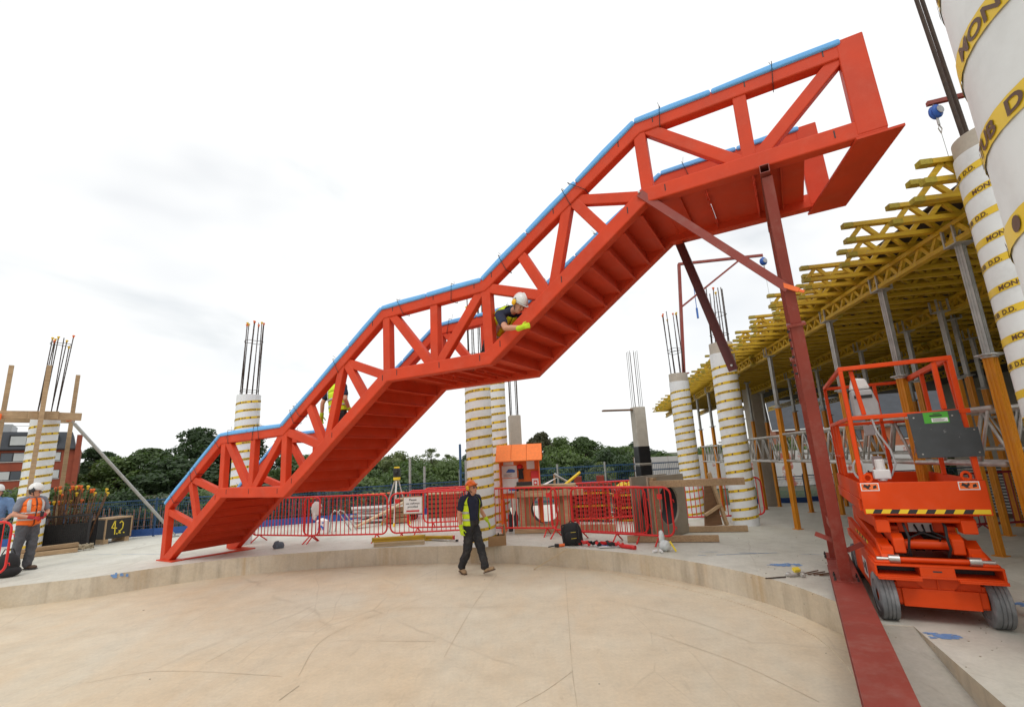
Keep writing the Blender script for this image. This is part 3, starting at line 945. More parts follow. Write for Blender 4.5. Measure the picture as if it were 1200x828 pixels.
TN, TF = SB + sp(12.36, 0.07, 0), SB + sp(12.36, 1.50, 0)               # the posts rake in under the two trusses
for c, tp, f in ((PN, TN, 0.64), (PF, TF, 0.60)):
    A = c + SU * 0.573; B_ = Vector((tp.x, tp.y, 5.165)); ax = (B_ - A).normalized(); mid = A.lerp(B_, f)
    m2 = MB(); hsec(m2, A, mid, 0.125, 0.18, BD); m2.build('lower_post', OX, fr, bevel=0.003, seg=1)
    m2 = MB(); hsec(m2, mid + ax * 0.03, B_, 0.11, 0.16, BD, 0.012, 0.009); m2.build('upper_post', OX, fr, bevel=0.003, seg=1)
    m2 = MB(); m2.bar(mid, mid + ax * 0.03, 0.19, 0.24, BD); m2.build('splice_plate', OX, fr, bevel=0.003)
    sdv = Vector((BD.y, -BD.x, 0))
    m2 = MB(); m2.bar(mid - sdv * 0.070 - ax * 0.62, mid - sdv * 0.070 - ax * 0.01, 0.012, 0.15, BD); m2.build('cover_plate', OX, fr)
    for k in range(6):
        m2 = MB(); b0 = mid - sdv * 0.076 - BD * 0.05 - ax * (0.07 + k * 0.1)
        m2.tube(b0, b0 - sdv * 0.028, 0.013, 6); m2.build('bolt', M('steel_dark'), fr)
# cross head under the landing: hollow section, open at the near end
ch0 = SB + sp(12.35, -0.06, 0); ch0 = Vector((ch0.x, ch0.y, 5.222)); ch1 = ch0 + SN * 1.78
m2 = MB()
hs, tk = 0.05, 0.008
sdv = SD
for sg in (-1, 1):
    m2.bar(ch0 + SU * (sg * (hs - tk / 2)), ch1 + SU * (sg * (hs - tk / 2)), 2 * hs, tk, SU)
    m2.bar(ch0 + sdv * (sg * (hs - tk / 2)), ch1 + sdv * (sg * (hs - tk / 2)), tk, 2 * hs - 2 * tk, SU)
m2.build('cross_head', OX, fr)
m2 = MB(); m2.box(ch0 + SN * 1.62, (0.094, 0.02, 0.08), Matrix.Rotation(math.atan2(SD.y, SD.x), 3, 'Z')); m2.build('diaphragm', OXD, fr)
# mid-height tie between the two posts
m2 = MB(); m2.bar(PN - BD * 0.165 + SU * 1.12, PF - BD * 0.165 + SU * 1.12, 0.07, 0.10); m2.build('tie_bar', OX, fr)
for c in (PN - BD * 0.15,):
    m2 = MB(); sdv = Vector((BD.y, -BD.x, 0))
    m2.bar(c - sdv * 0.24 + SU * 1.10, c - sdv * 0.05 + SU * 1.02, 0.03, 0.05); m2.build('lug', OX, fr)
    m2 = MB(); m2.bar(c + sdv * 0.05 + SU * 0.92, c + sdv * 0.22 + SU * 1.0, 0.03, 0.05); m2.build('lug', OX, fr)
# near brace, from the near chord to the post, with an orange strap
b0 = SB + sp(10.93, -0.02, 5.06); b1 = Vector((3.235, 5.33, 3.90)) - BD * 0.10
def angle_iron(mb, p0, p1, leg, t, u, sd):
    p0, p1 = Vector(p0), Vector(p1)
    mb.bar(p0, p1, t, leg, u)
    a = (p1 - p0).normalized(); s_ = a.cross(Vector(u)).normalized(); uu = s_.cross(a)
    mb.bar(p0 + uu * (leg / 2 - t / 2) + s_ * (sd * leg / 2), p1 + uu * (leg / 2 - t / 2) + s_ * (sd * leg / 2), leg, t, u)
m2 = MB(); angle_iron(m2, b0, b1, 0.10, 0.010, (0, 0, 1), -1); m2.build('brace', OX, fr)
m2 = MB(); m2.tube(b0 + Vector((0, 0, 0.01)) - SN * 0.02, b0 + SN * 0.02, 0.016, 8); m2.build('bolt', M('steel_bright'), fr)
m2 = MB(); m2.bar(b1 + SU * 0.06 + SD * -0.06, b1 + SD * 0.10 - SU * 0.04, 0.03, 0.05); m2.bar(b1 + SD * 0.10 - SU * 0.04, b1 + SD * 0.15 - SU * 0.07, 0.02, 0.03)
m2.build('strap', M('cap_orange'), fr)
# far brace, bolted at its top only and hanging free
hb = thing('loose_brace', 'dark red angle brace hanging loose from the far side of the staircase', 'brace', SB + sp(11.08, SW + 0.02, 4.97))
m2 = MB(); angle_iron(m2, (0, 0, 0), sp(0.50, 0.0, -2.10), 0.13, 0.010, SD, 1); hbm = m2.build('angle_bar', OXD, hb)
m2 = MB(); e = sp(0.485, 0, -2.03); m2.tube(e - SN * 0.03, e + SN * 0.03, 0.016, 8); m2.build('bolt', M('steel_bright'), hb)
# ------------------------------------------------------------------ striped cardboard column forms
PITCH = 0.215
def band_mesh(r, hw=0.031):
    mb = MB(); n = 48; vs = []
    for k in range(n + 1):
        t = 2 * PI * k / n; z = PITCH * k / n
        vs += [(r * math.cos(t), r * math.sin(t), z - hw), (r * math.cos(t), r * math.sin(t), z + hw)]
    mb.add(vs, [(2 * k, 2 * k + 2, 2 * k + 3, 2 * k + 1) for k in range(n)])
    return mb.mesh('tape_band', M('tape_yellow'), smooth=True, fixn=False)
_tv, _tf = text_mesh('MONOTUB  D.D.', 0.056, 0.0016)
def letter_mesh(r, starts, ky=1.0):
    mb = MB()
    for s in starts:
        t0 = 2 * PI * s
        def wrap(x, y):
            t = t0 + x / r
            return (r * math.cos(t), r * math.sin(t), PITCH * (t / (2 * PI)) + y)
        # break the letters' wide faces so that they follow the curve
        mb.add([wrap(v[0] * 1.12, (v[1] - 0.019) * ky) for v in _tv], _tf)
        ring = []
        x0 = 0.57
        for k in range(12):
            a = 2 * PI * k / 12
            ring.append(wrap(x0 + 0.021 * ky * math.cos(a), 0.021 * ky * math.sin(a)))
        mb.add(ring, [tuple(range(12))])
    return mb.mesh('lettering', M('tape_print'), fixn=False)
CR = 0.30
BAND = band_mesh(CR + 0.003)
LET = [letter_mesh(CR + 0.0048, (0.0, 0.4, 0.8)), letter_mesh(CR + 0.0048, (0.2, 0.6))]
LETN = []                                     # the nearest column's print runs on at another interval
for k in range(11):
    P_ = 0.715 / (2 * PI * CR)
    m0 = math.ceil(k / P_ - 1e-6)
    LETN.append(letter_mesh(CR + 0.0048, [m * P_ - k for m in range(m0, m0 + 3) if m * P_ - k < 1.0], 0.82))
BANDN = band_mesh(CR + 0.003, 0.0255)
RB = {}
def rebar_mesh(L, mname='rebar'):
    key = (round(L, 2), mname)
    if key not in RB:
        mb = MB(); n = 6
        mb.tube((0, 0, 0), (0, 0, L), 0.012, n)
        k = 0.04
        while k < L:
            mb.tube((0, 0, k), (0, 0, k + 0.012), 0.0145, n, cap=False); k += 0.12
        RB[key] = mb.mesh('rebar', M(mname), smooth=True)
    return RB[key]
CAPS = {}
for c in ('cap_orange', 'cap_yellow'):
    mb = MB(); mb.lathe([(0.014, -0.05), (0.018, -0.05), (0.019, -0.01), (0.033, 0.0), (0.034, 0.018), (0.02, 0.028), (0.0, 0.03)], 8)
    CAPS[c] = mb.mesh('cap', M(c), smooth=True)
def monotub(loc, ztop, label, phase=0.0, bars=8, bar_len=1.6, capp=0.6, top_conc=0.0, hoop=(0.2, 0.8), bar_r=0.23, tilt=(0.0, 0.0), lets=None, seed=1):
    rnd = random.Random(seed)
    H = ztop - loc[2]
    t = thing('column_form', label, 'column', loc, 0.0, 'white taped column forms')
    mb = MB()
    Hc = H - top_conc
    prof = [(0.0, 0.0), (CR, 0.0)] + [(CR + rnd.uniform(-0.001, 0.001), Hc * k / 8) for k in range(1, 8)] + [(CR, Hc), (CR - 0.012, Hc), (CR - 0.012, Hc - 0.1), (0, Hc - 0.1)]
    mb.lathe(prof, 40); mb.build('cardboard_tube', M('tube_white'), t, smooth=True)
    if top_conc or bars:
        mb = MB(); mb.lathe([(CR - 0.014, Hc - 0.2), (CR - 0.014, H), (0.0, H)], 40)
        mb.build('concrete_core', M('column_concrete'), t, smooth=True)
    nb = int((Hc - 0.12) / PITCH)
    for k in range(nb):
        b = inst('tape_band', BANDN if lets else BAND, t, (0, 0, 0.06 + k * PITCH + (0 if lets else rnd.uniform(-0.010, 0.010))), (rnd.uniform(-0.005, 0.005), rnd.uniform(-0.005, 0.005), phase + rnd.uniform(-0.05, 0.05)))
        l_ = inst('lettering', (lets or LET)[k % len(lets or LET)], b)
    # starter bars
    for i in range(bars):
        a = 2 * PI * i / bars + phase
        L = bar_len + rnd.uniform(-0.12, 0.12)
        x, y = bar_r * math.cos(a), bar_r * math.sin(a)
        rb = inst('rebar', rebar_mesh(round(L * 10) / 10), t, (x, y, H - 0.05), (tilt[1] + rnd.uniform(-0.02, 0.02), tilt[0] + rnd.uniform(-0.02, 0.02), 0))
        if rnd.random() < capp:
            inst('cap', CAPS[rnd.choice(('cap_orange', 'cap_yellow', 'cap_yellow'))], rb, (0, 0, round(L * 10) / 10))
    for hz in hoop:
        if bars:
            mb = MB(); z = H + hz * bar_len
            mb.path([(bar_r * math.cos(2 * PI * k / 20) * 1.06 + math.tan(tilt[0]) * hz * bar_len, bar_r * math.sin(2 * PI * k / 20) * 1.06 - math.tan(tilt[1]) * hz * bar_len, z + 0.015 * math.sin(k)) for k in range(20)], 0.007, 5, closed=True)
            mb.build('hoop', M('rebar'), t)
    return t
monotub((-12.62, 12.9, SL), 3.88, 'white taped column form with tall starter bars beside the man in the orange vest', 0.4, 8, 2.15, 0.9, 0.0, (0.93,), 0.20, (0.04, 0.0), seed=3)
monotub((-7.28, 13.1, SL), 4.21, 'white taped column form with capped starter bars behind the foot of the staircase', 1.1, 10, 2.1, 0.7, 0.0, (0.06, 0.72), 0.22, (0.02, 0.0), seed=4)
monotub((-0.845, 11.15, SL), 4.35, 'white taped column form right behind the walking man', 2.2, 8, 1.6, 0.3, 0.0, (0.15, 0.7), 0.2, seed=5)
monotub((-0.55, 13.45, SL), 4.7, 'white taped column form half hidden beside the orange kiosk', 0.2, 8, 1.7, 0.3, 0.0, (0.1,), seed=6)
monotub((5.42, 12.22, 0.352), 4.82, 'white taped column form with concrete top behind the box with the round hole', 0.9, 8, 1.55, 0.4, 0.28, (0.15, 0.5), 0.22, (0.03, 0.0), seed=7)
monotub((5.27, 15.25, 0.165), 4.56, 'more distant white taped column form seen between barrier and deck edge', 1.7, 8, 2.0, 0.5, 0.26, (0.35, 0.4), 0.22, (-0.01, 0.0), seed=8)
rc = monotub((4.365, 3.80, SL), 4.76, 'white taped column form with concrete top at the right, behind the nearest column', -0.75, 0, 2.6, 0.0, 0.16, (), 0.20, (0.02, 0.01), seed=9)
monotub((1.318, 0.785, 0.0), 5.6, 'huge white taped column form filling the top right corner', -1.55, 0, 1.0, 0.0, 0.0, (), lets=LETN, seed=10)
for x, y, d in ((-0.16, 0.10, -0.050), (-0.085, 0.125, -0.046), (0.12, 0.18, -0.02)):
    mb = MB(); mb.tube((x, y, 4.30), (x + d * 3.2, y, 7.5), 0.017, 8); mb.build('rebar', M('rebar'), rc, smooth=True)
mb = MB(); mb.path([(-0.22 + 0.05 * math.cos(a), 0.11 + 0.05 * math.sin(a), 6.15) for a in [2 * PI * k / 10 for k in range(10)]], 0.006, 5, closed=True); mb.build('tie_wire', M('rebar'), rc)
mb = MB(); mb.blob((-0.08, 0.12, 6.05), (0.03, 0.03, 0.025)); mb.tube((-0.16, 0.12, 6.05), (-0.08, 0.12, 6.05), 0.008, 6); mb.build('bar_clamp', M('block_blue'), rc)
# bare concrete column behind the kiosk, with starter bars
def square_column(loc, w, d, ztop, label, rz, bars, bl, name='concrete_column', wrap=None):
    t = thing(name, label, 'column', loc, rz)
    H = ztop - loc[2]
    mb = MB(); mb.span((-w / 2, -d / 2, 0), (w / 2, d / 2, H)); mb.build('shaft', M('column_concrete'), t, bevel=0.02)
    for i in range(bars):
        a = 2 * PI * i / bars
        inst('rebar', rebar_mesh(bl), t, (w * 0.36 * math.copysign(min(1, abs(math.cos(a)) * 1.4), math.cos(a)), d * 0.36 * math.copysign(min(1, abs(math.sin(a)) * 1.4), math.sin(a)), H - 0.05))
    return t
square_column((-0.03, 15.3, SL), 0.36, 0.36, 3.50, 'bare concrete column rising behind the orange kiosk', 0.15, 6, 1.2)
wc = square_column((6.75, 26.6, -0.35), 0.62, 0.62, 4.62, 'concrete column with black wrapped foot at the far end of the deck', 0.18, 8, 3.2)
for z0, z1 in ((-0.0, 0.75), (0.95, 1.85), (1.98, 2.86)):
    mb = MB(); mb.span((-0.33, -0.33, z0), (0.33, 0.33, z1)); mb.build('black_wrap', M('black_sheet'), wc, bevel=0.03)
mb = MB(); mb.span((-0.34, -0.34, 1.86), (0.34, 0.34, 1.93)); mb.build('strap', M('steel_bright'), wc)
mb = MB(); mb.span((-2.0, -0.1, 4.80), (-0.33, 0.2, 4.88)); mb.build('plank', M('timber_dark'), wc)

# ------------------------------------------------------------------ yellow formwork deck
ZH = 4.24                                                       # underside of the main girders
DM = Vector((0.170, 0.985, 0)).normalized()                       # along the main girders, away from the viewer
DP = Vector((DM.y, -DM.x, 0))                                     # across, to the right
D0 = Vector((5.02, 5.01, 0))
GH, GW = 0.24, 0.08
STRUT = None
def strut_mesh():
    mb = MB(); mb.bar((0, 0, 0), (0.15, 0, GH - 0.08), 0.045, 0.05, (0, 0, 1), 0.012)
    return mb.mesh('strut', M('girder_yellow'))
STRUT = strut_mesh()
GM = {}
def girder_parts(L):
    if L not in GM:
        mb = MB(); mb.span((0, -GW / 2, 0), (L, GW / 2, 0.05)); mb.box((L - 0.02, 0, 0.025), (0.05, GW + 0.006, 0.056)); bot = mb.mesh('bottom_flange', M('girder_yellow'))
        mb = MB()
        mb.cur = 0; mb.span((0.10, -GW / 2, GH - 0.05), (L - 0.1, GW / 2, GH))
        topm = mb.mesh('top_flange', M('girder_yellow'))
        e = MB(); e.span((0, -GW / 2 - 0.002, -0.002), (0.10, GW / 2 + 0.002, 0.052)); em = e.mesh('end_block', M('girder_end'))
        wb = MB(); x = 0.06
        while x < L - 0.2:
            wb.bar((x, 0, 0.045), (x + 0.13, 0, GH - 0.045), 0.04, 0.048, (0, 0, 1), 0.01)
            wb.bar((x + 0.13 + 0.03, 0, GH - 0.045), (x + 0.29, 0, 0.045), 0.04, 0.048, (0, 0, 1), 0.01)
            x += 0.32
        GM[L] = (bot, topm, em, wb.mesh('web', M('girder_yellow')))
    return GM[L]
_sa = MB(); _sa.bar((0, 0, 0.045), (0.13, 0, GH - 0.045), 0.04, 0.048, (0, 0, 1), 0.01); STA = _sa.mesh('strut', M('girder_yellow'))
_sb = MB(); _sb.bar((0.16, 0, GH - 0.045), (0.29, 0, 0.045), 0.04, 0.048, (0, 0, 1), 0.01); STB = _sb.mesh('strut', M('girder_yellow'))
def girder(p, ang, L, label, group, single, roll=0.0):
    t = thing('lattice_girder', label, 'girder', p, ang, group)
    t.rotation_euler = (roll, 0, ang)
    bot, topm, em, web = girder_parts(L)
    inst('bottom_flange', bot, t); inst('top_flange', topm, t)
    inst('end_block', em, t, (-0.004, 0, 0)); inst('end_block', em, t, (-0.004, 0, GH - 0.05))
    if single:
        x = 0.06
        while x < L - 0.2:
            inst('strut', STA, t, (x, 0, 0)); inst('strut', STB, t, (x, 0, 0)); x += 0.32
    else:
        inst('web', web, t)
    return t
ORD = ['first', 'second', 'third', 'fourth', 'fifth', 'sixth', 'seventh', 'eighth', 'ninth', 'tenth', 'eleventh', 'twelfth', 'thirteenth', 'fourteenth', 'fifteenth', 'sixteenth']
am = math.atan2(DM.y, DM.x); ap = math.atan2(DP.y, DP.x)
# main girders, end to end, on five lines of props
for ln in range(5):
    off = 2.0 * ln
    tpos = -1.6
    k = 0
    while tpos < 22:
        Lg = 4.9
        p = D0 + DP * (off + (0.05 if k % 2 else -0.05)) + DM * tpos
        near = ln == 0 and k < 3
        lab = ('%s main lattice girder from the viewer along the deck edge' % ORD[k]) if ln == 0 else 'main lattice girder on an inner line of props, dim under the deck'
        girder((p.x, p.y, ZH), am, Lg, lab, 'main girders of the deck' if ln == 0 else 'inner main girders of the deck', near)
        tpos += 4.5; k += 1
# secondary girders across, their ends sticking out past the first main girder
rg = random.Random(21)
tpos = -1.05
k = 0
while tpos < 24.0:
    out = 0.80 + (0.16 if k % 3 == 0 else -0.04) + rg.uniform(-0.08, 0.08)
    p = D0 + DP * (-out) + DM * tpos
    if k < 16: lab = '%s yellow cross girder from the viewer along the deck edge' % ORD[k]
    else: lab = 'small distant yellow cross girder at the far deck edge'
    girder((p.x, p.y, ZH + GH + 0.004), ap + rg.uniform(-0.02, 0.02), 3.9, lab, 'cross girders at the deck edge' if k < 16 else 'distant cross girders at the deck edge', k < 12)
    tpos += 0.38 if k % 2 == 0 else 0.50
    k += 1
tpos = -0.9
while tpos < 16.0:
    p = D0 + DP * (2.6 + rg.uniform(-0.1, 0.1)) + DM * tpos
    girder((p.x, p.y, ZH + GH + 0.004), ap, 4.9, 'inner cross girder under the plywood, dim behind the props', 'inner cross girders', False)
    tpos += 0.5
# plywood decking on the girders
dk = thing('plywood_deck', 'plywood decking lying on the yellow girders, seen from below', 'decking', (D0.x, D0.y, ZH + 2 * GH + 0.008), 0)
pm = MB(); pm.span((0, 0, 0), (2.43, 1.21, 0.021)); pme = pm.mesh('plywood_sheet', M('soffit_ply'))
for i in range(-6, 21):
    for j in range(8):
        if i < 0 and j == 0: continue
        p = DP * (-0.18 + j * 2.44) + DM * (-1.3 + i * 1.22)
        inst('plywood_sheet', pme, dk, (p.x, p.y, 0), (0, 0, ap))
# ------------------------------------------------------------------ props
def prop_proto():
    pass
def fluted(mb, z0, z1, r, n=4, depth=0.12):
    """aluminium prop profile: square with ribs"""
    pts = []
    for sgn in range(4):
        for (a, b) in ((-1, 1), (-0.55, 1), (-0.5, 0.86), (-0.2, 0.86), (-0.15, 1), (0.15, 1), (0.2, 0.86), (0.5, 0.86), (0.55, 1)):
            ang = -sgn * PI / 2
            pts.append((r * (a * math.cos(ang) - b * math.sin(ang)), r * (a * math.sin(ang) + b * math.cos(ang))))
    mb.prism(pts, (0, 0, z0), (1, 0, 0), (0, 1, 0), (0, 0, 1), z1 - z0)
PM = {}
def prop(p, label, group, zc=3.03, ztop=ZH, rz=0.3, fork=True, dim=False):
    z0 = floor_z(p[0], p[1])
    t = thing('deck_prop', label, 'prop', (p[0], p[1], z0), rz, group)
    H, HC = ztop - z0, zc - z0
    key = (round(H, 2), round(HC, 2))
    if key not in PM:
        mb = MB(); fluted(mb, 0.012, key[1], 0.045); outer_ = mb.mesh('outer_tube', M('prop_orange'))
        mb = MB(); fluted(mb, key[1] - 0.1, key[0] - 0.012, 0.035); inner_ = mb.mesh('inner_tube', M('galvanised'))
        mb = MB(); mb.lathe([(0.04, -0.03), (0.072, -0.03), (0.072, -0.012), (0.06, -0.01), (0.06, 0.02), (0.04, 0.02)], 16)
        for a in range(4):
            ca, sa = math.cos(a * PI / 2 + 0.5), math.sin(a * PI / 2 + 0.5)
            mb.bar((ca * 0.06, sa * 0.06, 0), (ca * 0.11, sa * 0.11, 0), 0.022, 0.02)
        mb.path([(0.11 * math.cos(2 * PI * q / 24), 0.11 * math.sin(2 * PI * q / 24), 0.0) for q in range(24)], 0.009, 5, closed=True)
        col_ = mb.mesh('collar', M('galvanised'))
        mb = MB(); mb.box((0, 0, 0.006), (0.16, 0.16, 0.012)); bp_ = mb.mesh('base_plate', M('prop_orange'))
        mb = MB(); mb.box((0, 0, -0.006), (0.2, 0.2, 0.012))
        for i in (-1, 1):
            for j in (-1, 1):
                mb.span((i * 0.085 - 0.012, j * 0.085 - 0.012, 0), (i * 0.085 + 0.012, j * 0.085 + 0.012, 0.2))
        hd_ = mb.mesh('fork_head', M('galvanised'))
        PM[key] = (outer_, inner_, col_, bp_, hd_)
    o_, i_, c_, b_, h_ = PM[key]
    inst('outer_tube', o_, t); inst('inner_tube', i_, t); inst('collar', c_, t, (0, 0, key[1])); inst('base_plate', b_, t)
    inst('fork_head', h_, t, (0, 0, key[0]), (0, 0, am - rz))
    return t
edge_t = [0.0, 1.55, 3.2, 6.3, 9.3, 11.0, 13.2, 15.4, 17.6, 19.6]
for k, tt in enumerate(edge_t):
    p = D0 + DM * tt
    if k == 3: p = Vector((6.08, 11.2, 0))
    prop((p.x, p.y), '%s orange and grey prop from the viewer under the deck edge' % ORD[k], 'props under the deck edge', 2.98 + (0.06 if k == 3 else 0.0) + 0.02 * k * (k < 3))
for k, p in enumerate([(7.28, 7.89), (7.79, 9.26), (8.17, 11.11), (8.77, 13.8), (8.80, 15.3), (9.75, 18.95), (8.9, 9.40), (8.564, 17.6)]):
    prop(p, '%s orange and grey prop in the second row under the deck' % ORD[k], 'second row of props', (3.1, 3.25, 3.15, 3.1, 3.2, 3.1, 3.33, 3.1)[k], ZH if k != 6 and k != 7 else ZH + GH)
for k in range(6):
    p = D0 + DP * 4.0 + DM * (1.2 + 2.4 * k)
    prop((p.x, p.y), 'orange prop in the third row, dim under the deck', 'third row of props', 3.15)
for k in range(5):
    p = D0 + DP * 6.0 + DM * (2.0 + 2.6 * k)
    prop((p.x, p.y), 'orange prop in the back row, dim under the deck', 'back row of props', 3.15)
# ------------------------------------------------------------------ scissor lift
LO = M('lift_orange')
LR = math.atan2(-0.469, 0.883)
lift = thing('scissor_lift', 'orange scissor lift with grey panel on its guard rail beside the post frame', 'scissor lift', (4.15, 5.29, SL), LR)
def lp(name, m, fn, bevel=0.006, parent=None, smooth=False):
    mb = MB(); fn(mb); return mb.build(name, m, parent or lift, bevel=bevel, smooth=smooth)
WB = 1.82
for wx in (-0.43, 0.43):
    for wy in (0.0, WB):
        r = 0.225 if wy == 0 else 0.215
        prof = [(0.06, -0.064), (0.15, -0.064), (0.155, -0.074), (r - 0.012, -0.074), (r - 0.002, -0.068)]
        g = [(-0.036, 1), (-0.034, 0), (-0.028, 0), (-0.026, 1), (-0.003, 1), (-0.001, 0), (0.005, 0), (0.007, 1), (0.028, 1), (0.030, 0), (0.036, 0), (0.038, 1)]
        prof += [(r if q else r - 0.007, x) for x, q in g]
        prof += [(r - 0.002, 0.068), (r - 0.012, 0.074), (0.155, 0.074), (0.15, 0.064), (0.06, 0.064)]
        mb = MB(); mb.lathe(prof, 36, axis='x')
        w = mb.build('wheel', M('tyre'), lift, smooth=True); w.location = (wx, wy, r)
        if wy == 0: w.rotation_euler = (0, 0, R(3))
        mb = MB(); mb.lathe([(0, -0.05), (0.145, -0.05), (0.145, 0.05), (0, 0.05)], 20, axis='x'); mb.build('hub', LO, w)
# chassis
lp('chassis', LO, lambda m: (m.span((-0.33, -0.10, 0.17), (0.33, 2.05, 0.40)), m.span((-0.35, 0.26, 0.15), (0.35, 1.55, 0.46))))
lp('front_axle', LO, lambda m: (m.span((-0.30, -0.135, 0.165), (0.30, -0.095, 0.335)), m.span((-0.36, -0.12, 0.19), (-0.30, 0.06, 0.33)), m.span((0.30, -0.12, 0.19), (0.36, 0.06, 0.33))))
lp('kingpin', LO, lambda m: (m.tube((-0.345, -0.07, 0.17), (-0.345, -0.07, 0.38), 0.03, 12), m.tube((0.345, -0.07, 0.17), (0.345, -0.07, 0.38), 0.03, 12)))
def gusset(m):
    m.prism([(-0.22, 0.45), (0.22, 0.45), (0.12, 0.335), (-0.12, 0.335)], (0, -0.125, 0), (1, 0, 0), (0, 0, 1), (0, 1, 0), 0.05)
    m.prism([(-0.008, 0.45), (0.008, 0.45), (0.008, 0.335), (-0.008, 0.335)], (0, -0.14, 0), (1, 0, 0), (0, 0, 1), (0, 1, 0), 0.02)
lp('gusset', LO, gusset, 0.004)
# front cross member with two fork sockets: built as a frame with real openings
def sockets(m):
    y0, y1 = -0.23, 0.22
    m.span((-0.50, y0, 0.555), (0.50, y1, 0.575)); m.span((-0.50, y0, 0.452), (0.50, y1, 0.470))
    m.span((-0.135, y0, 0.470), (0.135, y1, 0.555))
    for s in (-1, 1):
        m.span((s * 0.48, y0, 0.470), (s * 0.50, y1, 0.555))
lp('front_cross_member', LO, sockets, 0.004)
for s in (-1, 1):
    lp('socket_shade', M('steel_dark'), lambda m: m.prism([(0.0, 0.0), (0.34, 0.0), (0.34, 0.08), (0.0, 0.08)], (0.1375 if s > 0 else -0.4775, 0.0, 0.4725), (1, 0, 0), (0, 0, 1), (0, 1, 0), 0.2), 0)  # dark block stands in for the shade inside the open fork socket
for s in (-1, 1):
    lp('tie_down_lip', LO, lambda m: (m.span((s * 0.14, -0.305, 0.440), (s * 0.49, -0.23, 0.455)), m.span((s * 0.14, -0.305, 0.455), (s * 0.49, -0.290, 0.470))), 0.004)
    lp('slot', M('steel_dark'), lambda m: m.span((s * 0.20, -0.288, 0.4555), (s * 0.44, -0.25, 0.457)), 0)
lp('latch_hole', M('steel_dark'), lambda m: m.span((-0.035, -0.232, 0.515), (0.035, -0.228, 0.528)), 0)
# side pods
for s in (-1, 1):
    pod = lp('side_pod', LO, lambda m: m.prism([(0.16, 0.17), (1.62, 0.17), (1.62, 0.50), (2.12, 0.50), (2.12, 0.60), (-0.2, 0.60), (-0.2, 0.575), (0.16, 0.50)], (s * 0.355, 0, 0), (0, 1, 0), (0, 0, 1), (s, 0, 0), 0.13), 0.01)
    lp('side_rail', LO, lambda m: m.prism([(-0.15, 0.585), (2.15, 0.60), (2.15, 0.745), (0.1, 0.68), (-0.15, 0.62)], (s * 0.40, 0, 0), (0, 1, 0), (0, 0, 1), (s, 0, 0), 0.055), 0.006)
    lp('decal', M('white_paint'), lambda m: m.span((s * 0.4862, 0.55, 0.26), (s * 0.4875, 0.86, 0.46)), 0, pod)
    lp('decal_print', M('print_black'), lambda m: (m.span((s * 0.488, 0.58, 0.30), (s * 0.4885, 0.70, 0.43)), m.span((s * 0.488, 0.74, 0.33), (s * 0.4885, 0.83, 0.39))), 0, pod)
    for q in range(9):
        lp('hazard_mark', M('hazard_yellow') if q % 2 == 0 else M('print_black'), lambda m: m.span((s * 0.4552, 0.35 + q * 0.11, 0.672), (s * 0.457, 0.455 + q * 0.11, 0.70)), 0)
# scissor stack, folded
def arm(x, y0, z0, y1, z1, w=0.075, h=0.14):
    lp('scissor_arm', LO, lambda m: m.bar((x, y0, z0), (x, y1, z1), w, h, (0, 0, 1)), 0.008)
for s in (-1, 1):
    arm(s * 0.345, -0.12, 0.665, 1.95, 0.80, 0.10, 0.12)
    arm(s * 0.235, 0.02, 0.80, 1.95, 0.68, 0.075, 0.12)
    arm(s * 0.345, -0.02, 0.955, 1.95, 0.86, 0.09, 0.13)
    arm(s * 0.235, 0.08, 0.84, 1.95, 0.985, 0.085, 0.13)
    lp('knuckle', LO, lambda m: m.prism([(-0.13, 0.86), (0.04, 0.86), (0.06, 0.99), (-0.06, 1.02), (-0.13, 0.99)], (s * 0.345 - 0.06, 0, 0), (0, 1, 0), (0, 0, 1), (1, 0, 0), 0.12), 0.012)
    lp('knuckle', LO, lambda m: m.prism([(-0.10, 0.66), (0.05, 0.64), (0.07, 0.82), (-0.02, 0.85), (-0.10, 0.80)], (s * 0.235 - 0.05, 0, 0), (0, 1, 0), (0, 0, 1), (1, 0, 0), 0.10), 0.012)
    lp('slide_block', LO, lambda m: m.prism([(-0.19, 0.60), (0.02, 0.60), (0.12, 0.76), (0.06, 0.78), (-0.16, 0.655)], (s * 0.36 - 0.055, 0, 0), (0, 1, 0), (0, 0, 1), (1, 0, 0), 0.11), 0.008)
    lp('roller', M('steel_bright'), lambda m: m.tube((s * 0.27, -0.165, 0.615), (s * 0.36, -0.165, 0.615), 0.042, 18), 0, smooth=True)
    lp('roller_pin', M('steel_bright'), lambda m: m.tube((s * 0.36, -0.165, 0.612), (s * 0.46, -0.165, 0.612), 0.022, 12), 0, smooth=True)
    lp('hose', M('black_rubber'), lambda m: m.path([(s * 0.16, 0.0, 0.98), (s * 0.165, -0.10, 0.92), (s * 0.15, -0.14, 0.82), (s * 0.165, -0.12, 0.72), (s * 0.15, -0.06, 0.63)], 0.012, 8), 0, smooth=True)
lp('cross_tube', LO, lambda m: m.tube((-0.27, -0.165, 0.612), (0.27, -0.165, 0.612), 0.024, 14), 0, smooth=True)
lp('cross_tube', LO, lambda m: m.tube((-0.20, 0.02, 0.735), (0.20, 0.02, 0.735), 0.048, 18), 0, smooth=True)
lp('cross_tube', LO, lambda m: m.tube((-0.33, -0.09, 0.985), (0.33, -0.09, 0.985), 0.026, 14), 0, smooth=True)
lp('lift_cylinder', LO, lambda m: m.tube((0, 0.35, 0.72), (0, 1.6, 0.82), 0.055, 18), 0, smooth=True)
lp('rating_plate', M('lift_box'), lambda m: m.box((0, 0.10, 0.895), (0.20, 0.01, 0.10)), 0.002)
lp('inner_plate', LO, lambda m: m.span((-0.19, 0.11, 0.84), (0.19, 0.13, 0.96)), 0.004)
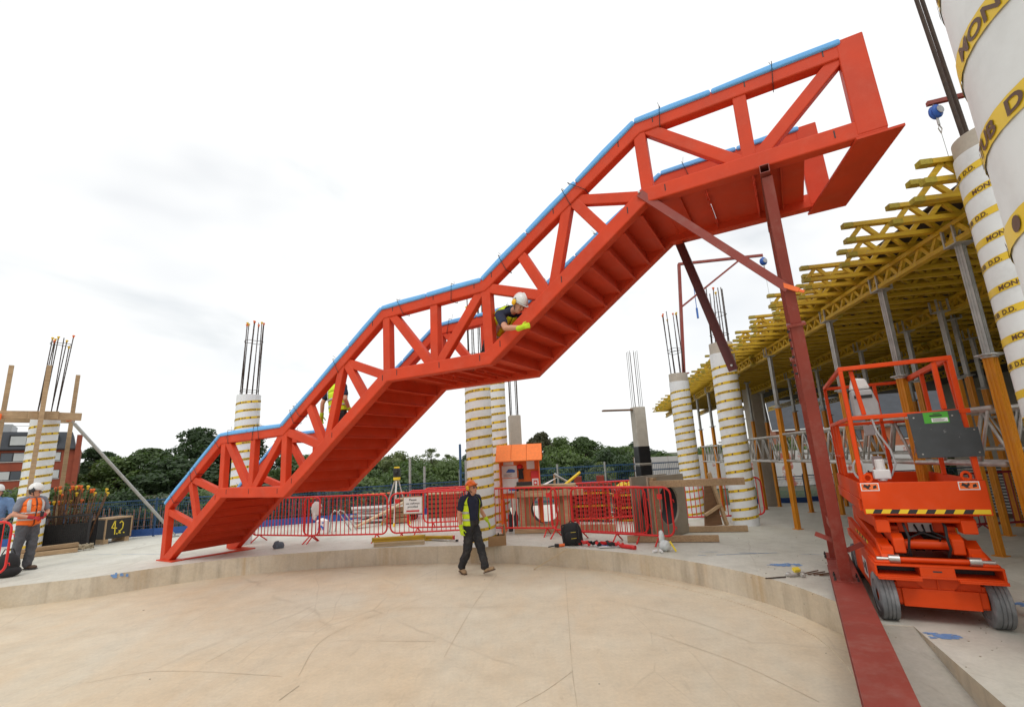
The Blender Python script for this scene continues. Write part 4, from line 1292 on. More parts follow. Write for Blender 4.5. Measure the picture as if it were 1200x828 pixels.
lp('inner_shield', M('steel_dark'), lambda m: m.span((-0.3, 0.5, 0.6), (0.3, 0.52, 1.0)), 0)
# platform: floor, toe boards
lp('platform_floor', LO, lambda m: (m.span((-0.49, -0.155, 1.06), (0.53, 1.98, 1.10)), m.span((-0.42, -0.05, 1.02), (0.46, 1.9, 1.06))), 0.004)
lp('toe_board', LO, lambda m: m.span((-0.49, -0.185, 1.045), (0.53, -0.155, 1.37)), 0.006)
for x0, x1 in ((-0.50, -0.475), (0.515, 0.54)):
    lp('toe_board', LO, lambda m: m.span((x0, -0.155, 1.20), (x1, 1.96, 1.37)), 0.004)
    lp('lower_frame', LO, lambda m: m.span((x0 - 0.012, -0.10, 1.075), (x1 + 0.012, 1.98, 1.20)), 0.006)
lp('toe_board', LO, lambda m: m.span((-0.49, 1.96, 1.20), (0.53, 1.985, 1.37)), 0.004)
hz = lp('hazard_strip', M('hazard_yellow'), lambda m: m.span((-0.475, -0.1885, 1.058), (0.515, -0.1855, 1.10)), 0)
for q in range(7):
    x = -0.42 + q * 0.145
    if q < 6:
        lp('stripe', M('print_black'), lambda m: m.prism([(x, 1.058), (x + 0.07, 1.058), (x + 0.095, 1.10), (x + 0.025, 1.10)], (0, -0.1895, 0), (1, 0, 0), (0, 0, 1), (0, 1, 0), 0.001), 0, hz)
for x in (-0.40, 0.40):
    d = lp('warning_decal', M('white_paint'), lambda m: m.span((x - 0.08, -0.1875, 1.285), (x + 0.08, -0.1853, 1.365)), 0)
    lp('decal_field', M('cap_orange'), lambda m: m.span((x - 0.072, -0.1885, 1.293), (x + 0.072, -0.1876, 1.357)), 0, d)
    def pict(m):
        m.prism([(-0.06, 0.0), (-0.045, 0.03), (-0.015, 0.012), (0.0, 0.03), (0.01, 0.01), (-0.01, -0.012), (0.005, -0.028), (-0.025, -0.02), (-0.04, -0.005)], (x, -0.1893, 1.325), (1, 0, 0), (0, 0, 1), (0, 1, 0), 0.0006)
        m.prism([(0.025, -0.02), (0.06, -0.01), (0.055, 0.02), (0.03, 0.01)], (x, -0.1893, 1.325), (1, 0, 0), (0, 0, 1), (0, 1, 0), 0.0006)
    lp('pictogram', M('print_black'), pict, 0, d)
    def lug(m):
        m.path([(x + 0.035 * math.cos(a), -0.17, 1.415 + 0.04 * math.sin(a)) for a in [2 * PI * k / 14 for k in range(14)]], 0.012, 6, closed=True)
    lp('lifting_eye', LO, lug, 0, smooth=True)
# guard rails
SQ = 0.042
def rail(name, p0, p1, w=SQ, d=SQ, par=None):
    return lp(name, LO, lambda m: m.bar(p0, p1, w, d, (0, 0, 1) if abs(p1[2] - p0[2]) < 0.5 else (0, 1, 0), 0.0), 0.006)
ZT, ZM = 2.60, 2.05
xl, xr = -0.455, 0.495
yf, yr = -0.15, 1.93
rail('guard_post', (xl, yf, 1.37), (xl, yf, ZT - 0.021)); rail('guard_post', (xr, yf, 1.37), (xr, yf, ZT - 0.021))
rail('guard_post', (xl + 0.145, yf + 0.05, ZM + 0.03), (xl + 0.10, yf + 0.05, ZT - 0.03))
rail('guard_post', (xr - 0.13, yf + 0.02, ZM + 0.03), (xr - 0.13, yf + 0.02, ZT - 0.03), 0.05)
rail('guard_post', (xr + 0.03, yf + 0.12, 1.37), (xr + 0.0, yf + 0.12, ZT - 0.03))
rail('guard_post', (xl, yr, 1.37), (xl, yr, ZT - 0.021)); rail('guard_post', (xr, yr, 1.37), (xr, yr, ZT - 0.021))
rail('guard_post', (xl, 1.25, 1.37), (xl, 1.25, ZM - 0.02)); rail('guard_post', (xr, 1.0, 1.37), (xr, 1.0, ZT - 0.021))
rail('guard_post', (xl, 1.62, 1.37), (xl, 1.62, ZM - 0.02))
rail('guard_post', (xr - 0.35, yr, 1.37), (xr - 0.35, yr, ZT - 0.02))
rail('top_rail', (xl - 0.02, yf, ZT), (xr + 0.02, yf, ZT), 0.045, 0.045)
rail('mid_rail', (xl + 0.02, yf, ZM), (xr + 0.06, yf - 0.004, ZM + 0.0), 0.045, 0.045)
rail('top_rail', (xl, yf + 0.025, ZT), (xl, yr + 0.02, ZT)); rail('top_rail', (xr, yf + 0.025, ZT), (xr, yr + 0.02, ZT), 0.05, 0.06)
rail('mid_rail', (xl, yf + 0.025, ZM), (xl, yr, ZM)); rail('mid_rail', (xr, yf + 0.025, ZM), (xr, yr, ZM))
rail('top_rail', (xl + 0.022, yr, ZT - 0.01), (xr - 0.026, yr, ZT - 0.01)); rail('mid_rail', (xl + 0.022, yr, ZM), (xr - 0.022, yr, ZM))
rail('lower_rail', (xl, 1.2, 1.62), (xl, yr, 1.62), 0.03, 0.03)
# grey panel with green notice
pn = lp('grey_panel', M('lift_grey'), lambda m: m.prism([(0.045, 2.055), (0.46, 2.065), (0.47, 1.885), (0.575, 1.885), (0.575, 1.60), (0.055, 1.60)], (0, -0.19, 0), (1, 0, 0), (0, 0, 1), (0, 1, 0), 0.012), 0.004)
lp('green_notice', M('print_green'), lambda m: m.span((0.17, -0.1935, 1.945), (0.37, -0.1905, 2.055)), 0, pn)
def notice(m):
    m.span((0.23, -0.195, 1.955), (0.36, -0.1940, 1.995))
lp('notice_field', M('white_paint'), notice, 0, pn)
def nlines(m):
    for k in range(4):
        m.span((0.24, -0.1960, 1.960 + k * 0.009), (0.24 + (0.11, 0.09, 0.10, 0.07)[k], -0.1953, 1.963 + k * 0.009))
    m.span((0.22, -0.1945, 2.012), (0.32, -0.1937, 2.026)); m.span((0.25, -0.1945, 2.034), (0.31, -0.1937, 2.042))
lp('notice_print', M('print_black'), nlines, 0, pn)
for x, z in ((0.09, 2.01), (0.40, 2.01), (0.54, 1.86), (0.54, 1.64), (0.10, 1.64)):
    lp('screw', M('steel_bright'), lambda m: m.tube((x, -0.194, z), (x, -0.189, z), 0.008, 8), 0, pn)
# platform controls on the left front rail, with cable; gate hardware
cb = lp('control_box', M('lift_box'), lambda m: m.prism([(0, 0), (0.24, 0), (0.24, 0.14), (0.2, 0.30), (0.0, 0.30)], (-0.36, 0.16, 2.08), (1, 0, 0), (0, 0, 1), (0, 1, 0), 0.16), 0.015)
lp('control_face', M('print_black'), lambda m: m.box((-0.25, 0.155, 2.30), (0.17, 0.008, 0.035)), 0, cb)
lp('control_head', M('white_paint'), lambda m: m.prism([(0, 0), (0.2, 0), (0.17, 0.12), (0.04, 0.14)], (-0.36, 0.2, 2.39), (1, 0, 0), (0, 0, 1), (0, 1, 0), 0.12), 0.02)
lp('cable', M('lift_box'), lambda m: m.path([(-0.22, 0.15, 2.08), (-0.20, 0.10, 1.9), (-0.12, 0.05, 1.7), (-0.10, 0.05, 1.55), (-0.15, 0.08, 1.42), (-0.28, 0.1, 1.40)], 0.011, 8), 0, smooth=True)
lp('cable_coil', M('lift_box'), lambda m: m.path([(-0.44 + 0.05 * math.cos(a), 0.02, 1.5 + 0.1 * math.sin(a)) for a in [2 * PI * k / 16 for k in range(16)]], 0.011, 6, closed=True), 0, smooth=True)
lp('power_socket', M('white_paint'), lambda m: (m.tube((-0.24, 0.06, 1.37), (-0.24, 0.06, 1.60), 0.045, 14), m.box((-0.24, 0.06, 1.44), (0.15, 0.1, 0.1))), 0.01)
lp('latch_box', M('lift_box'), lambda m: m.box((-0.02, 1.90, 1.95), (0.12, 0.05, 0.14)), 0.006)
lp('latch_box', M('lift_box'), lambda m: m.box((0.0, 1.90, 1.52), (0.12, 0.05, 0.14)), 0.006)
lp('yellow_handle', M('hazard_yellow'), lambda m: m.box((0.02, 1.84, 1.44), (0.12, 0.04, 0.04)), 0.012)

for k, (x0, x1) in enumerate(((-0.05, 0.12), (0.02, -0.14), (0.09, 0.18))):
    lp('hose', M('black_rubber'), lambda m: m.path([(x0, 0.12, 0.93), (x0 * 0.8, 0.02, 0.86), (x1, -0.03, 0.80), (x1 * 0.9, 0.06, 0.70), (x0, 0.25, 0.64)], 0.010, 7), 0, smooth=True)
# ------------------------------------------------------------------ red pedestrian barriers
def barrier_meshes(mname):
    m = M(mname); L, H = 2.28, 1.10; z0 = 0.17; r = 0.15
    pts = []
    for cx, cz, a0 in ((L / 2 - r, H - r, 0), (-L / 2 + r, H - r, 90), (-L / 2 + r, z0 + r, 180), (L / 2 - r, z0 + r, 270)):
        for k in range(6):
            a = R(a0 + 90 * k / 5); pts.append((cx + r * math.cos(a), 0, cz + r * math.sin(a)))
    f = MB(); f.path(pts, 0.021, 8, closed=True); frame = f.mesh('frame', m, smooth=True)
    b = MB(); b.tube((0, 0, z0), (0, 0, H), 0.0105, 6, cap=False); bar = b.mesh('upright', m, smooth=True)
    b = MB(); b.box((0, 0, 0), (0.10, 0.012, 0.10)); pl = b.mesh('number_plate', m)
    b = MB(); b.tube((0, 0, z0), (0, -0.26, 0.0), 0.016, 7); b.tube((0, 0, z0), (0, 0.26, 0.0), 0.016, 7); foot = b.mesh('foot', m, smooth=True)
    b = MB(); b.path([(0, 0, 0), (0.05, 0, 0), (0.06, 0, -0.05)], 0.009, 6); hook = b.mesh('hook', m, smooth=True)
    return frame, bar, pl, foot, hook, L, H
BM = {k: barrier_meshes(k) for k in ('barrier_red', 'barrier_red_dark')}
def barrier(a, b, label, mname='barrier_red', feet=(0.12, 0.88), plate=True, fixed=None, z=None):
    frame, bar, pl, foot, hook, L, H = BM[mname]
    a, b = Vector((a[0], a[1], 0)), Vector((b[0], b[1], 0))
    c = (a + b) / 2; rz = math.atan2(b.y - a.y, b.x - a.x)
    zz = floor_z(c.x, c.y) if z is None else z
    t = thing('pedestrian_barrier', label, 'barrier', (c.x, c.y, zz), rz, 'red pedestrian barriers')
    inst('frame', frame, t)
    n = 20
    for k in range(1, n):
        inst('upright', bar, t, (-L / 2 + L * k / n, 0, 0))
    for f in feet: inst('foot', foot, t, (-L / 2 + L * f, 0, 0))
    if plate: inst('number_plate', pl, t, (-L / 2 + L * (0.93 if fixed is None else fixed), 0, 0.92))
    for sx in (1,):
        for hz in (0.35, 0.86): inst('hook', hook, t, (L / 2 - 0.005, 0, hz))
    return t
def around(c, ang, s):
    d = Vector((math.cos(ang), math.sin(ang))) * 1.14
    return (c[0] - d.x, c[1] - d.y), (c[0] + d.x, c[1] + d.y)
barrier((-7.15, 13.45), (-5.02, 12.62), 'red barrier behind the foot of the staircase, partly hidden by it', plate=False)
barrier((-5.50, 12.80), (-3.24, 12.34), 'red barrier in front of the stacked scaffold tubes and plank', fixed=0.07)
b3 = barrier((-3.18, 12.42), (-0.92, 12.40), 'red barrier carrying a small white notice, left of the walking man', fixed=0.07)
barrier((-2.95, 13.35), (-0.75, 12.95), 'red barrier standing slanted just behind the one with the notice', plate=False)
barrier((-2.71, 14.25), (-0.45, 14.2), 'red barrier furthest back behind the walking man', plate=False)
barrier((-1.2, 12.72), (0.84, 11.92), 'red barrier in front of the orange kiosk', fixed=0.91)
barrier((0.80, 11.68), (2.55, 10.50), 'red barrier behind the black backpack, second of two overlapping', feet=(0.04, 0.92), plate=True, fixed=0.72)
barrier((1.22, 11.28), (2.95, 10.02), 'red barrier nearest the kerb, with three pairs of feet', feet=(0.10, 0.46, 0.86), fixed=0.90)
barrier((1.30, 13.5), (3.53, 13.7), 'red barrier behind the two overlapping ones, in front of the pallets', plate=False)
barrier((4.05, 13.25), (6.3, 13.05), 'red barrier behind the box with the round hole', plate=False)
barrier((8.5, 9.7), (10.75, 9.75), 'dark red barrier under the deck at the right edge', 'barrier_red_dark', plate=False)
barrier((-11.7, 8.52), (-9.66, 9.55), 'red barrier cut by the left edge of the picture', plate=False)
# notice on the barrier
nt = tag(thing('notice_board', 'small white framed notice hanging on a red barrier', 'notice', (-2.62, 12.36, SL + 0.60), 0.0), 'small white framed notice hanging on a red barrier', 'notice')
nt.rotation_euler = (0, 0, -0.01)
mb = MB(); mb.span((-0.245, -0.02, 0), (0.245, 0.0, 0.42)); mb.build('frame', M('timber'), nt, bevel=0.004)
mb = MB(); mb.span((-0.222, -0.024, 0.022), (0.222, -0.0205, 0.398)); mb.build('board', M('paper'), nt)
mb = MB()
put_text(mb, 'Please', 0.075, (0, -0.0265, 0.315), (1, 0, 0), (0, 0, 1), 0.001)
put_text(mb, 'use walkways', 0.062, (0, -0.0265, 0.235), (1, 0, 0), (0, 0, 1), 0.001)
put_text(mb, 'provided', 0.07, (0, -0.0265, 0.155), (1, 0, 0), (0, 0, 1), 0.001)
mb.build('wording', M('print_black'), nt)
mb = MB(); mb.prism([(-0.16, 0.055), (0.13, 0.055), (0.13, 0.04), (0.17, 0.075), (0.13, 0.11), (0.13, 0.095), (-0.16, 0.095)], (0, -0.027, 0), (1, 0, 0), (0, 0, 1), (0, 1, 0), 0.002); mb.build('arrow', M('print_red'), nt)

# ------------------------------------------------------------------ orange site kiosk
kx = thing('site_kiosk', 'orange plywood site kiosk with pitched roof and notices', 'kiosk', (0.06, 12.82, SL), R(-4))
kx.scale = (0.82, 0.86, 0.86)
mb = MB(); mb.span((-0.62, -0.02, 0.95), (0.62, 0.02, 2.05)); mb.build('back_board', M('kiosk_orange'), kx)
for s in (-1, 1):
    mb = MB(); mb.span((s * 0.62, -0.38, 0.95), (s * 0.60, -0.02, 2.05)); mb.build('side_board', M('kiosk_orange'), kx)
    mb = MB(); mb.span((s * 0.61 - 0.05, -0.03, 0.0), (s * 0.61 + 0.05, 0.06, 0.95)); mb.build('leg', M('kiosk_orange'), kx)
    mb = MB(); mb.bar((s * 0.56, -0.40, 0.02), (s * 0.56, 0.45, 0.02), 0.09, 0.05); mb.build('foot_beam', M('kiosk_orange'), kx)
    mb = MB(); mb.bar((s * 0.56, 0.40, 0.06), (s * 0.56, 0.03, 0.9), 0.06, 0.05, (0, 1, 0)); mb.build('rear_strut', M('kiosk_orange'), kx)
for k in range(3):
    mb = MB(); x0 = -0.72 + k * 0.48
    mb.add([(x0 + 0.006, -0.52, 2.04), (x0 + 0.474, -0.52, 2.04), (x0 + 0.474, 0.0, 2.52), (x0 + 0.006, 0.0, 2.52),
            (x0 + 0.006, -0.50, 2.015), (x0 + 0.474, -0.50, 2.015), (x0 + 0.474, 0.02, 2.495), (x0 + 0.006, 0.02, 2.495)],
           [(0, 1, 2, 3), (7, 6, 5, 4), (0, 4, 5, 1), (1, 5, 6, 2), (2, 6, 7, 3), (3, 7, 4, 0)])
    mb.build('roof_panel', M('kiosk_roof'), kx)
mb = MB(); mb.add([(-0.72, 0.025, 2.52), (0.72, 0.025, 2.52), (0.72, 0.45, 2.1), (-0.72, 0.45, 2.1)], [(0, 1, 2, 3)]); mb.build('roof_panel', M('kiosk_roof'), kx)
for s in (-1, 1):
    mb = MB(); mb.add([(s * 0.61, -0.42, 2.05), (s * 0.61, 0.38, 2.05), (s * 0.61, 0.0, 2.46)], [(0, 1, 2)]); mb.build('gable', M('kiosk_orange'), kx)
def sheet(x0, x1, z0, z1, m, name='notice', y=-0.024):
    mb = MB(); mb.span((x0, y - 0.004, z0), (x1, y, z1)); return mb.build(name, M(m), kx)
a = sheet(-0.58, -0.10, 1.55, 1.90, 'paper'); b = sheet(-0.57, -0.07, 1.10, 1.53, 'paper')
sheet(-0.52, -0.20, 1.92, 2.06, 'white_paint'); sheet(0.22, 0.46, 1.78, 2.08, 'paper')
for q, (x0, z0) in enumerate(((-0.45, 1.70), (-0.40, 1.17))):   # printed plans
    mb = MB()
    mb.prism([(0, 0), (0.28, 0), (0.30, 0.06), (0.20, 0.10), (0.08, 0.10)], (x0, -0.030, z0), (1, 0, 0), (0, 0, 1), (0, 1, 0), 0.001)
    mb.build('printed_plan', M('print_blue'), a if q == 0 else b)
    mb = MB()
    for k in range(5): mb.span((x0 - 0.08, -0.0300, z0 - 0.05 - 0.018 * k), (x0 + 0.2 - 0.03 * (k % 3), -0.0290, z0 - 0.045 - 0.018 * k))
    mb.build('print_lines', M('print_black'), a if q == 0 else b)
mb = MB(); mb.blob((0.0, -0.08, 1.86), (0.10, 0.07, 0.07)); mb.build('beacon', M('plastic_red'), kx, smooth=True)
mb = MB(); mb.prism([(-0.08, 0.0), (0.09, 0.0), (0.07, 0.22), (0.11, 0.30), (-0.10, 0.30), (-0.06, 0.22)], (0.02, -0.10, 1.50), (1, 0, 0), (0, 0, 1), (0, 1, 0), 0.07); mb.build('siren_horn', M('black_rubber'), kx, bevel=0.01)
mb = MB(); mb.span((-0.12, -0.20, 0.95), (0.36, -0.03, 1.42)); mb.build('cabinet', M('black_box'), kx, bevel=0.01)
st = MB(); st.span((0.34, -0.14, 1.15), (0.60, -0.025, 1.72)); stt = st.build('first_aid_station', M('plastic_red'), kx, bevel=0.008)
mb = MB(); mb.span((0.37, -0.1445, 1.26), (0.57, -0.1405, 1.50)); mb.build('call_point_panel', M('white_paint'), stt)
mb = MB(); mb.span((0.41, -0.148, 1.31), (0.53, -0.145, 1.45)); mb.build('call_point', M('print_red'), stt)
mb = MB(); mb.tube((0.47, -0.150, 1.38), (0.47, -0.148, 1.38), 0.035, 12); mb.build('button', M('white_paint'), stt)
mb = MB(); mb.span((-0.10, -0.10, 0.08), (0.30, 0.0, 0.95)); mb.build('equipment_rack', M('steel_black'), kx)
mb = MB()
for k in range(3): mb.lathe([(0, 0), (0.07, 0), (0.07, 0.42), (0.03, 0.5), (0.02, 0.56), (0, 0.56)], 12, (-0.35 + 0.17 * k, -0.2, 0.05))
mb.build('extinguishers', M('steel_black'), kx, smooth=True)
pp = tag(MB().add([(0, 0, 0), (0.35, 0.03, 0.13), (0.38, -0.1, 0.16), (0.1, -0.14, 0.01)], [(0, 1, 2, 3)]).build('paper_sheet', M('paper')), 'crumpled white sheet of paper sticking out by the kiosk', 'paper')
pp.location = (0.60, 12.5, 1.50)
sol = pp.modifiers.new('s', 'SOLIDIFY'); sol.thickness = 0.004

# ------------------------------------------------------------------ formwork boxes with round holes
def holed_panel(mb, w, h, cx, cz, r, y0, y1, n=40):
    """rectangular panel with a round hole and a real thickness"""
    ring, out = [], []
    for k in range(n):
        a = 2 * PI * k / n; c, s = math.cos(a), math.sin(a)
        ring.append((cx + r * c, cz + r * s))
        t = 1e9
        if c > 1e-6: t = min(t, (w / 2 - cx) / c)
        if c < -1e-6: t = min(t, (-w / 2 - cx) / c)
        if s > 1e-6: t = min(t, (h - cz) / s)
        if s < -1e-6: t = min(t, (-cz) / s)
        out.append((cx + t * c, cz + t * s))
    for cnr in ((-w / 2, 0), (w / 2, 0), (w / 2, h), (-w / 2, h)):   # snap the nearest ray to each corner
        k = min(range(n), key=lambda i: (out[i][0] - cnr[0]) ** 2 + (out[i][1] - cnr[1]) ** 2); out[k] = cnr
    vs = [(p[0], y0, p[1]) for p in ring] + [(p[0], y0, p[1]) for p in out] + [(p[0], y1, p[1]) for p in ring] + [(p[0], y1, p[1]) for p in out]
    fs = []
    for k in range(n):
        j = (k + 1) % n
        fs += [(k, j, n + j, n + k), (2 * n + j, 2 * n + k, 3 * n + k, 3 * n + j), (j, k, 2 * n + k, 2 * n + j), (n + k, n + j, 3 * n + j, 3 * n + k)]
    mb.add(vs, fs)
def duct_form(loc, rz, label, w, h, r, cz, depth, pm, beams, upright_x):
    t = thing('duct_form', label, 'formwork', loc, rz)
    for y in (0.0, depth):
        mb = MB(); holed_panel(mb, w, h, 0.0 if y == 0 else 0.0, cz, r, y, y + 0.05); mb.build('holed_panel', M(pm), t)
    mb = MB(); mb.lathe([(r + 0.002, 0.02), (r + 0.002, depth + 0.03), (r + 0.02, depth + 0.03), (r + 0.02, 0.02), (r + 0.002, 0.02)], 40, (0, 0, cz), axis='y'); mb.build('duct_liner', M('black_rubber'), t, smooth=True)
    for (p0, p1, wd, hh) in beams:
        mb = MB(); mb.bar(p0, p1, wd, hh); mb.build('timber_rail', M('timber'), t, bevel=0.004)
    for x in upright_x:
        mb = MB(); mb.span((x - 0.07, -0.08, 0.02), (x + 0.07, -0.002, h - 0.02)); mb.build('upright', M('timber'), t, bevel=0.004)
    return t
df = duct_form((3.25, 10.95, 0.37), R(42), 'weathered concrete box form with a round hole and timber rails, right of the barriers', 1.42, 1.28, 0.41, 0.66, 0.42, 'cast_concrete', [], (-0.58,))
for (p0, p1, wd, hh) in (((2.75, 10.50, 1.50), (4.57, 10.12, 1.50), 0.09, 0.14), ((2.20, 10.58, 0.43), (3.92, 10.16, 0.43), 0.09, 0.12), ((3.1, 11.62, 0.43), (4.98, 11.2, 0.43), 0.09, 0.12)):
    a_ = Matrix.Rotation(-R(42), 3, 'Z') @ (Vector(p0) - Vector((3.25, 10.95, 0.37))); b_2 = Matrix.Rotation(-R(42), 3, 'Z') @ (Vector(p1) - Vector((3.25, 10.95, 0.37)))
    mb = MB(); mb.bar(a_, b_2, wd, hh); mb.build('timber_rail', M('timber'), df, bevel=0.004)
duct_form((0.62, 12.55, SL), R(-9), 'brown timber box form with a round hole behind the barriers near the kiosk', 1.25, 1.04, 0.34, 0.54, 0.36, 'plywood',
          [((-0.75, -0.13, 0.09), (1.7, -0.13, 0.09), 0.1, 0.16), ((-0.72, -0.13, 0.93), (1.0, -0.13, 0.93), 0.08, 0.14), ((-0.72, 0.2, 1.09), (0.8, 0.2, 1.09), 0.5, 0.07)], (-0.56, 0.56))
# triangular timber kicker beside the far column
t = thing('timber_kicker', 'triangular brown timber kicker leaning beside the striped column', 'timber frame', (4.68, 12.35, 0.345), R(20))
mb = MB(); mb.prism([(-0.25, 0), (0.28, 0), (0.12, 1.1), (-0.10, 1.1)], (0, 0, 0), (1, 0, 0), (0, 0, 1), (0, 1, 0), 0.03); mb.build('ply_gusset', M('timber_dark'), t)
mb = MB(); mb.bar((0.02, -0.05, 1.25), (0.36, -0.05, 0.0), 0.08, 0.07, (0, 1, 0)); mb.build('raker', M('timber'), t)
mb = MB(); mb.bar((-0.25, -0.06, 0.28), (0.25, -0.06, 0.48), 0.06, 0.07, (0, 1, 0)); mb.build('cleat', M('timber'), t)
# ------------------------------------------------------------------ small things on the slab
# black backpack
bk = thing('backpack', 'black backpack standing on the slab by the kerb', 'backpack', (1.08, 10.62, SL), R(-15))
bk.scale = (1.05, 1.0, 0.84); bk.rotation_euler = (R(-10), R(-6), R(-15))
mb = MB()
rings = []
for z, rx, ry, dy in ((0.0, 0.17, 0.11, 0), (0.03, 0.20, 0.135, 0), (0.2, 0.205, 0.14, 0), (0.36, 0.19, 0.13, 0.01), (0.46, 0.155, 0.105, 0.02), (0.52, 0.09, 0.06, 0.03)):
    rings.append([Vector((rx * math.copysign(abs(math.cos(a)) ** 0.6, math.cos(a)), dy + ry * math.copysign(abs(math.sin(a)) ** 0.6, math.sin(a)), z)) for a in [2 * PI * k / 16 for k in range(16)]])
mb.loft(rings); mb.build('bag_body', M('fabric_black'), bk, smooth=True)
mb = MB(); mb.blob((0, -0.14, 0.17), (0.15, 0.06, 0.14)); mb.build('front_pocket', M('fabric_black'), bk, smooth=True)
for s in (-1, 1):
    mb = MB(); mb.path([(s * 0.10, 0.06, 0.5), (s * 0.16, -0.12, 0.47), (s * 0.17, -0.17, 0.30), (s * 0.15, -0.16, 0.12)], 0.018, 6); mb.build('strap', M('black_rubber'), bk, smooth=True)
mb = MB(); mb.path([(-0.05, 0.03, 0.51), (0, 0.03, 0.57), (0.05, 0.03, 0.51)], 0.012, 6); mb.build('handle', M('black_rubber'), bk, smooth=True)
for z in (0.14, 0.28):
    mb = MB(); mb.box((0.06, -0.196 if z < 0.2 else -0.185, z), (0.10, 0.006, 0.008)); mb.build('logo_tab', M('mark_yellow'), bk)
# cordless grinder, harness, drawings
gr = thing('power_tool', 'cordless tool with orange grip lying left of the backpack', 'tool', (0.78, 10.45, SL), R(10))
mb = MB(); mb.tube((-0.02, 0, 0.035), (0.10, 0, 0.035), 0.03, 10); mb.build('grip', M('cap_orange'), gr, smooth=True)
mb = MB(); mb.tube((-0.02, 0, 0.035), (-0.10, 0, 0.04), 0.035, 10); mb.tube((-0.10, 0, 0.035), (-0.24, 0, 0.02), 0.012, 8); mb.box((-0.05, 0, 0.03), (0.05, 0.09, 0.05)); mb.build('tool_head', M('steel_black'), gr)
hs = thing('safety_harness', 'red and black safety harness heaped beside the backpack', 'harness', (1.42, 10.35, SL), R(-25))
rh = random.Random(5)
for q, (m, x0) in enumerate((('plastic_red', -0.3), ('fabric_black', -0.05), ('plastic_red', 0.12), ('fabric_black', 0.25), ('plastic_red', 0.40))):
    pts = [(x0 + 0.05 * k + rh.uniform(-0.02, 0.02), rh.uniform(-0.09, 0.09), 0.035 + 0.05 * abs(math.sin(k * 1.3 + q))) for k in range(6)]
    mb = MB(); mb.path(pts, 0.034, 8); mb.build('webbing', M(m), hs, smooth=True)
mb = MB(); mb.tube((0.62, -0.06, 0.04), (0.92, -0.20, 0.04), 0.04, 10); mb.build('lanyard_pack', M('plastic_red'), hs, smooth=True)
dr = thing('drawing_sheets', 'white and blue paper drawings lying flat by the harness', 'papers', (1.68, 10.32, SL + 0.004), R(-30))
for k in range(3):
    mb = MB(); mb.box((0.06 * k, -0.04 * k, 0.004 + 0.006 * k), (0.42, 0.26, 0.003), Matrix.Rotation(0.2 * k, 3, 'Z')); mb.build('sheet', M('paper'), dr)
mb = MB(); mb.box((0.05, -0.05, 0.022), (0.22, 0.10, 0.002)); mb.build('blue_print', M('print_blue'), dr)
# clear plastic bag
pb = thing('plastic_bag', 'crumpled clear plastic bag with a yellow tab on the slab edge', 'plastic bag', (2.66, 9.5, SL), R(-20))
mb = MB(); mb.blob((0, 0, 0.10), (0.11, 0.10, 0.10), n=14, k=10); mb.blob((-0.05, 0.02, 0.24), (0.055, 0.05, 0.13), n=12, k=8)
o = mb.build('bag', M('clear_plastic'), pb, smooth=True)
dm = o.modifiers.new('d', 'DISPLACE'); tx = bpy.data.textures.new('crumple', 'CLOUDS'); tx.noise_scale = 0.05; dm.texture = tx; dm.strength = 0.05
mb = MB(); mb.box((0.14, -0.05, 0.10), (0.03, 0.02, 0.2), Matrix.Rotation(-0.5, 3, 'Y')); mb.build('yellow_tab', M('mark_yellow'), pb)
for k in range(2):
    cp = thing('paper_cup', 'small white cup lying %s of the plastic bag' % ('left' if k == 0 else 'just in front'), 'cup', (2.44 + 0.10 * k, 9.42 - 0.05 * k, SL + 0.03), R(30 + 60 * k))
    mb = MB(); mb.lathe([(0.0, -0.05), (0.022, -0.05), (0.03, 0.05), (0.026, 0.05), (0.019, -0.045), (0.0, -0.045)], 12, axis='x'); mb.build('cup_wall', M('white_paint'), cp, smooth=True)
# yellow beams lying by the kerb
def beam_pile():
    for k, (p, rz, L, m, z, lab) in enumerate((((-2.78, 11.62), R(3), 1.10, 'timber_pale', 0.05, 'pale timber lying under the yellow formwork beam near the kerb'),
                                              ((-2.80, 11.66), R(5), 1.16, 'girder_yellow', 0.15, 'yellow formwork beam lying on a pale timber near the kerb'),
                                              ((-2.05, 12.10), R(-14), 0.95, 'girder_yellow', 0.06, 'short yellow beam with red ends behind the first one'))):
        t = thing('formwork_beam', lab, 'beam', (p[0], p[1], SL + z), rz)
        mb = MB(); mb.box((0, 0, 0.034), (L, 0.09, 0.028)); mb.box((0, 0, 0), (L, 0.035, 0.05)); mb.box((0, 0, -0.034), (L, 0.09, 0.028)); mb.build('timber_section', M(m), t, bevel=0.003)
        for s in (-1, 1):
            mb = MB(); mb.box((s * (L / 2 + 0.008), 0, 0), (0.02, 0.10, 0.10)); mb.build('end_cap', M('girder_end' if k == 1 else ('plastic_red' if k == 2 else 'timber_pale')), t, bevel=0.003)
beam_pile()
lv = thing('spirit_level', 'thin grey bar lying across the slab behind the yellow beams', 'bar', (-1.85, 11.95, SL + 0.03), R(-28))
mb = MB(); mb.box((0, 0, 0), (0.8, 0.04, 0.03)); mb.build('bar', M('alu'), lv, bevel=0.003)
mb = MB(); mb.box((0.42, 0, 0), (0.05, 0.045, 0.04)); mb.build('end_cap', M('steel_black'), lv)
bl = thing('lime_cord', 'small ball of lime green cord on the yellow beams', 'cord', (-2.66, 11.95, SL + 0.06), 0)
mb = MB(); mb.path([(0.09 * math.cos(1.9 * k), 0.07 * math.sin(2.3 * k), 0.02 * math.sin(1.1 * k) + 0.02) for k in range(22)], 0.012, 5, closed=True); mb.build('cord', M('glove_lime'), bl, smooth=True)
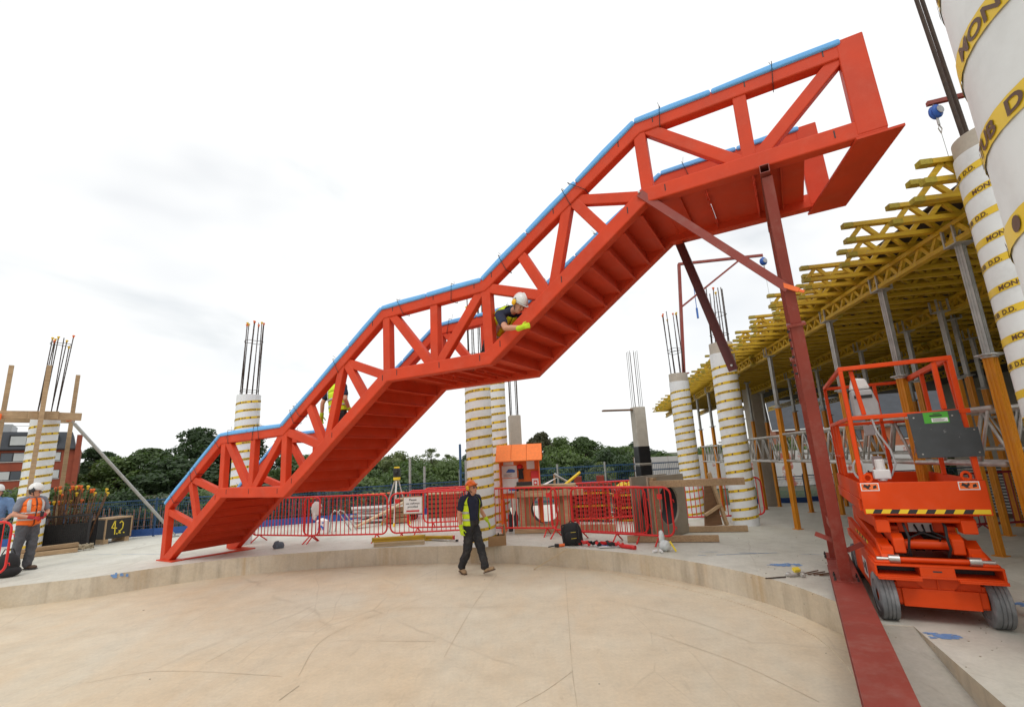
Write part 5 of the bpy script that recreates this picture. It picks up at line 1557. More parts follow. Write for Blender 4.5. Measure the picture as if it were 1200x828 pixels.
# open wooden tool tray
tb = thing('tool_tray', 'open wooden tool tray with handle beside the column behind the walking man', 'tool tray', (-0.62, 11.05, SL), R(14))
for nm, a, b in (('side', (-0.27, -0.14, 0), (0.27, -0.12, 0.20)), ('side', (-0.27, 0.12, 0), (0.27, 0.14, 0.20)), ('bottom', (-0.25, -0.119, 0), (0.25, 0.119, 0.02))):
    mb = MB(); mb.span(a, b); mb.build(nm, M('plywood'), tb, bevel=0.003)
for s in (-1, 1):
    mb = MB(); mb.prism([(-0.118, 0.0), (0.118, 0.0), (0.118, 0.2), (0.04, 0.42), (-0.04, 0.42), (-0.118, 0.2)], (s * 0.268 - 0.01, 0, 0), (0, 1, 0), (0, 0, 1), (1, 0, 0), 0.02); mb.build('end_board', M('plywood'), tb, bevel=0.003)
mb = MB(); mb.tube((-0.26, 0, 0.39), (0.26, 0, 0.39), 0.014, 8); mb.build('handle', M('timber'), tb, smooth=True)
for k in range(5):
    mb = MB(); x = -0.2 + k * 0.1; mb.tube((x, 0.02 * (k % 3), 0.03), (x + 0.03, -0.03, 0.20 + 0.05 * (k % 2)), 0.014, 6); mb.build('tool_handle', M('steel_black'), tb)
# grey rag, debris by the beam
rg_ = thing('rag', 'crumpled grey rag lying on the slab behind the staircase foot', 'rag', (-5.78, 12.1, SL), 0)
mb = MB()
for k in range(5): mb.blob((0.05 * math.cos(k * 2.2), 0.05 * math.sin(k * 2.2), 0.06), (0.09, 0.07, 0.06 + 0.01 * k))
o = mb.build('cloth', M('rag'), rg_, smooth=True); rm_ = o.modifiers.new('r', 'REMESH'); rm_.mode = 'VOXEL'; rm_.voxel_size = 0.014
dm = o.modifiers.new('d', 'DISPLACE'); dm.texture = tx; dm.strength = 0.04
db = thing('debris_heap', 'small heap of crumpled foil with a yellow scrap beside the base beam', 'debris', (3.86, 7.3, SL), R(10))
for k in range(6):
    mb = MB(); mb.blob((rh.uniform(-0.16, 0.14), rh.uniform(-0.07, 0.07), 0.03), (rh.uniform(0.04, 0.08), rh.uniform(0.03, 0.06), rh.uniform(0.02, 0.05)), n=8, k=5)
    o = mb.build('foil_scrap', M('alu'), db); dm = o.modifiers.new('d', 'DISPLACE'); dm.texture = tx; dm.strength = 0.05
mb = MB(); mb.box((-0.02, 0.0, 0.09), (0.09, 0.06, 0.04), Matrix.Rotation(0.5, 3, 'X')); mb.build('yellow_scrap', M('mark_yellow'), db)
for k in range(4):
    mb = MB(); mb.tube((0.1 + 0.05 * k, 0.05 - 0.05 * k, 0.015), (0.42 + 0.03 * k, 0.12 - 0.09 * k, 0.02), 0.009, 6); mb.build('steel_offcut', M('rebar_rust'), db)
mb = MB(); mb.tube((-0.5, 0.02, 0.012), (-0.2, 0.0, 0.012), 0.010, 6); mb.build('steel_offcut', M('rebar'), db)
op = tag(MB().blob((0, 0, 0.012), (0.022, 0.017, 0.013)).build('orange_earplug', M('cap_orange'), smooth=True), 'tiny orange scrap on the lower floor near the base beam', 'scrap')
op.location = (1.92, 4.35, 0)
# pegs, offcuts and pebbles scattered over slab and floor
sc = MB(); rs = random.Random(77)
for k in range(150):
    if k < 60: x, y, z = rs.uniform(-9, 9), rs.uniform(4.0, 15.5), None
    else: x, y, z = rs.uniform(3.2, 6), rs.uniform(4.2, 9), None
    # inside the round floor?
    inside = (x + 3.6) ** 2 / 7.1 ** 2 + (y - 3.6) ** 2 / 7.4 ** 2 < 1 and x < 3.3
    z = 0.0 if inside else floor_z(x, y)
    r_ = rs.uniform(0.003, 0.007)
    sc.box((x, y, z + r_ * 0.5), (r_ * rs.uniform(1, 4), r_ * 2, r_), Matrix.Rotation(rs.uniform(0, 3), 3, 'Z'))
stuff(tag(sc.build('loose_grit', M('cast_concrete')), 'loose grit and crumbs scattered over the concrete', 'grit'))
# ------------------------------------------------------------------ blue setting-out paint on slab and kerb (thin sheets)
def paint_patch(name, cx, cy, w, d, rot, seed, label, m='spray_blue', z=None, holes=0.35):
    rr = random.Random(seed); mb = MB()
    for k in range(int(22 * w * d / 0.05) + 8):
        a = rr.uniform(0, 2 * PI); q = math.sqrt(rr.random())
        x, y = q * math.cos(a) * w / 2, q * math.sin(a) * d / 2
        s = rr.uniform(0.012, 0.04) * (1.2 - q * 0.7)
        X_, Y_ = cx + x * math.cos(rot) - y * math.sin(rot), cy + x * math.sin(rot) + y * math.cos(rot)
        pts = []
        n = 7
        for j in range(n):
            b = 2 * PI * j / n; e = s * rr.uniform(0.6, 1.3)
            pts.append((X_ + e * 1.6 * math.cos(b), Y_ + e * math.sin(b), (floor_z(X_, Y_) if z is None else z) + 0.0035 + k * 0.00002))
        mb.add(pts, [tuple(range(n))])
    o = mb.build(name, M(m)); return struct(o)
paint_patch('paint_mark', 3.84, 4.97, 0.34, 0.16, R(-20), 1, '')
paint_patch('paint_mark', 4.05, 8.0, 0.5, 0.22, R(-10), 2, '')
paint_patch('paint_mark', 4.6, 6.2, 0.9, 0.05, R(-35), 3, '')
paint_patch('paint_mark', 5.3, 5.75, 0.6, 0.16, R(-30), 6, '')
def paint_line(p0, p1, w, seed, z=None):
    rr = random.Random(seed); mb = MB(); p0, p1 = Vector(p0), Vector(p1); L = (p1 - p0).length; t = (p1 - p0).normalized(); nn = Vector((-t.y, t.x))
    d = 0
    while d < L:
        e = rr.uniform(0.1, 0.35)
        if rr.random() < 0.72:
            a, b = p0 + t * d, p0 + t * min(L, d + e)
            ww = w * rr.uniform(0.5, 1)
            mb.add([(*(a - nn * ww), floor_z(a.x, a.y) + 0.004), (*(b - nn * ww), floor_z(b.x, b.y) + 0.004), (*(b + nn * ww), floor_z(b.x, b.y) + 0.004), (*(a + nn * ww), floor_z(a.x, a.y) + 0.004)], [(0, 1, 2, 3)])
        d += e + 0.01
    return struct(mb.build('chalk_line', M('chalk_blue')))
mat('chalk_blue', (0.30, 0.40, 0.55), 0.8, var=0.1)
paint_line((3.2, 9.3), (5.9, 8.2), 0.012, 4)
paint_line((-12.0, 12.9), (-7.9, 11.9), 0.010, 5)
paint_line((2.9, 9.0), (4.4, 8.9), 0.02, 8)
paint_line((4.7, 7.6), (7.9, 6.9), 0.012, 9)
# blue mark running over the kerb edge at the staircase foot, timber batten leaning on the kerb
mb = MB()
kk = [(-7.87, 9.98), (-7.78, 10.06)]
rr = random.Random(3)
for k in range(7):
    f = rr.random(); z = rr.uniform(0.08, 0.36) if k > 6 else rr.uniform(0.26, 0.36)
    x, y = -7.93 + 0.22 * f, 9.905 + 0.185 * f
    s = rr.uniform(0.012, 0.03)
    tt = Vector((0.766, 0.643, 0)); off = Vector((0.643, -0.766, 0)) * 0.03
    c = Vector((x, y, z)) + off
    mb.add([c - tt * s - SU * s, c + tt * s - SU * s * 1.4, c + tt * s * 0.8 + SU * s, c - tt * s * 0.7 + SU * s * 1.2], [(0, 1, 2, 3)])
struct(mb.build('kerb_paint_mark', M('spray_blue')))
bt = thing('batten', 'thin pale batten leaning against the kerb below the backpack', 'batten', (0.0, 0.0, 0.0), 0)
mb = MB(); mb.bar((0.22, 10.22, 0.012), (0.92, 10.16, 0.375), 0.03, 0.02); mb.build('strip', M('timber_pale'), bt)

# faint straight and bent lines scored in the round floor
for k, ln in enumerate(([(-4.34, 8.24), (-2.26, 7.95)], [(-1.87, 8.06), (0.2, 7.81)], [(-2.41, 6.77), (-1.12, 6.57)], [(0.82, 10.04), (0.59, 7.16), (0.46, 5.53), (0.42, 4.8), (0.3, 2.5)],
        [(-0.94, 6.05), (-0.86, 7.03), (-0.74, 8.32), (-0.5, 9.96)], [(-2.45, 5.74), (-2.62, 6.74), (-2.41, 7.43), (-1.98, 8.12), (-1.39, 9.06)], [(-2.4, 5.21), (-2.34, 5.51)],
        [(-3.76, 6.22), (-3.66, 6.85), (-3.53, 7.41)], [(0.46, 5.53), (0.17, 5.15), (-0.12, 4.86)], [(-7.05, 7.08), (-6.05, 7.52), (-4.82, 8.1)], [(1.51, 6.53), (2.14, 5.57), (2.48, 4.69)],
        [(-4.81, 5.83), (-4.14, 6.06), (-2.64, 5.76)], [(1.13, 8.09), (2.08, 6.97), (2.55, 6.06)])):
    pts = catmull([Vector((a, b, 0)) for a, b in ln], 8); rr = random.Random(k); mb = MB(); w0 = 0.0026 if k not in (6,) else 0.006
    vs = []
    for i, q in enumerate(pts):
        t = (pts[min(i + 1, len(pts) - 1)] - pts[max(i - 1, 0)]).normalized(); nn = Vector((-t.y, t.x, 0)); w = w0 * rr.uniform(0.5, 1.4)
        vs += [q - nn * w + SU * 0.003, q + nn * w + SU * 0.003]
    mb.add(vs, [(2 * i, 2 * i + 2, 2 * i + 3, 2 * i + 1) for i in range(len(pts) - 1)])
    struct(mb.build('floor_scratch', M('floor_line')))
# ------------------------------------------------------------------ timber yoke and push-pull props round the left column
yk = thing('timber_yoke', 'timber collar and uprights bracing the left column top', 'timber frame', (-12.62, 12.9, SL), R(44))
ym = Matrix.Rotation(-R(44), 3, 'Z')
def yl(x, y, z): v = ym @ (Vector((x, y, z)) - Vector((-12.62, 12.9, SL))); return v
for nm, x, y, z0, z1 in (('upright', -12.18, 12.32, 0.30, 5.14), ('upright', -12.62, 13.66, 0.02, 5.14), ('upright', -13.38, 12.50, 0.02, 5.24)):
    mb = MB(); a, b = yl(x, y, SL + z0), yl(x, y, z1); mb.box((a + b) / 2, (0.10, 0.10, (b - a).length)); mb.build(nm, M('timber'), yk, bevel=0.004)
for (p0, p1) in (((-13.55, 11.55, 3.86), (-12.02, 12.62, 3.86)), ((-12.40, 12.20, 3.84), (-11.80, 13.05, 3.84)), ((-13.8, 12.6, 3.86), (-12.6, 13.75, 3.86))):
    mb = MB(); mb.bar(yl(*p0), yl(*p1), 0.07, 0.20); mb.build('collar_plank', M('timber'), yk, bevel=0.004)
for px, py, tx_, ty_, lab in ((-12.0, 12.92, -10.45, 15.30, 'grey push-pull prop slanting from the timber collar to the right'), (-12.85, 11.9, -14.4, 10.4, 'grey push-pull prop slanting from the timber collar to the left edge')):
    t = thing('push_pull_prop', lab, 'prop', (px, py, 3.80), 0)
    d = Vector((tx_ - px, ty_ - py, SL + 0.05 - 3.80))
    mb = MB(); mb.tube(d * 0.04, d * 0.96, 0.042, 14); mb.build('tube', M('galvanised'), t, smooth=True)
    mb = MB(); mb.tube((0, 0, 0), d * 0.05, 0.022, 10); mb.tube(d * 0.95, d, 0.022, 10); mb.build('spindle', M('steel_bright'), t, smooth=True)
    mb = MB(); mb.box((0, 0, 0), (0.12, 0.12, 0.14), Matrix.Rotation(R(44), 3, 'Z')); mb.build('head_bracket', M('cap_orange'), t, bevel=0.01)
    mb = MB(); mb.box(d - Vector((0, 0, 0.03)), (0.2, 0.14, 0.02), Matrix.Rotation(R(44), 3, 'Z')); mb.build('foot_plate', M('galvanised'), t)
# timber sole plates at its foot, a coil of rope
for k, (x, y, L, rz, z) in enumerate(((-12.25, 13.15, 1.5, R(48), 0.05), (-12.0, 12.75, 1.3, R(40), 0.05), (-12.15, 13.0, 1.2, R(52), 0.15))):
    t = thing('sole_plank', ('lowest plank behind the others', 'front plank nearest the slab edge', 'upper plank lying across the other two')[k] + ' at the left column foot', 'plank', (x, y, SL + z), rz, 'planks at the left column')
    mb = MB(); mb.box((0, 0, 0), (L, 0.22, 0.09)); mb.build('board', M('timber'), t, bevel=0.004)
rp = thing('rope_coil', 'coil of pale rope lying by the planks at the left', 'rope', (-11.45, 13.35, SL + 0.05), 0)
mb = MB(); mb.path([((0.14 + 0.03 * math.sin(3.3 * k)) * math.cos(0.7 * k), 0.12 * math.sin(0.7 * k), 0.05 * math.sin(1.7 * k) + 0.05) for k in range(40)], 0.022, 6); mb.build('rope', M('rope'), rp, smooth=True)
# mesh stillage full of bent bars with coloured caps
sg = thing('rebar_stillage', 'dark mesh stillage full of rusty bars with orange and yellow caps', 'stillage', (-12.42, 13.72, SL), R(26))
sg.scale = (0.80, 0.85, 0.95)
for s in (-1, 1):
    for q in (-1, 1):
        mb = MB(); mb.box((s * 0.75, q * 0.34, 0.48), (0.06, 0.06, 0.96)); mb.build('corner_post', M('steel_black'), sg)
    mb = MB()
    for k in range(30): mb.box((-0.72 + k * 0.05, s * 0.34, 0.5), (0.006, 0.006, 0.86))
    for k in range(12): mb.box((0, s * 0.345, 0.1 + k * 0.075), (1.46, 0.006, 0.006))
    stuff(mb.build('mesh_side', M('steel_black'), sg))
    for zr in (0.92, 0.08):
        mb = MB(); mb.box((0, s * 0.34, zr), (1.5, 0.05, 0.05)); mb.build('side_rail', M('steel_black'), sg)
    mb = MB(); mb.box((0, s * 0.30, 0.40), (1.44, 0.012, 0.6)); mb.build('side_sheet', M('black_box'), sg)
rr = random.Random(12)
for k in range(62):
    x, y = rr.uniform(-0.62, 0.62), rr.uniform(-0.24, 0.24)
    L = rr.choice((1.2, 1.4, 1.5, 1.6))
    tl = rr.gauss(x * 0.38, 0.10)
    b = inst('rebar', rebar_mesh(L, 'rebar_rust'), sg, (x, y, 0.12), (rr.uniform(-0.16, 0.16), tl, 0))
    if rr.random() < 0.42: inst('cap', CAPS[rr.choice(('cap_orange', 'cap_orange', 'cap_yellow'))], b, (0, 0, L), scale=(1.5, 1.5, 1.5))
# black box marked in yellow
bx = thing('black_box', 'black plywood box with yellow hand-painted marking and timber feet', 'box', (-11.82, 14.34, SL), math.atan2(0.60, 0.20))
mb = MB(); mb.span((0.0, 0.0, 0.13), (0.70, 0.58, 0.68)); mb.build('box_body', M('black_box'), bx, bevel=0.006)
for a, b in (((-0.012, -0.012, 0.66), (0.712, 0.592, 0.70)), ((-0.014, -0.014, 0.0), (0.02, 0.02, 0.66)), ((-0.014, 0.56, 0.0), (0.02, 0.594, 0.66)), ((0.68, -0.014, 0.12), (0.714, 0.02, 0.66))):
    mb = MB(); mb.span(a, b); mb.build('edge_batten', M('timber'), bx)
for x in (0.0, 0.56):
    mb = MB(); mb.span((x, 0.005, 0.0), (x + 0.12, 0.56, 0.128)); mb.build('foot_block', M('timber'), bx)
mb = MB(); mb.span((-0.006, 0.03, 0.0), (-0.001, 0.55, 0.126)); mb.build('foot_board', M('timber'), bx)
def stroke(m, pts, w=0.018):
    for (a, b) in zip(pts, pts[1:]):
        A, B_ = Vector((a[0], -0.004, a[1])), Vector((b[0], -0.004, b[1]))
        m.bar(A, B_, w, 0.003, (0, 1, 0), w * 0.4)
mb = MB()
stroke(mb, [(0.235, 0.60), (0.165, 0.42), (0.30, 0.40)], 0.026); stroke(mb, [(0.245, 0.60), (0.262, 0.24)], 0.028)
stroke(mb, [(0.375, 0.54), (0.42, 0.58), (0.47, 0.52), (0.46, 0.38), (0.36, 0.26), (0.42, 0.25)], 0.026); stroke(mb, [(0.42, 0.25), (0.375, 0.32)], 0.024)
stroke(mb, [(0.315, 0.245), (0.33, 0.24)], 0.03); stroke(mb, [(0.50, 0.255), (0.515, 0.25)], 0.03)
mb.build('painted_marking', M('mark_yellow'), bx)
# black bag at the left edge behind the barrier
bg = thing('black_holdall', 'black holdall on the slab behind the barrier at the left edge', 'bag', (-10.25, 10.15, SL), R(35))
mb = MB(); mb.blob((0, 0, 0.22), (0.20, 0.16, 0.23), n=14, k=10); mb.blob((0.02, -0.02, 0.10), (0.22, 0.18, 0.12), n=14, k=8); mb.build('bag_body', M('fabric_black'), bg, smooth=True)
mb = MB(); mb.path([(-0.1, 0, 0.42), (-0.06, 0, 0.52), (0.06, 0, 0.52), (0.1, 0, 0.42)], 0.012, 6); mb.build('handle', M('black_rubber'), bg, smooth=True)

# ------------------------------------------------------------------ blue edge protection along the back of the slab
def edge_panels():
    L = 2.4
    mb = MB()
    for k in range(49): mb.box((k * 0.05, 0, 0.60), (0.007, 0.007, 0.96))
    for z in (0.32, 0.50, 0.70, 0.90, 1.08): mb.box((L / 2, 0.006, z), (L, 0.008, 0.008))
    mesh = mb.mesh('wire_mesh', M('fence_blue'))
    mb = MB(); mb.box((L / 2, 0, 1.10), (L, 0.02, 0.03)); mb.box((L / 2, 0.012, 0.98), (L, 0.012, 0.02)); rail_ = mb.mesh('top_rail', M('fence_blue'))
    mb = MB(); mb.box((L / 2, -0.005, 0.135), (L - 0.01, 0.016, 0.21)); kick = mb.mesh('kick_board', M('kick_blue'))
    mb = MB(); mb.box((0, 0.03, 0.57), (0.05, 0.04, 1.18)); post = mb.mesh('post', M('fence_blue'))
    return mesh, rail_, kick, post, L
EP = edge_panels()
def edge_run(p0, p1, lab, n):
    p0, p1 = Vector((p0[0], p0[1], 0)), Vector((p1[0], p1[1], 0)); d = (p1 - p0) / n; rz = math.atan2(d.y, d.x); sx = d.length / EP[4]
    for k in range(n):
        p = p0 + d * k
        t = thing('edge_panel', lab % (ORD[k] if k < 16 else 'next'), 'fence', (p.x, p.y, floor_z(p.x, p.y)), rz, 'blue mesh edge panels'); t.scale = (sx, 1, 1)
        inst('wire_mesh', EP[0], t)['kind'] = 'stuff'; inst('top_rail', EP[1], t); inst('kick_board', EP[2], t); inst('post', EP[3], t)
edge_run((-16.0, 14.35), (-2.2, 18.3), '%s blue mesh edge panel from the left along the slab', 6)
edge_run((9.6, 21.6), (19.2, 19.4), '%s dark blue mesh edge panel from the left beneath the deck', 4)
# wall starter bars behind it
wb = thing('starter_bar_wall', 'row of rusty vertical starter bars behind the blue fence', 'rebar', (-16.0, 15.3, -0.6), math.atan2(3.95, 13.8))
rr = random.Random(4)
for k in range(118):
    b = inst('rebar', rebar_mesh(rr.choice((1.6, 1.7, 1.8)), 'rebar_rust'), wb, (k * 0.122, 0.7 + 0.16 * (k % 2), 0.0), (rr.uniform(-0.03, 0.03), rr.uniform(-0.03, 0.03), 0), (1.5, 1.5, 1))
    if k > 72 and rr.random() < 0.8: inst('cap', CAPS['cap_orange' if rr.random() < 0.75 else 'cap_yellow'], b, (0, 0, 1.7), scale=(1.3, 1.3, 1.4))
for z in (0.9, 1.15, 1.4):
    mb = MB(); mb.tube((0, 0.78, z), (14.4, 0.78, z), 0.012, 5); mb.build('horizontal_bar', M('rebar_rust'), wb)
cw = tag(MB().span((0, 0, 0), (16, 0.3, 0.55)).build('upstand_wall', M('cast_concrete')), 'low concrete upstand behind the starter bars', 'wall'); cw.location = (-16.2, 16.6, -0.6); cw.rotation_euler = (0, 0, math.atan2(3.95, 13.8))
# ------------------------------------------------------------------ materials behind the barriers
rr = random.Random(8)
for k in range(22):
    row = k // 6
    t = thing('scaffold_tube', 'grey scaffold tube in the pile behind the red barrier', 'tube', (-4.45 + rr.uniform(-0.15, 0.15), 16.2 + 0.14 * (k % 6) + rr.uniform(-0.04, 0.04), SL + 0.10 + row * 0.13 + rr.uniform(-0.02, 0.02)), rr.uniform(-0.10, 0.14), 'piled scaffold tubes')
    mb = MB(); L = rr.uniform(0.75, 0.95)
    for i in range(1): mb.lathe([(0.036, -L), (0.046, -L), (0.046, L), (0.036, L)], 10, axis='x')
    o = mb.build('pipe', M('galvanised'), t, smooth=True)
    mb = MB(); mb.box((L * 0.3, 0, 0), (0.09, 0.12, 0.11)); mb.build('coupler', M('galvanised'), t, bevel=0.01)
pk = thing('ramp_plank', 'pale plank leaning like a ramp against the tube pile', 'plank', (-4.95, 15.1, SL), 0)
mb = MB(); mb.bar((0, 0, 0.03), (1.35, 0.75, 0.66), 0.24, 0.05); mb.build('board', M('timber_pale'), pk, bevel=0.004)
for k in range(3):
    t = thing('timber_block', ('lowest', 'middle', 'topmost')[k] + ' timber block stacked behind the ramp plank', 'timber', (-3.9 + 0.05 * k, 16.0, SL + 0.1 + 0.16 * k), R(12 * k))
    mb = MB(); mb.box((0, 0, 0), (0.8 - 0.1 * k, 0.3, 0.14)); mb.build('baulk', M('timber'), t, bevel=0.006)
sk = thing('cement_sack', 'white sack with blue print standing behind the barrier', 'sack', (-5.65, 14.4, SL), R(5))
mb = MB(); mb.blob((0, 0, 0.20), (0.19, 0.12, 0.22), n=14, k=10); mb.span((-0.17, -0.10, 0.0), (0.17, 0.10, 0.36)); remesh(mb.build('sack', M('white_paint'), sk, smooth=True), 0.02, 4)
mb = MB(); mb.prism([(-0.09, 0.05), (-0.06, 0.14), (0.0, 0.18), (0.07, 0.13), (0.09, 0.04), (0.05, 0.05), (0.03, 0.10), (-0.03, 0.12), (-0.06, 0.06)], (0, -0.121, 0.06), (1, 0, 0), (0, 0, 1), (0, 1, 0), 0.012); mb.build('print', M('print_blue'), sk)
mb = MB(); mb.box((-0.05, -0.122, 0.31), (0.06, 0.01, 0.03)); mb.box((0.05, -0.122, 0.30), (0.05, 0.01, 0.03)); mb.build('print', M('print_blue'), sk)
for k in range(2):
    t = thing('bent_hoop', ('left', 'right')[k] + ' grey steel hoop leaning behind the white sack', 'hoop', (-5.1 + 0.16 * k, 14.55, SL), R(20))
    mb = MB(); mb.path([(-0.16 - 0.2, 0, 0.02), (-0.32, 0.05, 0.5), (-0.25, 0.06, 0.6), (-0.15, 0.05, 0.55), (0.22, 0, 0.02)], 0.02, 7); mb.build('bar', M('galvanised'), t, smooth=True)
pbg = thing('plastic_sheet', 'white plastic bag tied to the red barrier by the staircase', 'plastic bag', (-5.12, 12.66, SL + 0.70), 0)
mb = MB(); mb.blob((0, 0, 0.12), (0.14, 0.05, 0.17), n=14, k=10); mb.blob((-0.05, 0.0, -0.04), (0.06, 0.04, 0.12)); o = mb.build('bag', M('white_paint'), pbg, smooth=True)
dm = o.modifiers.new('d', 'DISPLACE'); dm.texture = tx; dm.strength = 0.06
# survey tripod
tp = thing('survey_tripod', 'survey tripod with yellow and black instrument behind the notice barrier', 'tripod', (-3.80, 15.55, SL), 0)
for k, (x, y) in enumerate(((-0.50, 0.12), (0.40, 0.05), (0.02, -0.45))):
    mb = MB(); mb.bar((x * 0.1, y * 0.1, 1.36), (x * 0.6, y * 0.6, 0.62), 0.05, 0.03); mb.bar((x * 0.55, y * 0.55, 0.68), (x, y, 0.0), 0.035, 0.025); lg = mb.build('leg', M('alu'), tp)
    mb = MB(); mb.tube((x, y, 0.0), (x * 0.93, y * 0.93, 0.10), 0.025, 8); mb.build('yellow_shoe', M('hazard_yellow'), lg)
mb = MB(); mb.tube((0, 0, 1.34), (0, 0, 1.42), 0.11, 14); mb.build('tripod_head', M('hazard_yellow'), tp)
mb = MB(); mb.box((0, 0, 1.56), (0.20, 0.17, 0.26)); mb.tube((0, -0.16, 1.58), (0, 0.14, 1.58), 0.05, 12); ins = mb.build('instrument', M('steel_black'), tp, bevel=0.015)
mb = MB(); mb.box((0, 0, 1.715), (0.16, 0.10, 0.05)); mb.build('instrument_cap', M('hazard_yellow'), ins, bevel=0.01)
# crates and boards further back
for k, (x, y, w, d, h, m, lab) in enumerate(((-2.55, 17.2, 1.1, 0.6, 0.75, 'timber_dark', 'dark brown timber crate behind the notice'), (-3.75, 16.9, 0.6, 0.5, 0.66, 'timber_dark', 'small brown crate beside the survey tripod'))):
    t = thing('timber_crate', lab, 'crate', (x, y, SL), 0)
    for i in range(5):
        mb = MB(); mb.span((-w / 2, -d / 2, 0.03 + i * h / 5), (w / 2, -d / 2 + 0.025, (i + 0.88) * h / 5)); mb.build('slat', M(m), t)
    mb = MB(); mb.span((-w / 2 + 0.02, -d / 2 + 0.026, 0.02), (w / 2 - 0.02, d / 2, h - 0.04)); mb.build('crate_body', M('black_box'), t)
    mb = MB(); mb.span((-w / 2 - 0.05, -d / 2 - 0.05, h), (w / 2 + 0.05, d / 2, h + 0.04)); mb.build('lid', M('timber'), t)
for k, (x, m, lab) in enumerate(((-1.45, 'timber_pale', 'pale board standing upright behind the barriers'), (-1.22, 'pallet_red', 'red board standing upright behind the barriers'), (-1.05, 'kick_blue', 'narrow blue board standing upright behind the barriers'))):
    t = thing('upright_board', lab, 'board', (x, 16.8, SL), 0)
    mb = MB(); mb.span((-0.10, 0, 0), (0.10, 0.05, 1.05)); mb.span((-0.10, 0.05, 0.0), (-0.04, 0.35, 0.06)); mb.build('board', M(m), t, bevel=0.004)
# poles standing by the back fence
for k, (x, y, h, m, lab) in enumerate(((-3.9, 17.9, 2.1, 'galvanised', 'grey scaffold pole standing right of the tripod'), (-3.45, 18.3, 1.8, 'galvanised', 'second, shorter grey scaffold pole right of the tripod'), (-2.15, 18.6, 2.55, 'fence_blue', 'tall thin blue pole left of the walking man'), (-1.95, 18.6, 1.95, 'galvanised', 'grey pole close behind the blue pole'), (-1.45, 18.6, 1.75, 'galvanised', 'grey pole just left of the walking man'))):
    t = thing('standing_pole', lab, 'pole', (x, y, SL - 0.1), 0)
    mb = MB(); mb.tube((0, 0, 0), (0, 0, h), 0.045, 10); mb.build('pipe', M(m), t, smooth=True); mb = MB(); mb.box((0, 0, 0.05), (0.16, 0.16, 0.1)); mb.build('base', M(m), t)
# stacks of red formwork boards and a yellow bar behind the right barriers
for si, (x, y, n, lab) in enumerate(((2.05, 14.6, 9, 'left stack of red formwork boards behind the barriers'), (3.35, 14.9, 8, 'right stack of red formwork boards with yellow rags on top'))):
    t = thing('board_stack', lab, 'stack', (x, y, floor_z(x, y)), R(-8 + 6 * si))
    rr = random.Random(si)
    for k in range(n):
        mb = MB(); w = 1.15 + rr.uniform(-0.08, 0.05); mb.box((rr.uniform(-0.04, 0.04), 0, 0.08 + k * 0.115), (w, 0.8, 0.055)); mb.build('board', M('pallet_red' if k % 3 else 'girder_yellow'), t)
        for q in (-0.45, 0.0, 0.45):
            mb = MB(); mb.box((q, -0.2, 0.02 + k * 0.115), (0.10, 0.5, 0.055)); mb.build('spacer', M('pallet_red'), t)
    if si == 0:
        for q in (-0.3, 0.35):
            mb = MB(); mb.box((q, 0.1, 0.08 + n * 0.115), (0.22, 0.3, 0.22)); mb.build('end_block', M('pallet_red'), t)
yr = thing('yellow_rags', 'crumpled yellow plastic lying on the right board stack', 'plastic', (3.25, 14.75, floor_z(3.35, 14.9) + 1.0), 0)
mb = MB()
for k in range(6): mb.blob((-0.25 + 0.1 * k, 0.03 * math.sin(k * 3), 0.02), (0.13, 0.12, 0.06 + 0.05 * (k % 2)))
o = remesh(mb.build('plastic', M('tape_yellow'), yr, smooth=True), 0.025, 1); dm = o.modifiers.new('d', 'DISPLACE'); dm.texture = tx; dm.strength = 0.10
for k, (a, b, m, lab) in enumerate((((1.05, 12.75, 1.36), (1.62, 12.95, 1.74), 'hazard_yellow', 'yellow tube leaning across the timber box form'), ((0.95, 13.05, 1.72), (1.60, 13.05, 1.32), 'galvanised', 'grey tube crossing behind the yellow tube'))):
    t = thing('leaning_tube', lab, 'tube', a, 0)
    mb = MB(); d = Vector(b) - Vector(a); mb.tube((0, 0, 0), d, 0.035 if k == 0 else 0.028, 10); mb.tube((0, 0, 0), d * 0.08, 0.042, 10); mb.build('pipe', M(m), t, smooth=True)
    mb = MB(); mb.bar((0, 0, 0), (0, 0.1, -0.98), 0.05, 0.05, (0, 1, 0)); mb.build('stake', M('timber'), t)

# ------------------------------------------------------------------ davits with blue fall-arrest blocks
def davit(base, top, end, lab, blk, mname='oxide_paint', brace=True, w=0.09):
    t = thing('davit', lab, 'davit', base, 0)
    H = Vector(top) - Vector(base); E = Vector(end) - Vector(base)
    mb = MB(); mb.bar((0, 0, 0), H, w, w, (0, 1, 0)); mb.build('mast', M(mname), t)
    mb = MB(); mb.bar(H, E, w * 0.9, w * 0.9, ext=0.02); mb.build('jib', M(mname), t)
    if brace:
        mb = MB(); mb.bar(H * 0.60 + Vector((0.03, 0, 0)), H.lerp(E, 0.77), 0.06, 0.06); mb.build('brace', M(mname), t)
        mb = MB(); s0 = H.lerp(E, 0.14); mb.tube(s0, s0 - Vector((0, 0, 1.6)), 0.012, 6); mb.tube(s0 - Vector((0, 0, 1.6)), s0 - Vector((0, 0, 1.95)), 0.035, 8); mb.build('hanging_strap', M('print_blue'), t)
    mb = MB(); mb.box((0, 0, 0.02), (w * 3, w * 3, 0.03)); mb.build('base_plate', M(mname), t)
    return t
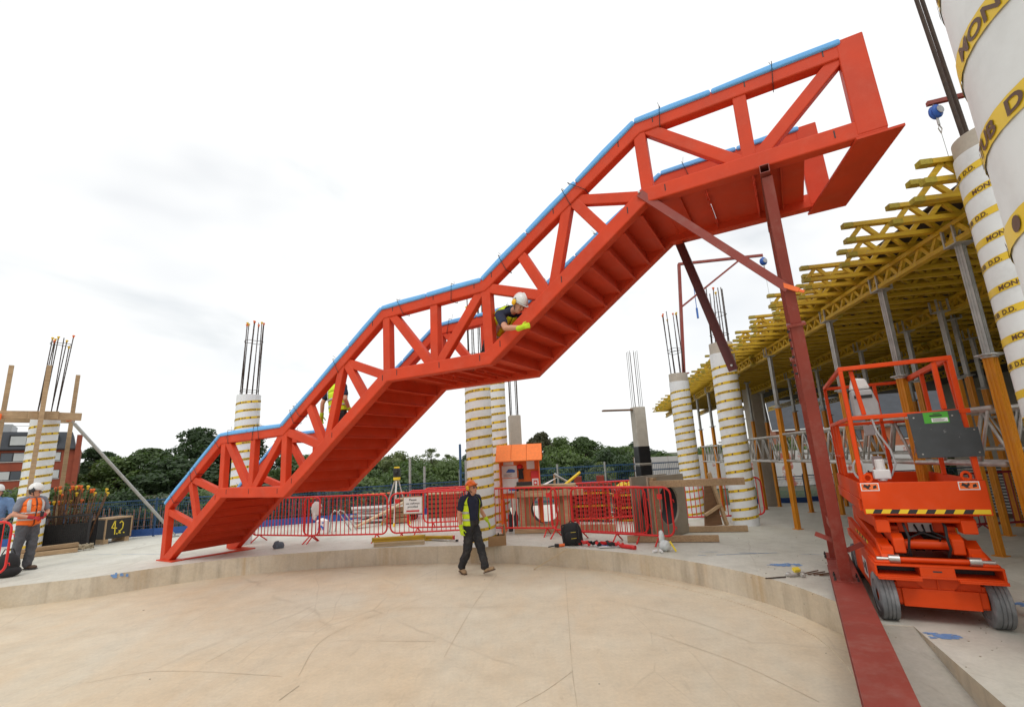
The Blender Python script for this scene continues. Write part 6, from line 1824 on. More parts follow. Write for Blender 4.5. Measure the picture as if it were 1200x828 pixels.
def block(p, size, lab, drop):
    t = thing('fall_arrest_block', lab, 'safety block', p, R(10))
    mb = MB()
    for s in (-1, 1): mb.blob((0, s * 0.02 * size, -0.10 * size), (0.085 * size, 0.045 * size, 0.10 * size), n=16, k=10)
    mb.build('case', M('block_blue'), t, smooth=True)
    mb = MB(); mb.tube((0, -0.062 * size, -0.10 * size), (0, -0.070 * size, -0.10 * size), 0.055 * size, 16); mb.build('face_label', M('lift_box'), t)
    mb = MB(); mb.path([(0, 0, 0.0), (0.02 * size, 0, 0.03 * size), (0, 0, 0.06 * size), (-0.02 * size, 0, 0.03 * size)], 0.008 * size, 6, closed=True); mb.build('shackle', M('steel_bright'), t)
    mb = MB(); mb.tube((0, 0, -0.19 * size), (0, 0, -0.30 * size), 0.016 * size, 8); mb.path([(0, 0, -0.30 * size), (0.03 * size, 0, -0.36 * size), (0.0, 0, -0.43 * size), (-0.03 * size, 0, -0.36 * size)], 0.008 * size, 6, closed=True); mb.build('snap_hook', M('steel_bright'), t)
    mb = MB(); mb.tube((0, 0, -0.43 * size), (0.02, 0, -0.43 * size - drop), 0.004 * size, 5); mb.build('lifeline', M('galvanised'), t)
davit((5.50, 15.35, 4.56), (5.80, 15.35, 8.33), (8.64, 15.35, 8.50), 'thin dark red davit frame standing behind the striped columns', None)
block((8.66, 15.35, 8.42), 1.4, 'blue fall-arrest block hanging from the thin red davit', 2.6)
davit((4.62, 3.90, 4.76), (4.63, 4.05, 5.40), (4.26, 4.18, 5.395), 'short dark red bracket beside the top of the right column', None, brace=False, w=0.045)
block((4.29, 4.17, 5.36), 0.72, 'blue fall-arrest block hanging beside the top of the right column', 0.55)
# ------------------------------------------------------------------ aluminium lattice beams between the props
def lattice(L=2.9):
    mb = MB()
    for z in (0, 0.58):
        for y in (-0.16, 0.16): mb.tube((0, y, z), (L, y, z), 0.028, 8)
    ch_ = mb.mesh('chord_tubes', M('alu'), smooth=True)
    mb = MB(); x = 0.05; k = 0
    while x < L - 0.3:
        for y in (-0.16, 0.16):
            mb.tube((x, y, 0.0 if k % 2 else 0.58), (x + 0.29, y, 0.58 if k % 2 else 0.0), 0.017, 6)
        mb.tube((x, -0.16, 0.58), (x + 0.29, 0.16, 0.58), 0.014, 6)
        x += 0.29; k += 1
    return ch_, mb.mesh('lacing', M('alu'), smooth=True)
LT = lattice()
for k, (off, tt, z, lab) in enumerate(((0.13, 0.1, 1.86, 'nearest aluminium lattice beam between the front props, behind the lift'), (0.13, 3.25, 1.83, 'aluminium lattice beam behind the lift guard rail'), (0.13, 6.35, 1.80, 'aluminium lattice beam beside the striped column under the deck'), (0.13, 9.5, 1.80, 'aluminium lattice beam between the two striped columns'), (0.13, 12.6, 1.7, 'distant aluminium lattice beam behind the far striped column'),
                              (2.13, 1.9, 1.95, 'inner aluminium lattice beam at the right edge'), (2.13, 5.0, 1.9, 'inner aluminium lattice beam behind the second prop row'), (2.13, 8.1, 1.9, 'inner aluminium lattice beam deep under the deck'), (4.1, 3.0, 1.95, 'back aluminium lattice beam deep under the deck'))):
    p = D0 + DP * off + DM * tt
    t = thing('lattice_beam', lab, 'lattice beam', (p.x, p.y, z), am, 'aluminium lattice beams')
    inst('chord_tubes', LT[0], t); inst('lacing', LT[1], t)
sp_ = thing('slim_prop', 'slim rusty steel prop close beside the striped column', 'prop', (5.86, 12.55, 0.33), 0)
mb = MB(); mb.tube((0, 0, 0.01), (0, 0, 2.2), 0.03, 10); mb.build('outer_tube', M('pallet_red'), sp_, smooth=True); mb = MB(); mb.tube((0, 0, 2.2), (0, 0, 3.91), 0.024, 10); mb.build('inner_tube', M('galvanised'), sp_, smooth=True)
# concrete column deep under the deck, stacked panels, added wall that blocks sky light
square_column((9.75, 19.7, -0.2), 0.55, 0.6, 4.7, 'brown-grey concrete column deep under the deck between props', 0.1, 0, 1.0)
ps = thing('panel_stack', 'stack of grey steel panels under the deck at the right edge', 'stack', (11.6, 11.3, SL), R(10))
for k in range(16):
    mb = MB(); mb.box((random.uniform(-0.04, 0.04), 0, 0.16 + k * 0.065), (2.2, 1.1, 0.028)); mb.box((0, -0.5, 0.185 + k * 0.065), (0.1, 0.06, 0.03)); mb.build('panel', M('alu'), ps)
for q in (-0.8, 0.8):
    mb = MB(); mb.box((q, 0, 0.07), (0.1, 1.0, 0.12)); mb.build('bearer', M('timber_dark'), ps)
cr = tag(MB().span((0, 0, 0), (0.35, 30.0, 5.25)).build('light_block_wall', M('cast_concrete')), 'added bare concrete wall blocking sky light from the deck at the far right', 'wall'); cr.location = (15.6, -6.0, -0.6); cr.rotation_euler = (0, 0, R(-9.8))  # added wall: keeps sky light from the right off the deck underside
# ------------------------------------------------------------------ beyond the slab: fence, hoarding, buildings, trees
def far_fence(p0, p1, n, z, h, lab):
    p0, p1 = Vector((p0[0], p0[1], 0)), Vector((p1[0], p1[1], 0)); d = (p1 - p0) / n; L = d.length; rz = math.atan2(d.y, d.x)
    mb = MB()
    for k in range(26): mb.box((L * k / 25, 0, h / 2), (0.016, 0.010, h))
    wires = mb.mesh('vertical_wires', M('fence_blue'))
    mb = MB()
    for q in (0.12, 0.35, 0.58, 0.81, 0.99): mb.box((L / 2, -0.02, h * q), (L, 0.02, 0.05)); mb.box((L / 2, 0.02, h * q + 0.05), (L, 0.02, 0.02))
    hz_ = mb.mesh('horizontal_wires', M('fence_blue'))
    mb = MB(); mb.tube((0, -0.06, 0), (0, -0.06, h + 0.22), 0.06, 8); pst = mb.mesh('post', M('galvanised'))
    for k in range(n):
        p = p0 + d * k
        t = thing('mesh_fence_panel', lab % ORD[k], 'fence', (p.x, p.y, z), rz, 'blue mesh fence panels at the back'); inst('vertical_wires', wires, t)['kind'] = 'stuff'; inst('horizontal_wires', hz_, t)['kind'] = 'stuff'; inst('post', pst, t)
far_fence((-3.4, 29.0), (11.0, 30.5), 5, -0.62, 2.15, '%s tall blue mesh fence panel from the left, in front of the trees')
hd = thing('hoarding', 'pale graffiti-marked hoarding behind the far end of the deck', 'hoarding', (8.5, 36.0, -0.62), R(-6))
for k in range(12):
    mb = MB(); mb.span((k * 2.42, 0, 0.05), (k * 2.42 + 2.40, 0.04, 2.45)); mb.build('panel', M('hoarding'), hd)
    mb = MB(); mb.span((k * 2.42 - 0.05, 0.04, 0), (k * 2.42 + 0.05, 0.14, 2.5)); mb.build('post', M('timber_dark'), hd)
def window(parent, x, z, w, h, n, y=-0.02, blind=0.5, seed=0):
    rr = random.Random(seed)
    mb = MB(); mb.span((x, y - 0.03, z), (x + w, y + 0.02, z + h)); o = mb.build('window', M('steel_black'), parent)
    for k in range(n):
        pw = w / n
        mb = MB(); mb.span((x + k * pw + 0.07, y - 0.04, z + 0.08), (x + (k + 1) * pw - 0.07, y - 0.031, z + h - 0.08)); mb.build('pane', M('blind' if rr.random() < blind else 'glass_dark'), o)
    mb = MB(); mb.span((x - 0.05, y - 0.10, z - 0.09), (x + w + 0.05, y, z - 0.005)); mb.build('sill', M('render_white'), o)
bd = thing('brick_building', 'red brick office building with dark mansard roof at the far left', 'building', (-66.3, 74.0, -0.62), R(41))
W_, D_ = 40.0, 14.0
mb = MB(); mb.span((-W_, 0, 0), (0, D_, 7.6)); mb.build('wall', M('brick_red'), bd)
mb = MB(); mb.add([(-W_, -0.25, 7.6), (-0.6, -0.25, 7.6), (-0.6, D_, 7.6), (-W_, D_, 7.6), (-W_, 0.75, 10.1), (-1.2, 0.75, 10.1), (-1.2, D_ - 1, 10.1), (-W_, D_ - 1, 10.1)], [(0, 1, 5, 4), (1, 2, 6, 5), (2, 3, 7, 6), (3, 0, 4, 7), (4, 5, 6, 7), (3, 2, 1, 0)]); roof = mb.build('mansard_roof', M('slate'), bd)
mb = MB(); mb.span((-0.62, -0.30, 0.0), (0.02, 0.9, 9.6)); mb.build('party_wall', M('brick_red'), bd)
mb = MB(); mb.span((-W_, -0.32, 7.45), (-0.63, 0.0, 7.62)); mb.build('eaves_gutter', M('steel_black'), bd)
mb = MB(); mb.span((-30, 3, 10.1), (-8, 10, 11.4)); mb.build('plant_room', M('lift_box'), bd)
for k in range(14):
    mb = MB(); mb.box((-30 + k * 2.0, 2.6, 10.6), (0.07, 0.07, 1.0)); mb.build('rail_post', M('galvanised'), roof)
mb = MB(); mb.box((-17, 2.6, 11.1), (26.5, 0.07, 0.07)); mb.build('roof_rail', M('galvanised'), roof)
for fl_ in range(3):
    z = 0.75 + fl_ * 2.55
    for k, (x, w, n) in enumerate(((-3.6, 1.5, 1), (-8.4, 3.8, 3), (-13.2, 1.6, 1), (-18.4, 3.4, 2), (-22.5, 1.6, 1), (-28.4, 3.8, 3))):
        if fl_ == 1 and k == 0: x, w, n = -3.2, 1.2, 1
        window(bd, x, z, w, 1.25, n, 0.0, 0.55 if fl_ == 1 else 0.15, k + fl_ * 7)
for x in (-4.6, -7.8, -17.2, -24.0):
    mb = MB(); mb.span((x, -0.15, 8.0), (x + 1.9, 0.9, 9.6)); dmr = mb.build('dormer', M('steel_black'), bd); mb = MB(); mb.span((x + 0.15, -0.17, 8.15), (x + 1.75, -0.151, 9.4)); mb.build('pane', M('blind'), dmr)
# house with slate roof seen under the deck
hs_ = thing('brick_house', 'brick house with grey slate roof seen beneath the deck', 'house', (28.6, 54.0, -0.62), R(-24))
mb = MB(); mb.add([(0, 0, 0), (17, 0, 0), (17, 9, 0), (0, 9, 0), (0, 0, 4.9), (17, 0, 4.9), (17, 9, 4.9), (0, 9, 4.9), (0, 4.5, 9.2), (17, 4.5, 9.2)], [(0, 1, 5, 4), (1, 2, 6, 9, 5), (2, 3, 7, 6), (3, 0, 4, 8, 7)]); mb.build('wall', M('brick_orange') if 'brick_orange' in MATS else M('brick_red'), hs_)
for s, y0 in ((1, -0.4), (-1, 9.4)):
    mb = MB(); mb.add([(-0.35, y0, 4.62), (17.35, y0, 4.62), (17.35, 4.5, 9.38), (-0.35, 4.5, 9.38), (-0.35, y0, 4.45), (17.35, y0, 4.45), (17.35, 4.5, 9.21), (-0.35, 4.5, 9.21)], [(0, 1, 2, 3), (7, 6, 5, 4), (0, 4, 5, 1), (1, 5, 6, 2), (2, 6, 7, 3), (3, 7, 4, 0)]); rf = mb.build('roof', M('slate'), hs_)
mb = MB(); mb.span((12, 4.0, 8.6), (13, 5.0, 10.6)); mb.build('chimney', M('brick_red'), rf)
mb = MB(); mb.bar((-0.38, -0.42, 4.5), (-0.38, 4.5, 9.3), 0.06, 0.22); mb.bar((-0.38, 9.42, 4.5), (-0.38, 4.5, 9.3), 0.06, 0.22); mb.build('barge_board', M('frame_white'), hs_)
mb = MB(); mb.box((8.5, -0.45, 4.45), (17.7, 0.12, 0.14)); mb.build('gutter', M('frame_white'), hs_)
for x in (2.0, 6.5, 11.0): window(hs_, x, 3.0, 1.3, 1.2, 2, 0.0, 0.4, int(x))
for x in (3.0, 8.0, 12.6): window(hs_, x, 0.8, 1.5, 1.3, 2, 0.0, 0.4, int(x) + 3)
# grey-roofed church far behind the stair
ch = thing('stone_church', 'grey church roof with small spire far behind the staircase', 'church', (-66.5, 250.0, -0.62), R(8))
ch.scale = (0.62, 0.62, 0.50)
mb = MB(); mb.add([(-12, 0, 0), (4, 0, 0), (4, 9, 0), (-12, 9, 0), (-12, 0, 6.5), (4, 0, 6.5), (4, 9, 6.5), (-12, 9, 6.5), (-12, 4.5, 11.4), (4, 4.5, 11.4)], [(0, 1, 5, 4), (1, 2, 6, 9, 5), (2, 3, 7, 6), (3, 0, 4, 8, 7)]); mb.build('wall', M('cast_concrete'), ch)
mb = MB(); mb.add([(-12.3, -0.4, 6.3), (4.3, -0.4, 6.3), (4.3, 4.5, 11.7), (-12.3, 4.5, 11.7), (4.3, 9.4, 6.3), (-12.3, 9.4, 6.3)], [(0, 1, 2, 3), (3, 2, 4, 5)]); mb.build('roof', M('slate'), ch)
mb = MB(); mb.add([(3.2, 3.8, 11.0), (4.4, 3.8, 11.0), (4.4, 5.2, 11.0), (3.2, 5.2, 11.0), (3.8, 4.5, 14.6)], [(0, 1, 4), (1, 2, 4), (2, 3, 4), (3, 0, 4)]); mb.build('spire', M('slate'), ch)
for x in (-10, -6.5, -3, 0.5): window(ch, x, 2.2, 1.2, 2.6, 1, 0.0, 0.0, int(x) + 20)
# --- trees
TREES = {}
def crown_mesh(kind, mname, seed):
    key = (kind, mname, seed)
    if key in TREES: return TREES[key]
    rr = random.Random(seed); mb = MB()
    H, Wd, n, leaf, clumps, wisp = {'round': (7.0, 3.0, 9500, 0.21, 46, 1.0), 'tall': (9.0, 2.6, 9500, 0.21, 46, 1.0), 'wispy': (7.5, 3.2, 4600, 0.14, 64, 0.55), 'bush': (3.4, 3.0, 6500, 0.17, 30, 1.05)}[kind]
    cl = []
    for k in range(clumps):
        a = rr.uniform(0, 2 * PI); f = rr.random(); zz = H * (0.06 + 0.86 * f) if kind != 'bush' else H * (0.05 + 0.85 * f)
        rad = Wd * (math.sin(PI * min(1, 0.18 + 0.80 * f)) ** 0.7) * math.sqrt(rr.random())
        cl.append((Vector((rad * math.cos(a), rad * math.sin(a), zz)), rr.uniform(0.55, 1.25) * wisp * Wd / 3.0))
    for k in range(n):
        c, r = rr.choice(cl)
        while True:
            v = Vector((rr.uniform(-1, 1), rr.uniform(-1, 1), rr.uniform(-1, 1)))
            if 0.05 < v.length < 1: break
        v = v.normalized() * (v.length ** 0.6)
        p = c + Vector((v.x * r, v.y * r, v.z * r * 0.8))
        nrm = (v * 0.8 + Vector((rr.uniform(-1, 1), rr.uniform(-1, 1), rr.uniform(-0.3, 1)))).normalized()
        u = nrm.orthogonal().normalized(); w = nrm.cross(u); s = leaf * rr.uniform(0.6, 1.3)
        q = rr.uniform(0, PI); u2 = u * math.cos(q) + w * math.sin(q); w2 = nrm.cross(u2)
        mb.add([p - u2 * s, p + w2 * s * 0.55, p + u2 * s, p - w2 * s * 0.55], [(0, 1, 2, 3)])
    cm = mb.mesh('crown', M(mname), fixn=False)
    tb_ = MB()
    tb_.path([(0, 0, 0), (0.06, 0.03, H * 0.25), (-0.05, 0.05, H * 0.5), (0.02, 0, H * 0.8)], 0, 8, radii=[0.24, 0.19, 0.13, 0.04])
    for c, r in cl[:14]:
        st_ = Vector((0, 0, min(c.z * 0.6, H * 0.55))); m_ = st_.lerp(c, 0.5) + Vector((0, 0, 0.2))
        tb_.path([st_, m_, c], 0, 5, radii=[0.09, 0.05, 0.015])
    TREES[key] = (cm, tb_.mesh('trunk', M('bark'), smooth=True)); return TREES[key]
def tree(kind, mname, x, y, s, lab, sx=1.0, rz=0.0, seed=1):
    cm, tm = crown_mesh(kind, mname, seed)
    t = thing('bush' if kind == 'bush' else 'tree', lab, 'bush' if kind == 'bush' else 'tree', (x, y, -0.62), rz, 'trees and bushes behind the site')
    t.scale = (s * sx, s * sx, s)
    stuff(inst('crown', cm, t)); inst('trunk', tm, t)
for (kind, m, x, y, s, sx, lab, sd) in (
    ('tall', 'leaf_d', -86.5, 100, 1.10, 1.30, 'dark tree just right of the brick building', 1),
    ('bush', 'leaf_b', -68.5, 84, 1.75, 1.15, 'mid green bushy tree behind the capped bars', 2),
    ('round', 'leaf_a', -75.0, 92, 0.95, 1.25, 'darker bushy tree between the brick building and the mid green one', 3),
    ('round', 'leaf_d', -60.5, 92, 1.62, 1.12, 'tallest dark tree left of the staircase foot', 4),
    ('round', 'leaf_a', -64.5, 87, 1.12, 1.45, 'dense green tree below and left of the tallest tree', 5),
    ('round', 'leaf_d', -53.5, 97, 1.42, 1.25, 'dark tree behind the lower flight of the staircase', 6),
    ('round', 'leaf_a', -46.0, 100, 0.98, 1.50, 'green tree seen through the first landing of the staircase', 7),
    ('bush', 'leaf_d', -57.5, 84, 1.55, 1.6, 'low dark bush below the tallest tree', 3),
    ('bush', 'leaf_a', -39.0, 95, 1.5, 1.7, 'broad bush under the second flight, left one', 2),
    ('bush', 'leaf_d', -31.5, 95, 1.4, 1.6, 'broad dark bush under the second flight, right one', 3),
    ('bush', 'leaf_a', -14.2, 46, 0.70, 1.2, 'low green bush left of the survey tripod', 2),
    ('bush', 'leaf_d', -25.2, 88, 1.02, 1.3, 'green bushy tree right under the staircase edge', 3),
    ('bush', 'leaf_c', -20.3, 86, 1.38, 1.1, 'pale green tree behind the survey tripod', 8),
    ('wispy', 'leaf_c', -16.4, 94, 0.78, 1.1, 'thin wispy tree with sky showing through', 9),
    ('wispy', 'leaf_c', -12.0, 88, 0.60, 1.25, 'second thin wispy tree left of the blue pole', 10),
    ('round', 'leaf_d', -9.2, 104, 0.82, 1.15, 'dark rounded tree left of the column behind the walking man', 4),
    ('round', 'leaf_e', 5.0, 104, 1.14, 1.05, 'brownish dark tree right of the orange kiosk', 11),
    ('round', 'leaf_b', 9.0, 97, 0.95, 1.35, 'rounded green tree behind the blue mesh fence', 12),
    ('round', 'leaf_a', 13.2, 95, 0.92, 1.25, 'second rounded green tree behind the blue mesh fence', 5),
    ('bush', 'leaf_a', 20.5, 112, 1.25, 1.8, 'low tree line left of the concrete column', 2),
    ('bush', 'leaf_b', 26.5, 118, 1.25, 1.5, 'low tree close to the concrete column', 8),
    ('round', 'leaf_d', 31.5, 128, 0.90, 1.3, 'dark tree directly behind the concrete column', 6),
    ('bush', 'leaf_c', 5.6, 33, 0.62, 0.7, 'small pale bush in front of the blue mesh fence', 8),
    ('bush', 'leaf_a', 39.0, 98, 0.95, 1.5, 'green bush seen between the striped columns', 3),
    ('bush', 'leaf_b', 26.2, 47, 0.98, 0.8, 'green bush in front of the brick house', 8),
    ('bush', 'leaf_a', 24.0, 25.5, 0.72, 1.2, 'dark green bush behind the lattice beams at the right', 2),
    ('bush', 'leaf_d', 28.5, 23, 0.80, 1.2, 'darkest green bush at the right edge under the deck', 3)):
    tree(kind, m, x, y, s, lab, sx, sd * 1.7, sd)
for k in range(26):
    tree('bush', ('leaf_a', 'leaf_d', 'leaf_b')[k % 3], -118 + k * 8.0 + random.uniform(-2, 2), 118 + random.uniform(-5, 14), 0.98 + random.uniform(-0.14, 0.26), 'low bush in the distant hedge line', 1.7, k * 1.3, (2, 3, 8)[k % 3])

for k in range(9):
    tree('bush', ('leaf_a', 'leaf_b', 'leaf_d')[k % 3], -9.0 + k * 3.3 + random.uniform(-0.6, 0.6), 39 + random.uniform(-2, 4), 0.80 + random.uniform(-0.07, 0.08), '%s bush from the left in the row right behind the blue mesh fence' % ORD[k], 0.95, k * 1.1, (2, 3, 8)[k % 3])
for k in range(10):
    tree('bush', ('leaf_a', 'leaf_d', 'leaf_b')[k % 3], -33.0 + k * 3.0 + random.uniform(-0.5, 0.5), 26 + 0.25 * k + random.uniform(-1, 2), 0.60 + random.uniform(-0.06, 0.08), '%s low bush from the left behind the starter bars' % ORD[k], 1.1, k * 1.9, (3, 8, 2)[k % 3])
# ------------------------------------------------------------------ people
def limb(mb, pts, radii, n=12):
    pts = [Vector(p) for p in pts]
    for (a, b, r0, r1) in zip(pts, pts[1:], radii, radii[1:]):
        k = 5
        mb.path([a.lerp(b, i / k) for i in range(k + 1)], 0, n, radii=[r0 + (r1 - r0) * i / k for i in range(k + 1)])
    for p, r in zip(pts, radii): mb.blob(p, (r, r, r), n=n, k=8)
TT = [(0.0, 0.172, 0.125), (0.2, 0.165, 0.120), (0.42, 0.168, 0.125), (0.65, 0.185, 0.130), (0.82, 0.190, 0.118), (0.93, 0.150, 0.095), (1.0, 0.075, 0.065)]
def torso_at(t):
    for a, b in zip(TT, TT[1:]):
        if a[0] <= t <= b[0]:
            f = (t - a[0]) / (b[0] - a[0]); return a[1] + (b[1] - a[1]) * f, a[2] + (b[2] - a[2]) * f
    return TT[-1][1:]
def swapped(P):
    for a in ('hip', 'kn', 'an', 'toe', 'sh', 'el', 'wr', 'hd', 'pal'):
        l_, r_ = getattr(P, a + 'L', None), getattr(P, a + 'R', None)
        setattr(P, a + 'L', r_); setattr(P, a + 'R', l_)
    return P
class Pose:
    def __init__(s, **k): s.__dict__.update({a: (Vector(b) if isinstance(b, tuple) else b) for a, b in k.items()})
    def ring(s, t, grow=0.0, n=24, a0=0.0, a1=2 * PI, gx=1.0, gy=1.0):
        """ring of the trunk at t (0 hips, 1 neck); angle 0 = right side, -90 = front"""
        c = s.pelvis.lerp(s.chest, t / 0.6) if t < 0.6 else s.chest.lerp(s.neck, (t - 0.6) / 0.4)
        rt = (s.hipR - s.hipL).normalized().lerp((s.shR - s.shL).normalized(), t).normalized()
        up = (s.chest - s.pelvis).normalized() if t < 0.6 else (s.neck - s.chest).normalized()
        rt = (rt - up * rt.dot(up)).normalized(); fw = up.cross(rt)          # fw points forward... -Y for an upright figure
        rx, ry = torso_at(t)
        out = []
        for k in range(n + (0 if a1 - a0 > 6.28 else 1)):
            a = a0 + (a1 - a0) * k / n
            out.append(c + rt * ((rx * gx + grow) * math.cos(a)) + fw * ((ry * gy + grow) * math.sin(a)))
        return out
def hand(parent, wrist, d, palm, m, name='glove', curl=0.35, side=1, spread=0.0):
    """palm with five separate, unequal, bent fingers"""
    d = Vector(d).normalized(); pn = Vector(palm); pn = (pn - d * pn.dot(d)).normalized(); sd = d.cross(pn) * side
    w = Vector(wrist)
    mb = MB()
    rot = Matrix((sd, d, pn)).transposed()
    mb.blob(w + d * 0.048, (0.042, 0.052, 0.019), rot, n=14, k=10); mb.blob(w + d * 0.01, (0.030, 0.03, 0.022), rot, n=12, k=8)
    for i, (x, L) in enumerate(((-0.031, 0.066), (-0.0105, 0.076), (0.0105, 0.072), (0.031, 0.056))):
        p = w + d * 0.088 + sd * x; a = curl * (1 + 0.12 * i)
        pts = [p - d * 0.02, p]; dirv = d
        for seg, f in enumerate((0.42, 0.32, 0.26)):
            ang = a * (seg + 0.6)
            dv = d * math.cos(ang) + pn * math.sin(ang) + sd * (spread * x * 6)
            pts.append(pts[-1] + dv * (L * f))
        mb.path(pts, 0.0095, 8, radii=[0.0105, 0.0105, 0.0098, 0.009, 0.0078]); mb.blob(pts[-1], (0.008,) * 3, n=8, k=5)
    p = w + d * 0.028 - sd * 0.034
    pts = [p + sd * 0.012, p, p + (d * 0.6 - sd * 0.6 + pn * 0.35) * 0.038, p + (d * 0.95 - sd * 0.55 + pn * 0.6) * 0.062]
    mb.path(pts, 0.011, 8, radii=[0.015, 0.014, 0.0115, 0.009]); mb.blob(pts[-1], (0.0095,) * 3, n=8, k=5)
    o = mb.build(name, M(m), parent, smooth=True)
    return remesh(o, 0.0045, 2)
def person(label, loc, rz, P, top='navy', legs='trouser_dark', boots='boot_tan', vest=None, gloves=None, helmet='helmet_white', glasses=False, muffs=False, sleeve=0.55, gap=0.5, fwd=(0, -1, 0.0), hupv=(0, 0, 1), seed=0, curlL=0.4, curlR=0.4, no_legs=False):
    t = thing('person', label, 'person', loc, rz)
    f = Vector(fwd).normalized(); hu = Vector(hupv); hu = (hu - f * hu.dot(f)).normalized(); hr = f.cross(hu)
    hm = Matrix((hr, -f, hu)).transposed()
    H = P.head
    # body: one continuous surface
    mb = MB()
    mb.blob(H + hu * 0.02 - f * 0.008, (0.076, 0.096, 0.105), hm, n=18, k=14)
    mb.blob(H - hu * 0.055 + f * 0.028, (0.056, 0.062, 0.062), hm, n=14, k=10)                 # jaw
    mb.blob(H - hu * 0.012 + f * 0.098, (0.013, 0.020, 0.024), hm, n=8, k=6)                    # nose
    mb.blob(H + hu * 0.022 + f * 0.078, (0.052, 0.022, 0.014), hm, n=10, k=6)                   # brow
    for s in (-1, 1):
        mb.blob(H + hr * (s * 0.078) - f * 0.012 - hu * 0.005, (0.012, 0.022, 0.032), hm, n=8, k=6)   # ears
        mb.blob(H + hr * (s * 0.036) + f * 0.066 - hu * 0.022, (0.022, 0.022, 0.022), hm, n=8, k=6)   # cheeks
    limb(mb, [P.neck - (H - P.neck) * 0.25, H - hu * 0.06 - f * 0.015], [0.062, 0.056])
    mb.loft([P.ring(q, -0.014) for q in (0.0, 0.2, 0.42, 0.65, 0.82, 0.93, 1.0)])
    for S in 'LR':
        sh, el, wr = getattr(P, 'sh' + S), getattr(P, 'el' + S), getattr(P, 'wr' + S)
        limb(mb, [P.neck.lerp(sh, 0.55), sh, sh.lerp(el, 0.5), el, el.lerp(wr, 0.35), wr], [0.055, 0.058, 0.050, 0.042, 0.042, 0.029])
        hp, kn, an = getattr(P, 'hip' + S), getattr(P, 'kn' + S), getattr(P, 'an' + S)
        limb(mb, [hp, kn, kn.lerp(an, 0.35), an], [0.082, 0.055, 0.055, 0.038])
    body = remesh(mb.build('body', M('skin'), t, smooth=True), 0.011, 2)
    # eyes, mouth, hair
    for s in (-1, 1):
        mb = MB(); mb.blob(H + hr * (s * 0.031) + f * 0.083 + hu * 0.004, (0.0125, 0.008, 0.008), hm, n=10, k=6); mb.build('eye', M('hair_dark'), t, smooth=True)
    mb = MB(); mb.blob(H + f * 0.088 - hu * 0.058, (0.023, 0.007, 0.006), hm, n=10, k=6); mb.build('mouth', M('print_red'), t, smooth=True)
    mb = MB(); mb.blob(H + hu * 0.022 - f * 0.026, (0.081, 0.090, 0.098), hm, n=16, k=12); mb.build('hair', M('hair_dark'), t, smooth=True)
    if glasses:
        mb = MB()
        for s in (-1, 1): mb.blob(H + hr * (s * 0.034) + f * 0.096 + hu * 0.005, (0.028, 0.010, 0.020), hm, n=12, k=8)
        mb.build('safety_glasses', M('glass_dark'), t, smooth=True)
    # helmet: dome, ridge, peak, brim
    mb = MB()
    c = H + hu * 0.052 - f * 0.008
    prof = [(1.0, 0.0), (1.0, 0.03), (0.97, 0.055), (0.88, 0.085), (0.70, 0.115), (0.42, 0.135), (0.0, 0.142)]
    rings = []
    for (r, z) in prof:
        rings.append([c + hu * z + hr * (0.104 * r * math.cos(a)) + f * (0.124 * r * math.sin(a)) for a in [2 * PI * k / 22 for k in range(22)]])
    mb.loft(rings, cap=False)
    brim = [[c + hu * (0.004 if j else 0.0) + hr * ((0.104 + e) * math.cos(a)) + f * ((0.124 + e + max(0, math.sin(a)) ** 3 * pk) * math.sin(a)) for a in [2 * PI * k / 22 for k in range(22)]] for j, (e, pk) in enumerate(((-0.002, 0.0), (0.012, 0.045)))]
    mb.loft(brim, cap=False)
    h = mb.build('helmet', M(helmet), t, smooth=True)
    so = h.modifiers.new('s', 'SOLIDIFY'); so.thickness = 0.005
    mb = MB(); mb.path([c + hu * (0.145 * math.cos(a)) + f * (0.120 * math.sin(a)) for a in [R(x) for x in range(-60, 61, 15)]], 0.008, 6); mb.build('ridge', M(helmet), h, smooth=True)
    if muffs:
        for s in (-1, 1):
            mb = MB(); mb.blob(H + hr * (s * 0.115) + hu * 0.035, (0.026, 0.040, 0.048), hm, n=12, k=8); mb.build('ear_muff', M(muffs if isinstance(muffs, str) else 'ear_yellow'), t, smooth=True)
            mb = MB(); mb.path([H + hr * (s * 0.118) + hu * 0.06, H + hr * (s * 0.118) + hu * 0.10], 0.008, 6); mb.build('muff_arm', M('steel_black'), t)
    # chin strap
    mb = MB(); mb.path([H + hr * 0.09 + hu * 0.05, H + hr * 0.066 - hu * 0.06 + f * 0.01, H - hu * 0.115 + f * 0.04, H - hr * 0.066 - hu * 0.06 + f * 0.01, H - hr * 0.09 + hu * 0.05], 0.006, 5); mb.build('chin_strap', M('steel_black'), t)
    # shirt
    mb = MB()
    mb.loft([P.ring(q, 0.004) for q in (-0.0, 0.2, 0.42, 0.65, 0.82, 0.93, 1.0)])
    limb(mb, [P.neck.lerp(P.chest, 0.25), P.neck.lerp(P.head, 0.22)], [0.085, 0.070])
    for S in 'LR':
        sh, el = getattr(P, 'sh' + S), getattr(P, 'el' + S)
        limb(mb, [P.neck.lerp(sh, 0.55), sh, sh.lerp(el, sleeve)], [0.066, 0.074, 0.070])
    remesh(mb.build('shirt', M(top), t, smooth=True), 0.012, 3, 0.02)
    # trousers
    mb = MB()
    mb.loft([P.ring(q, 0.012) for q in (-0.06, 0.0, 0.1, 0.16)])
    for S in 'LR':
        hp, kn, an = getattr(P, 'hip' + S), getattr(P, 'kn' + S), getattr(P, 'an' + S)
        limb(mb, [hp, hp.lerp(kn, 0.5), kn, kn.lerp(an, 0.5), kn.lerp(an, 0.93)], [0.110, 0.101, 0.086, 0.083, 0.080])
    tr = remesh(mb.build('trousers', M(legs), t, smooth=True), 0.013, 2, 0.05)
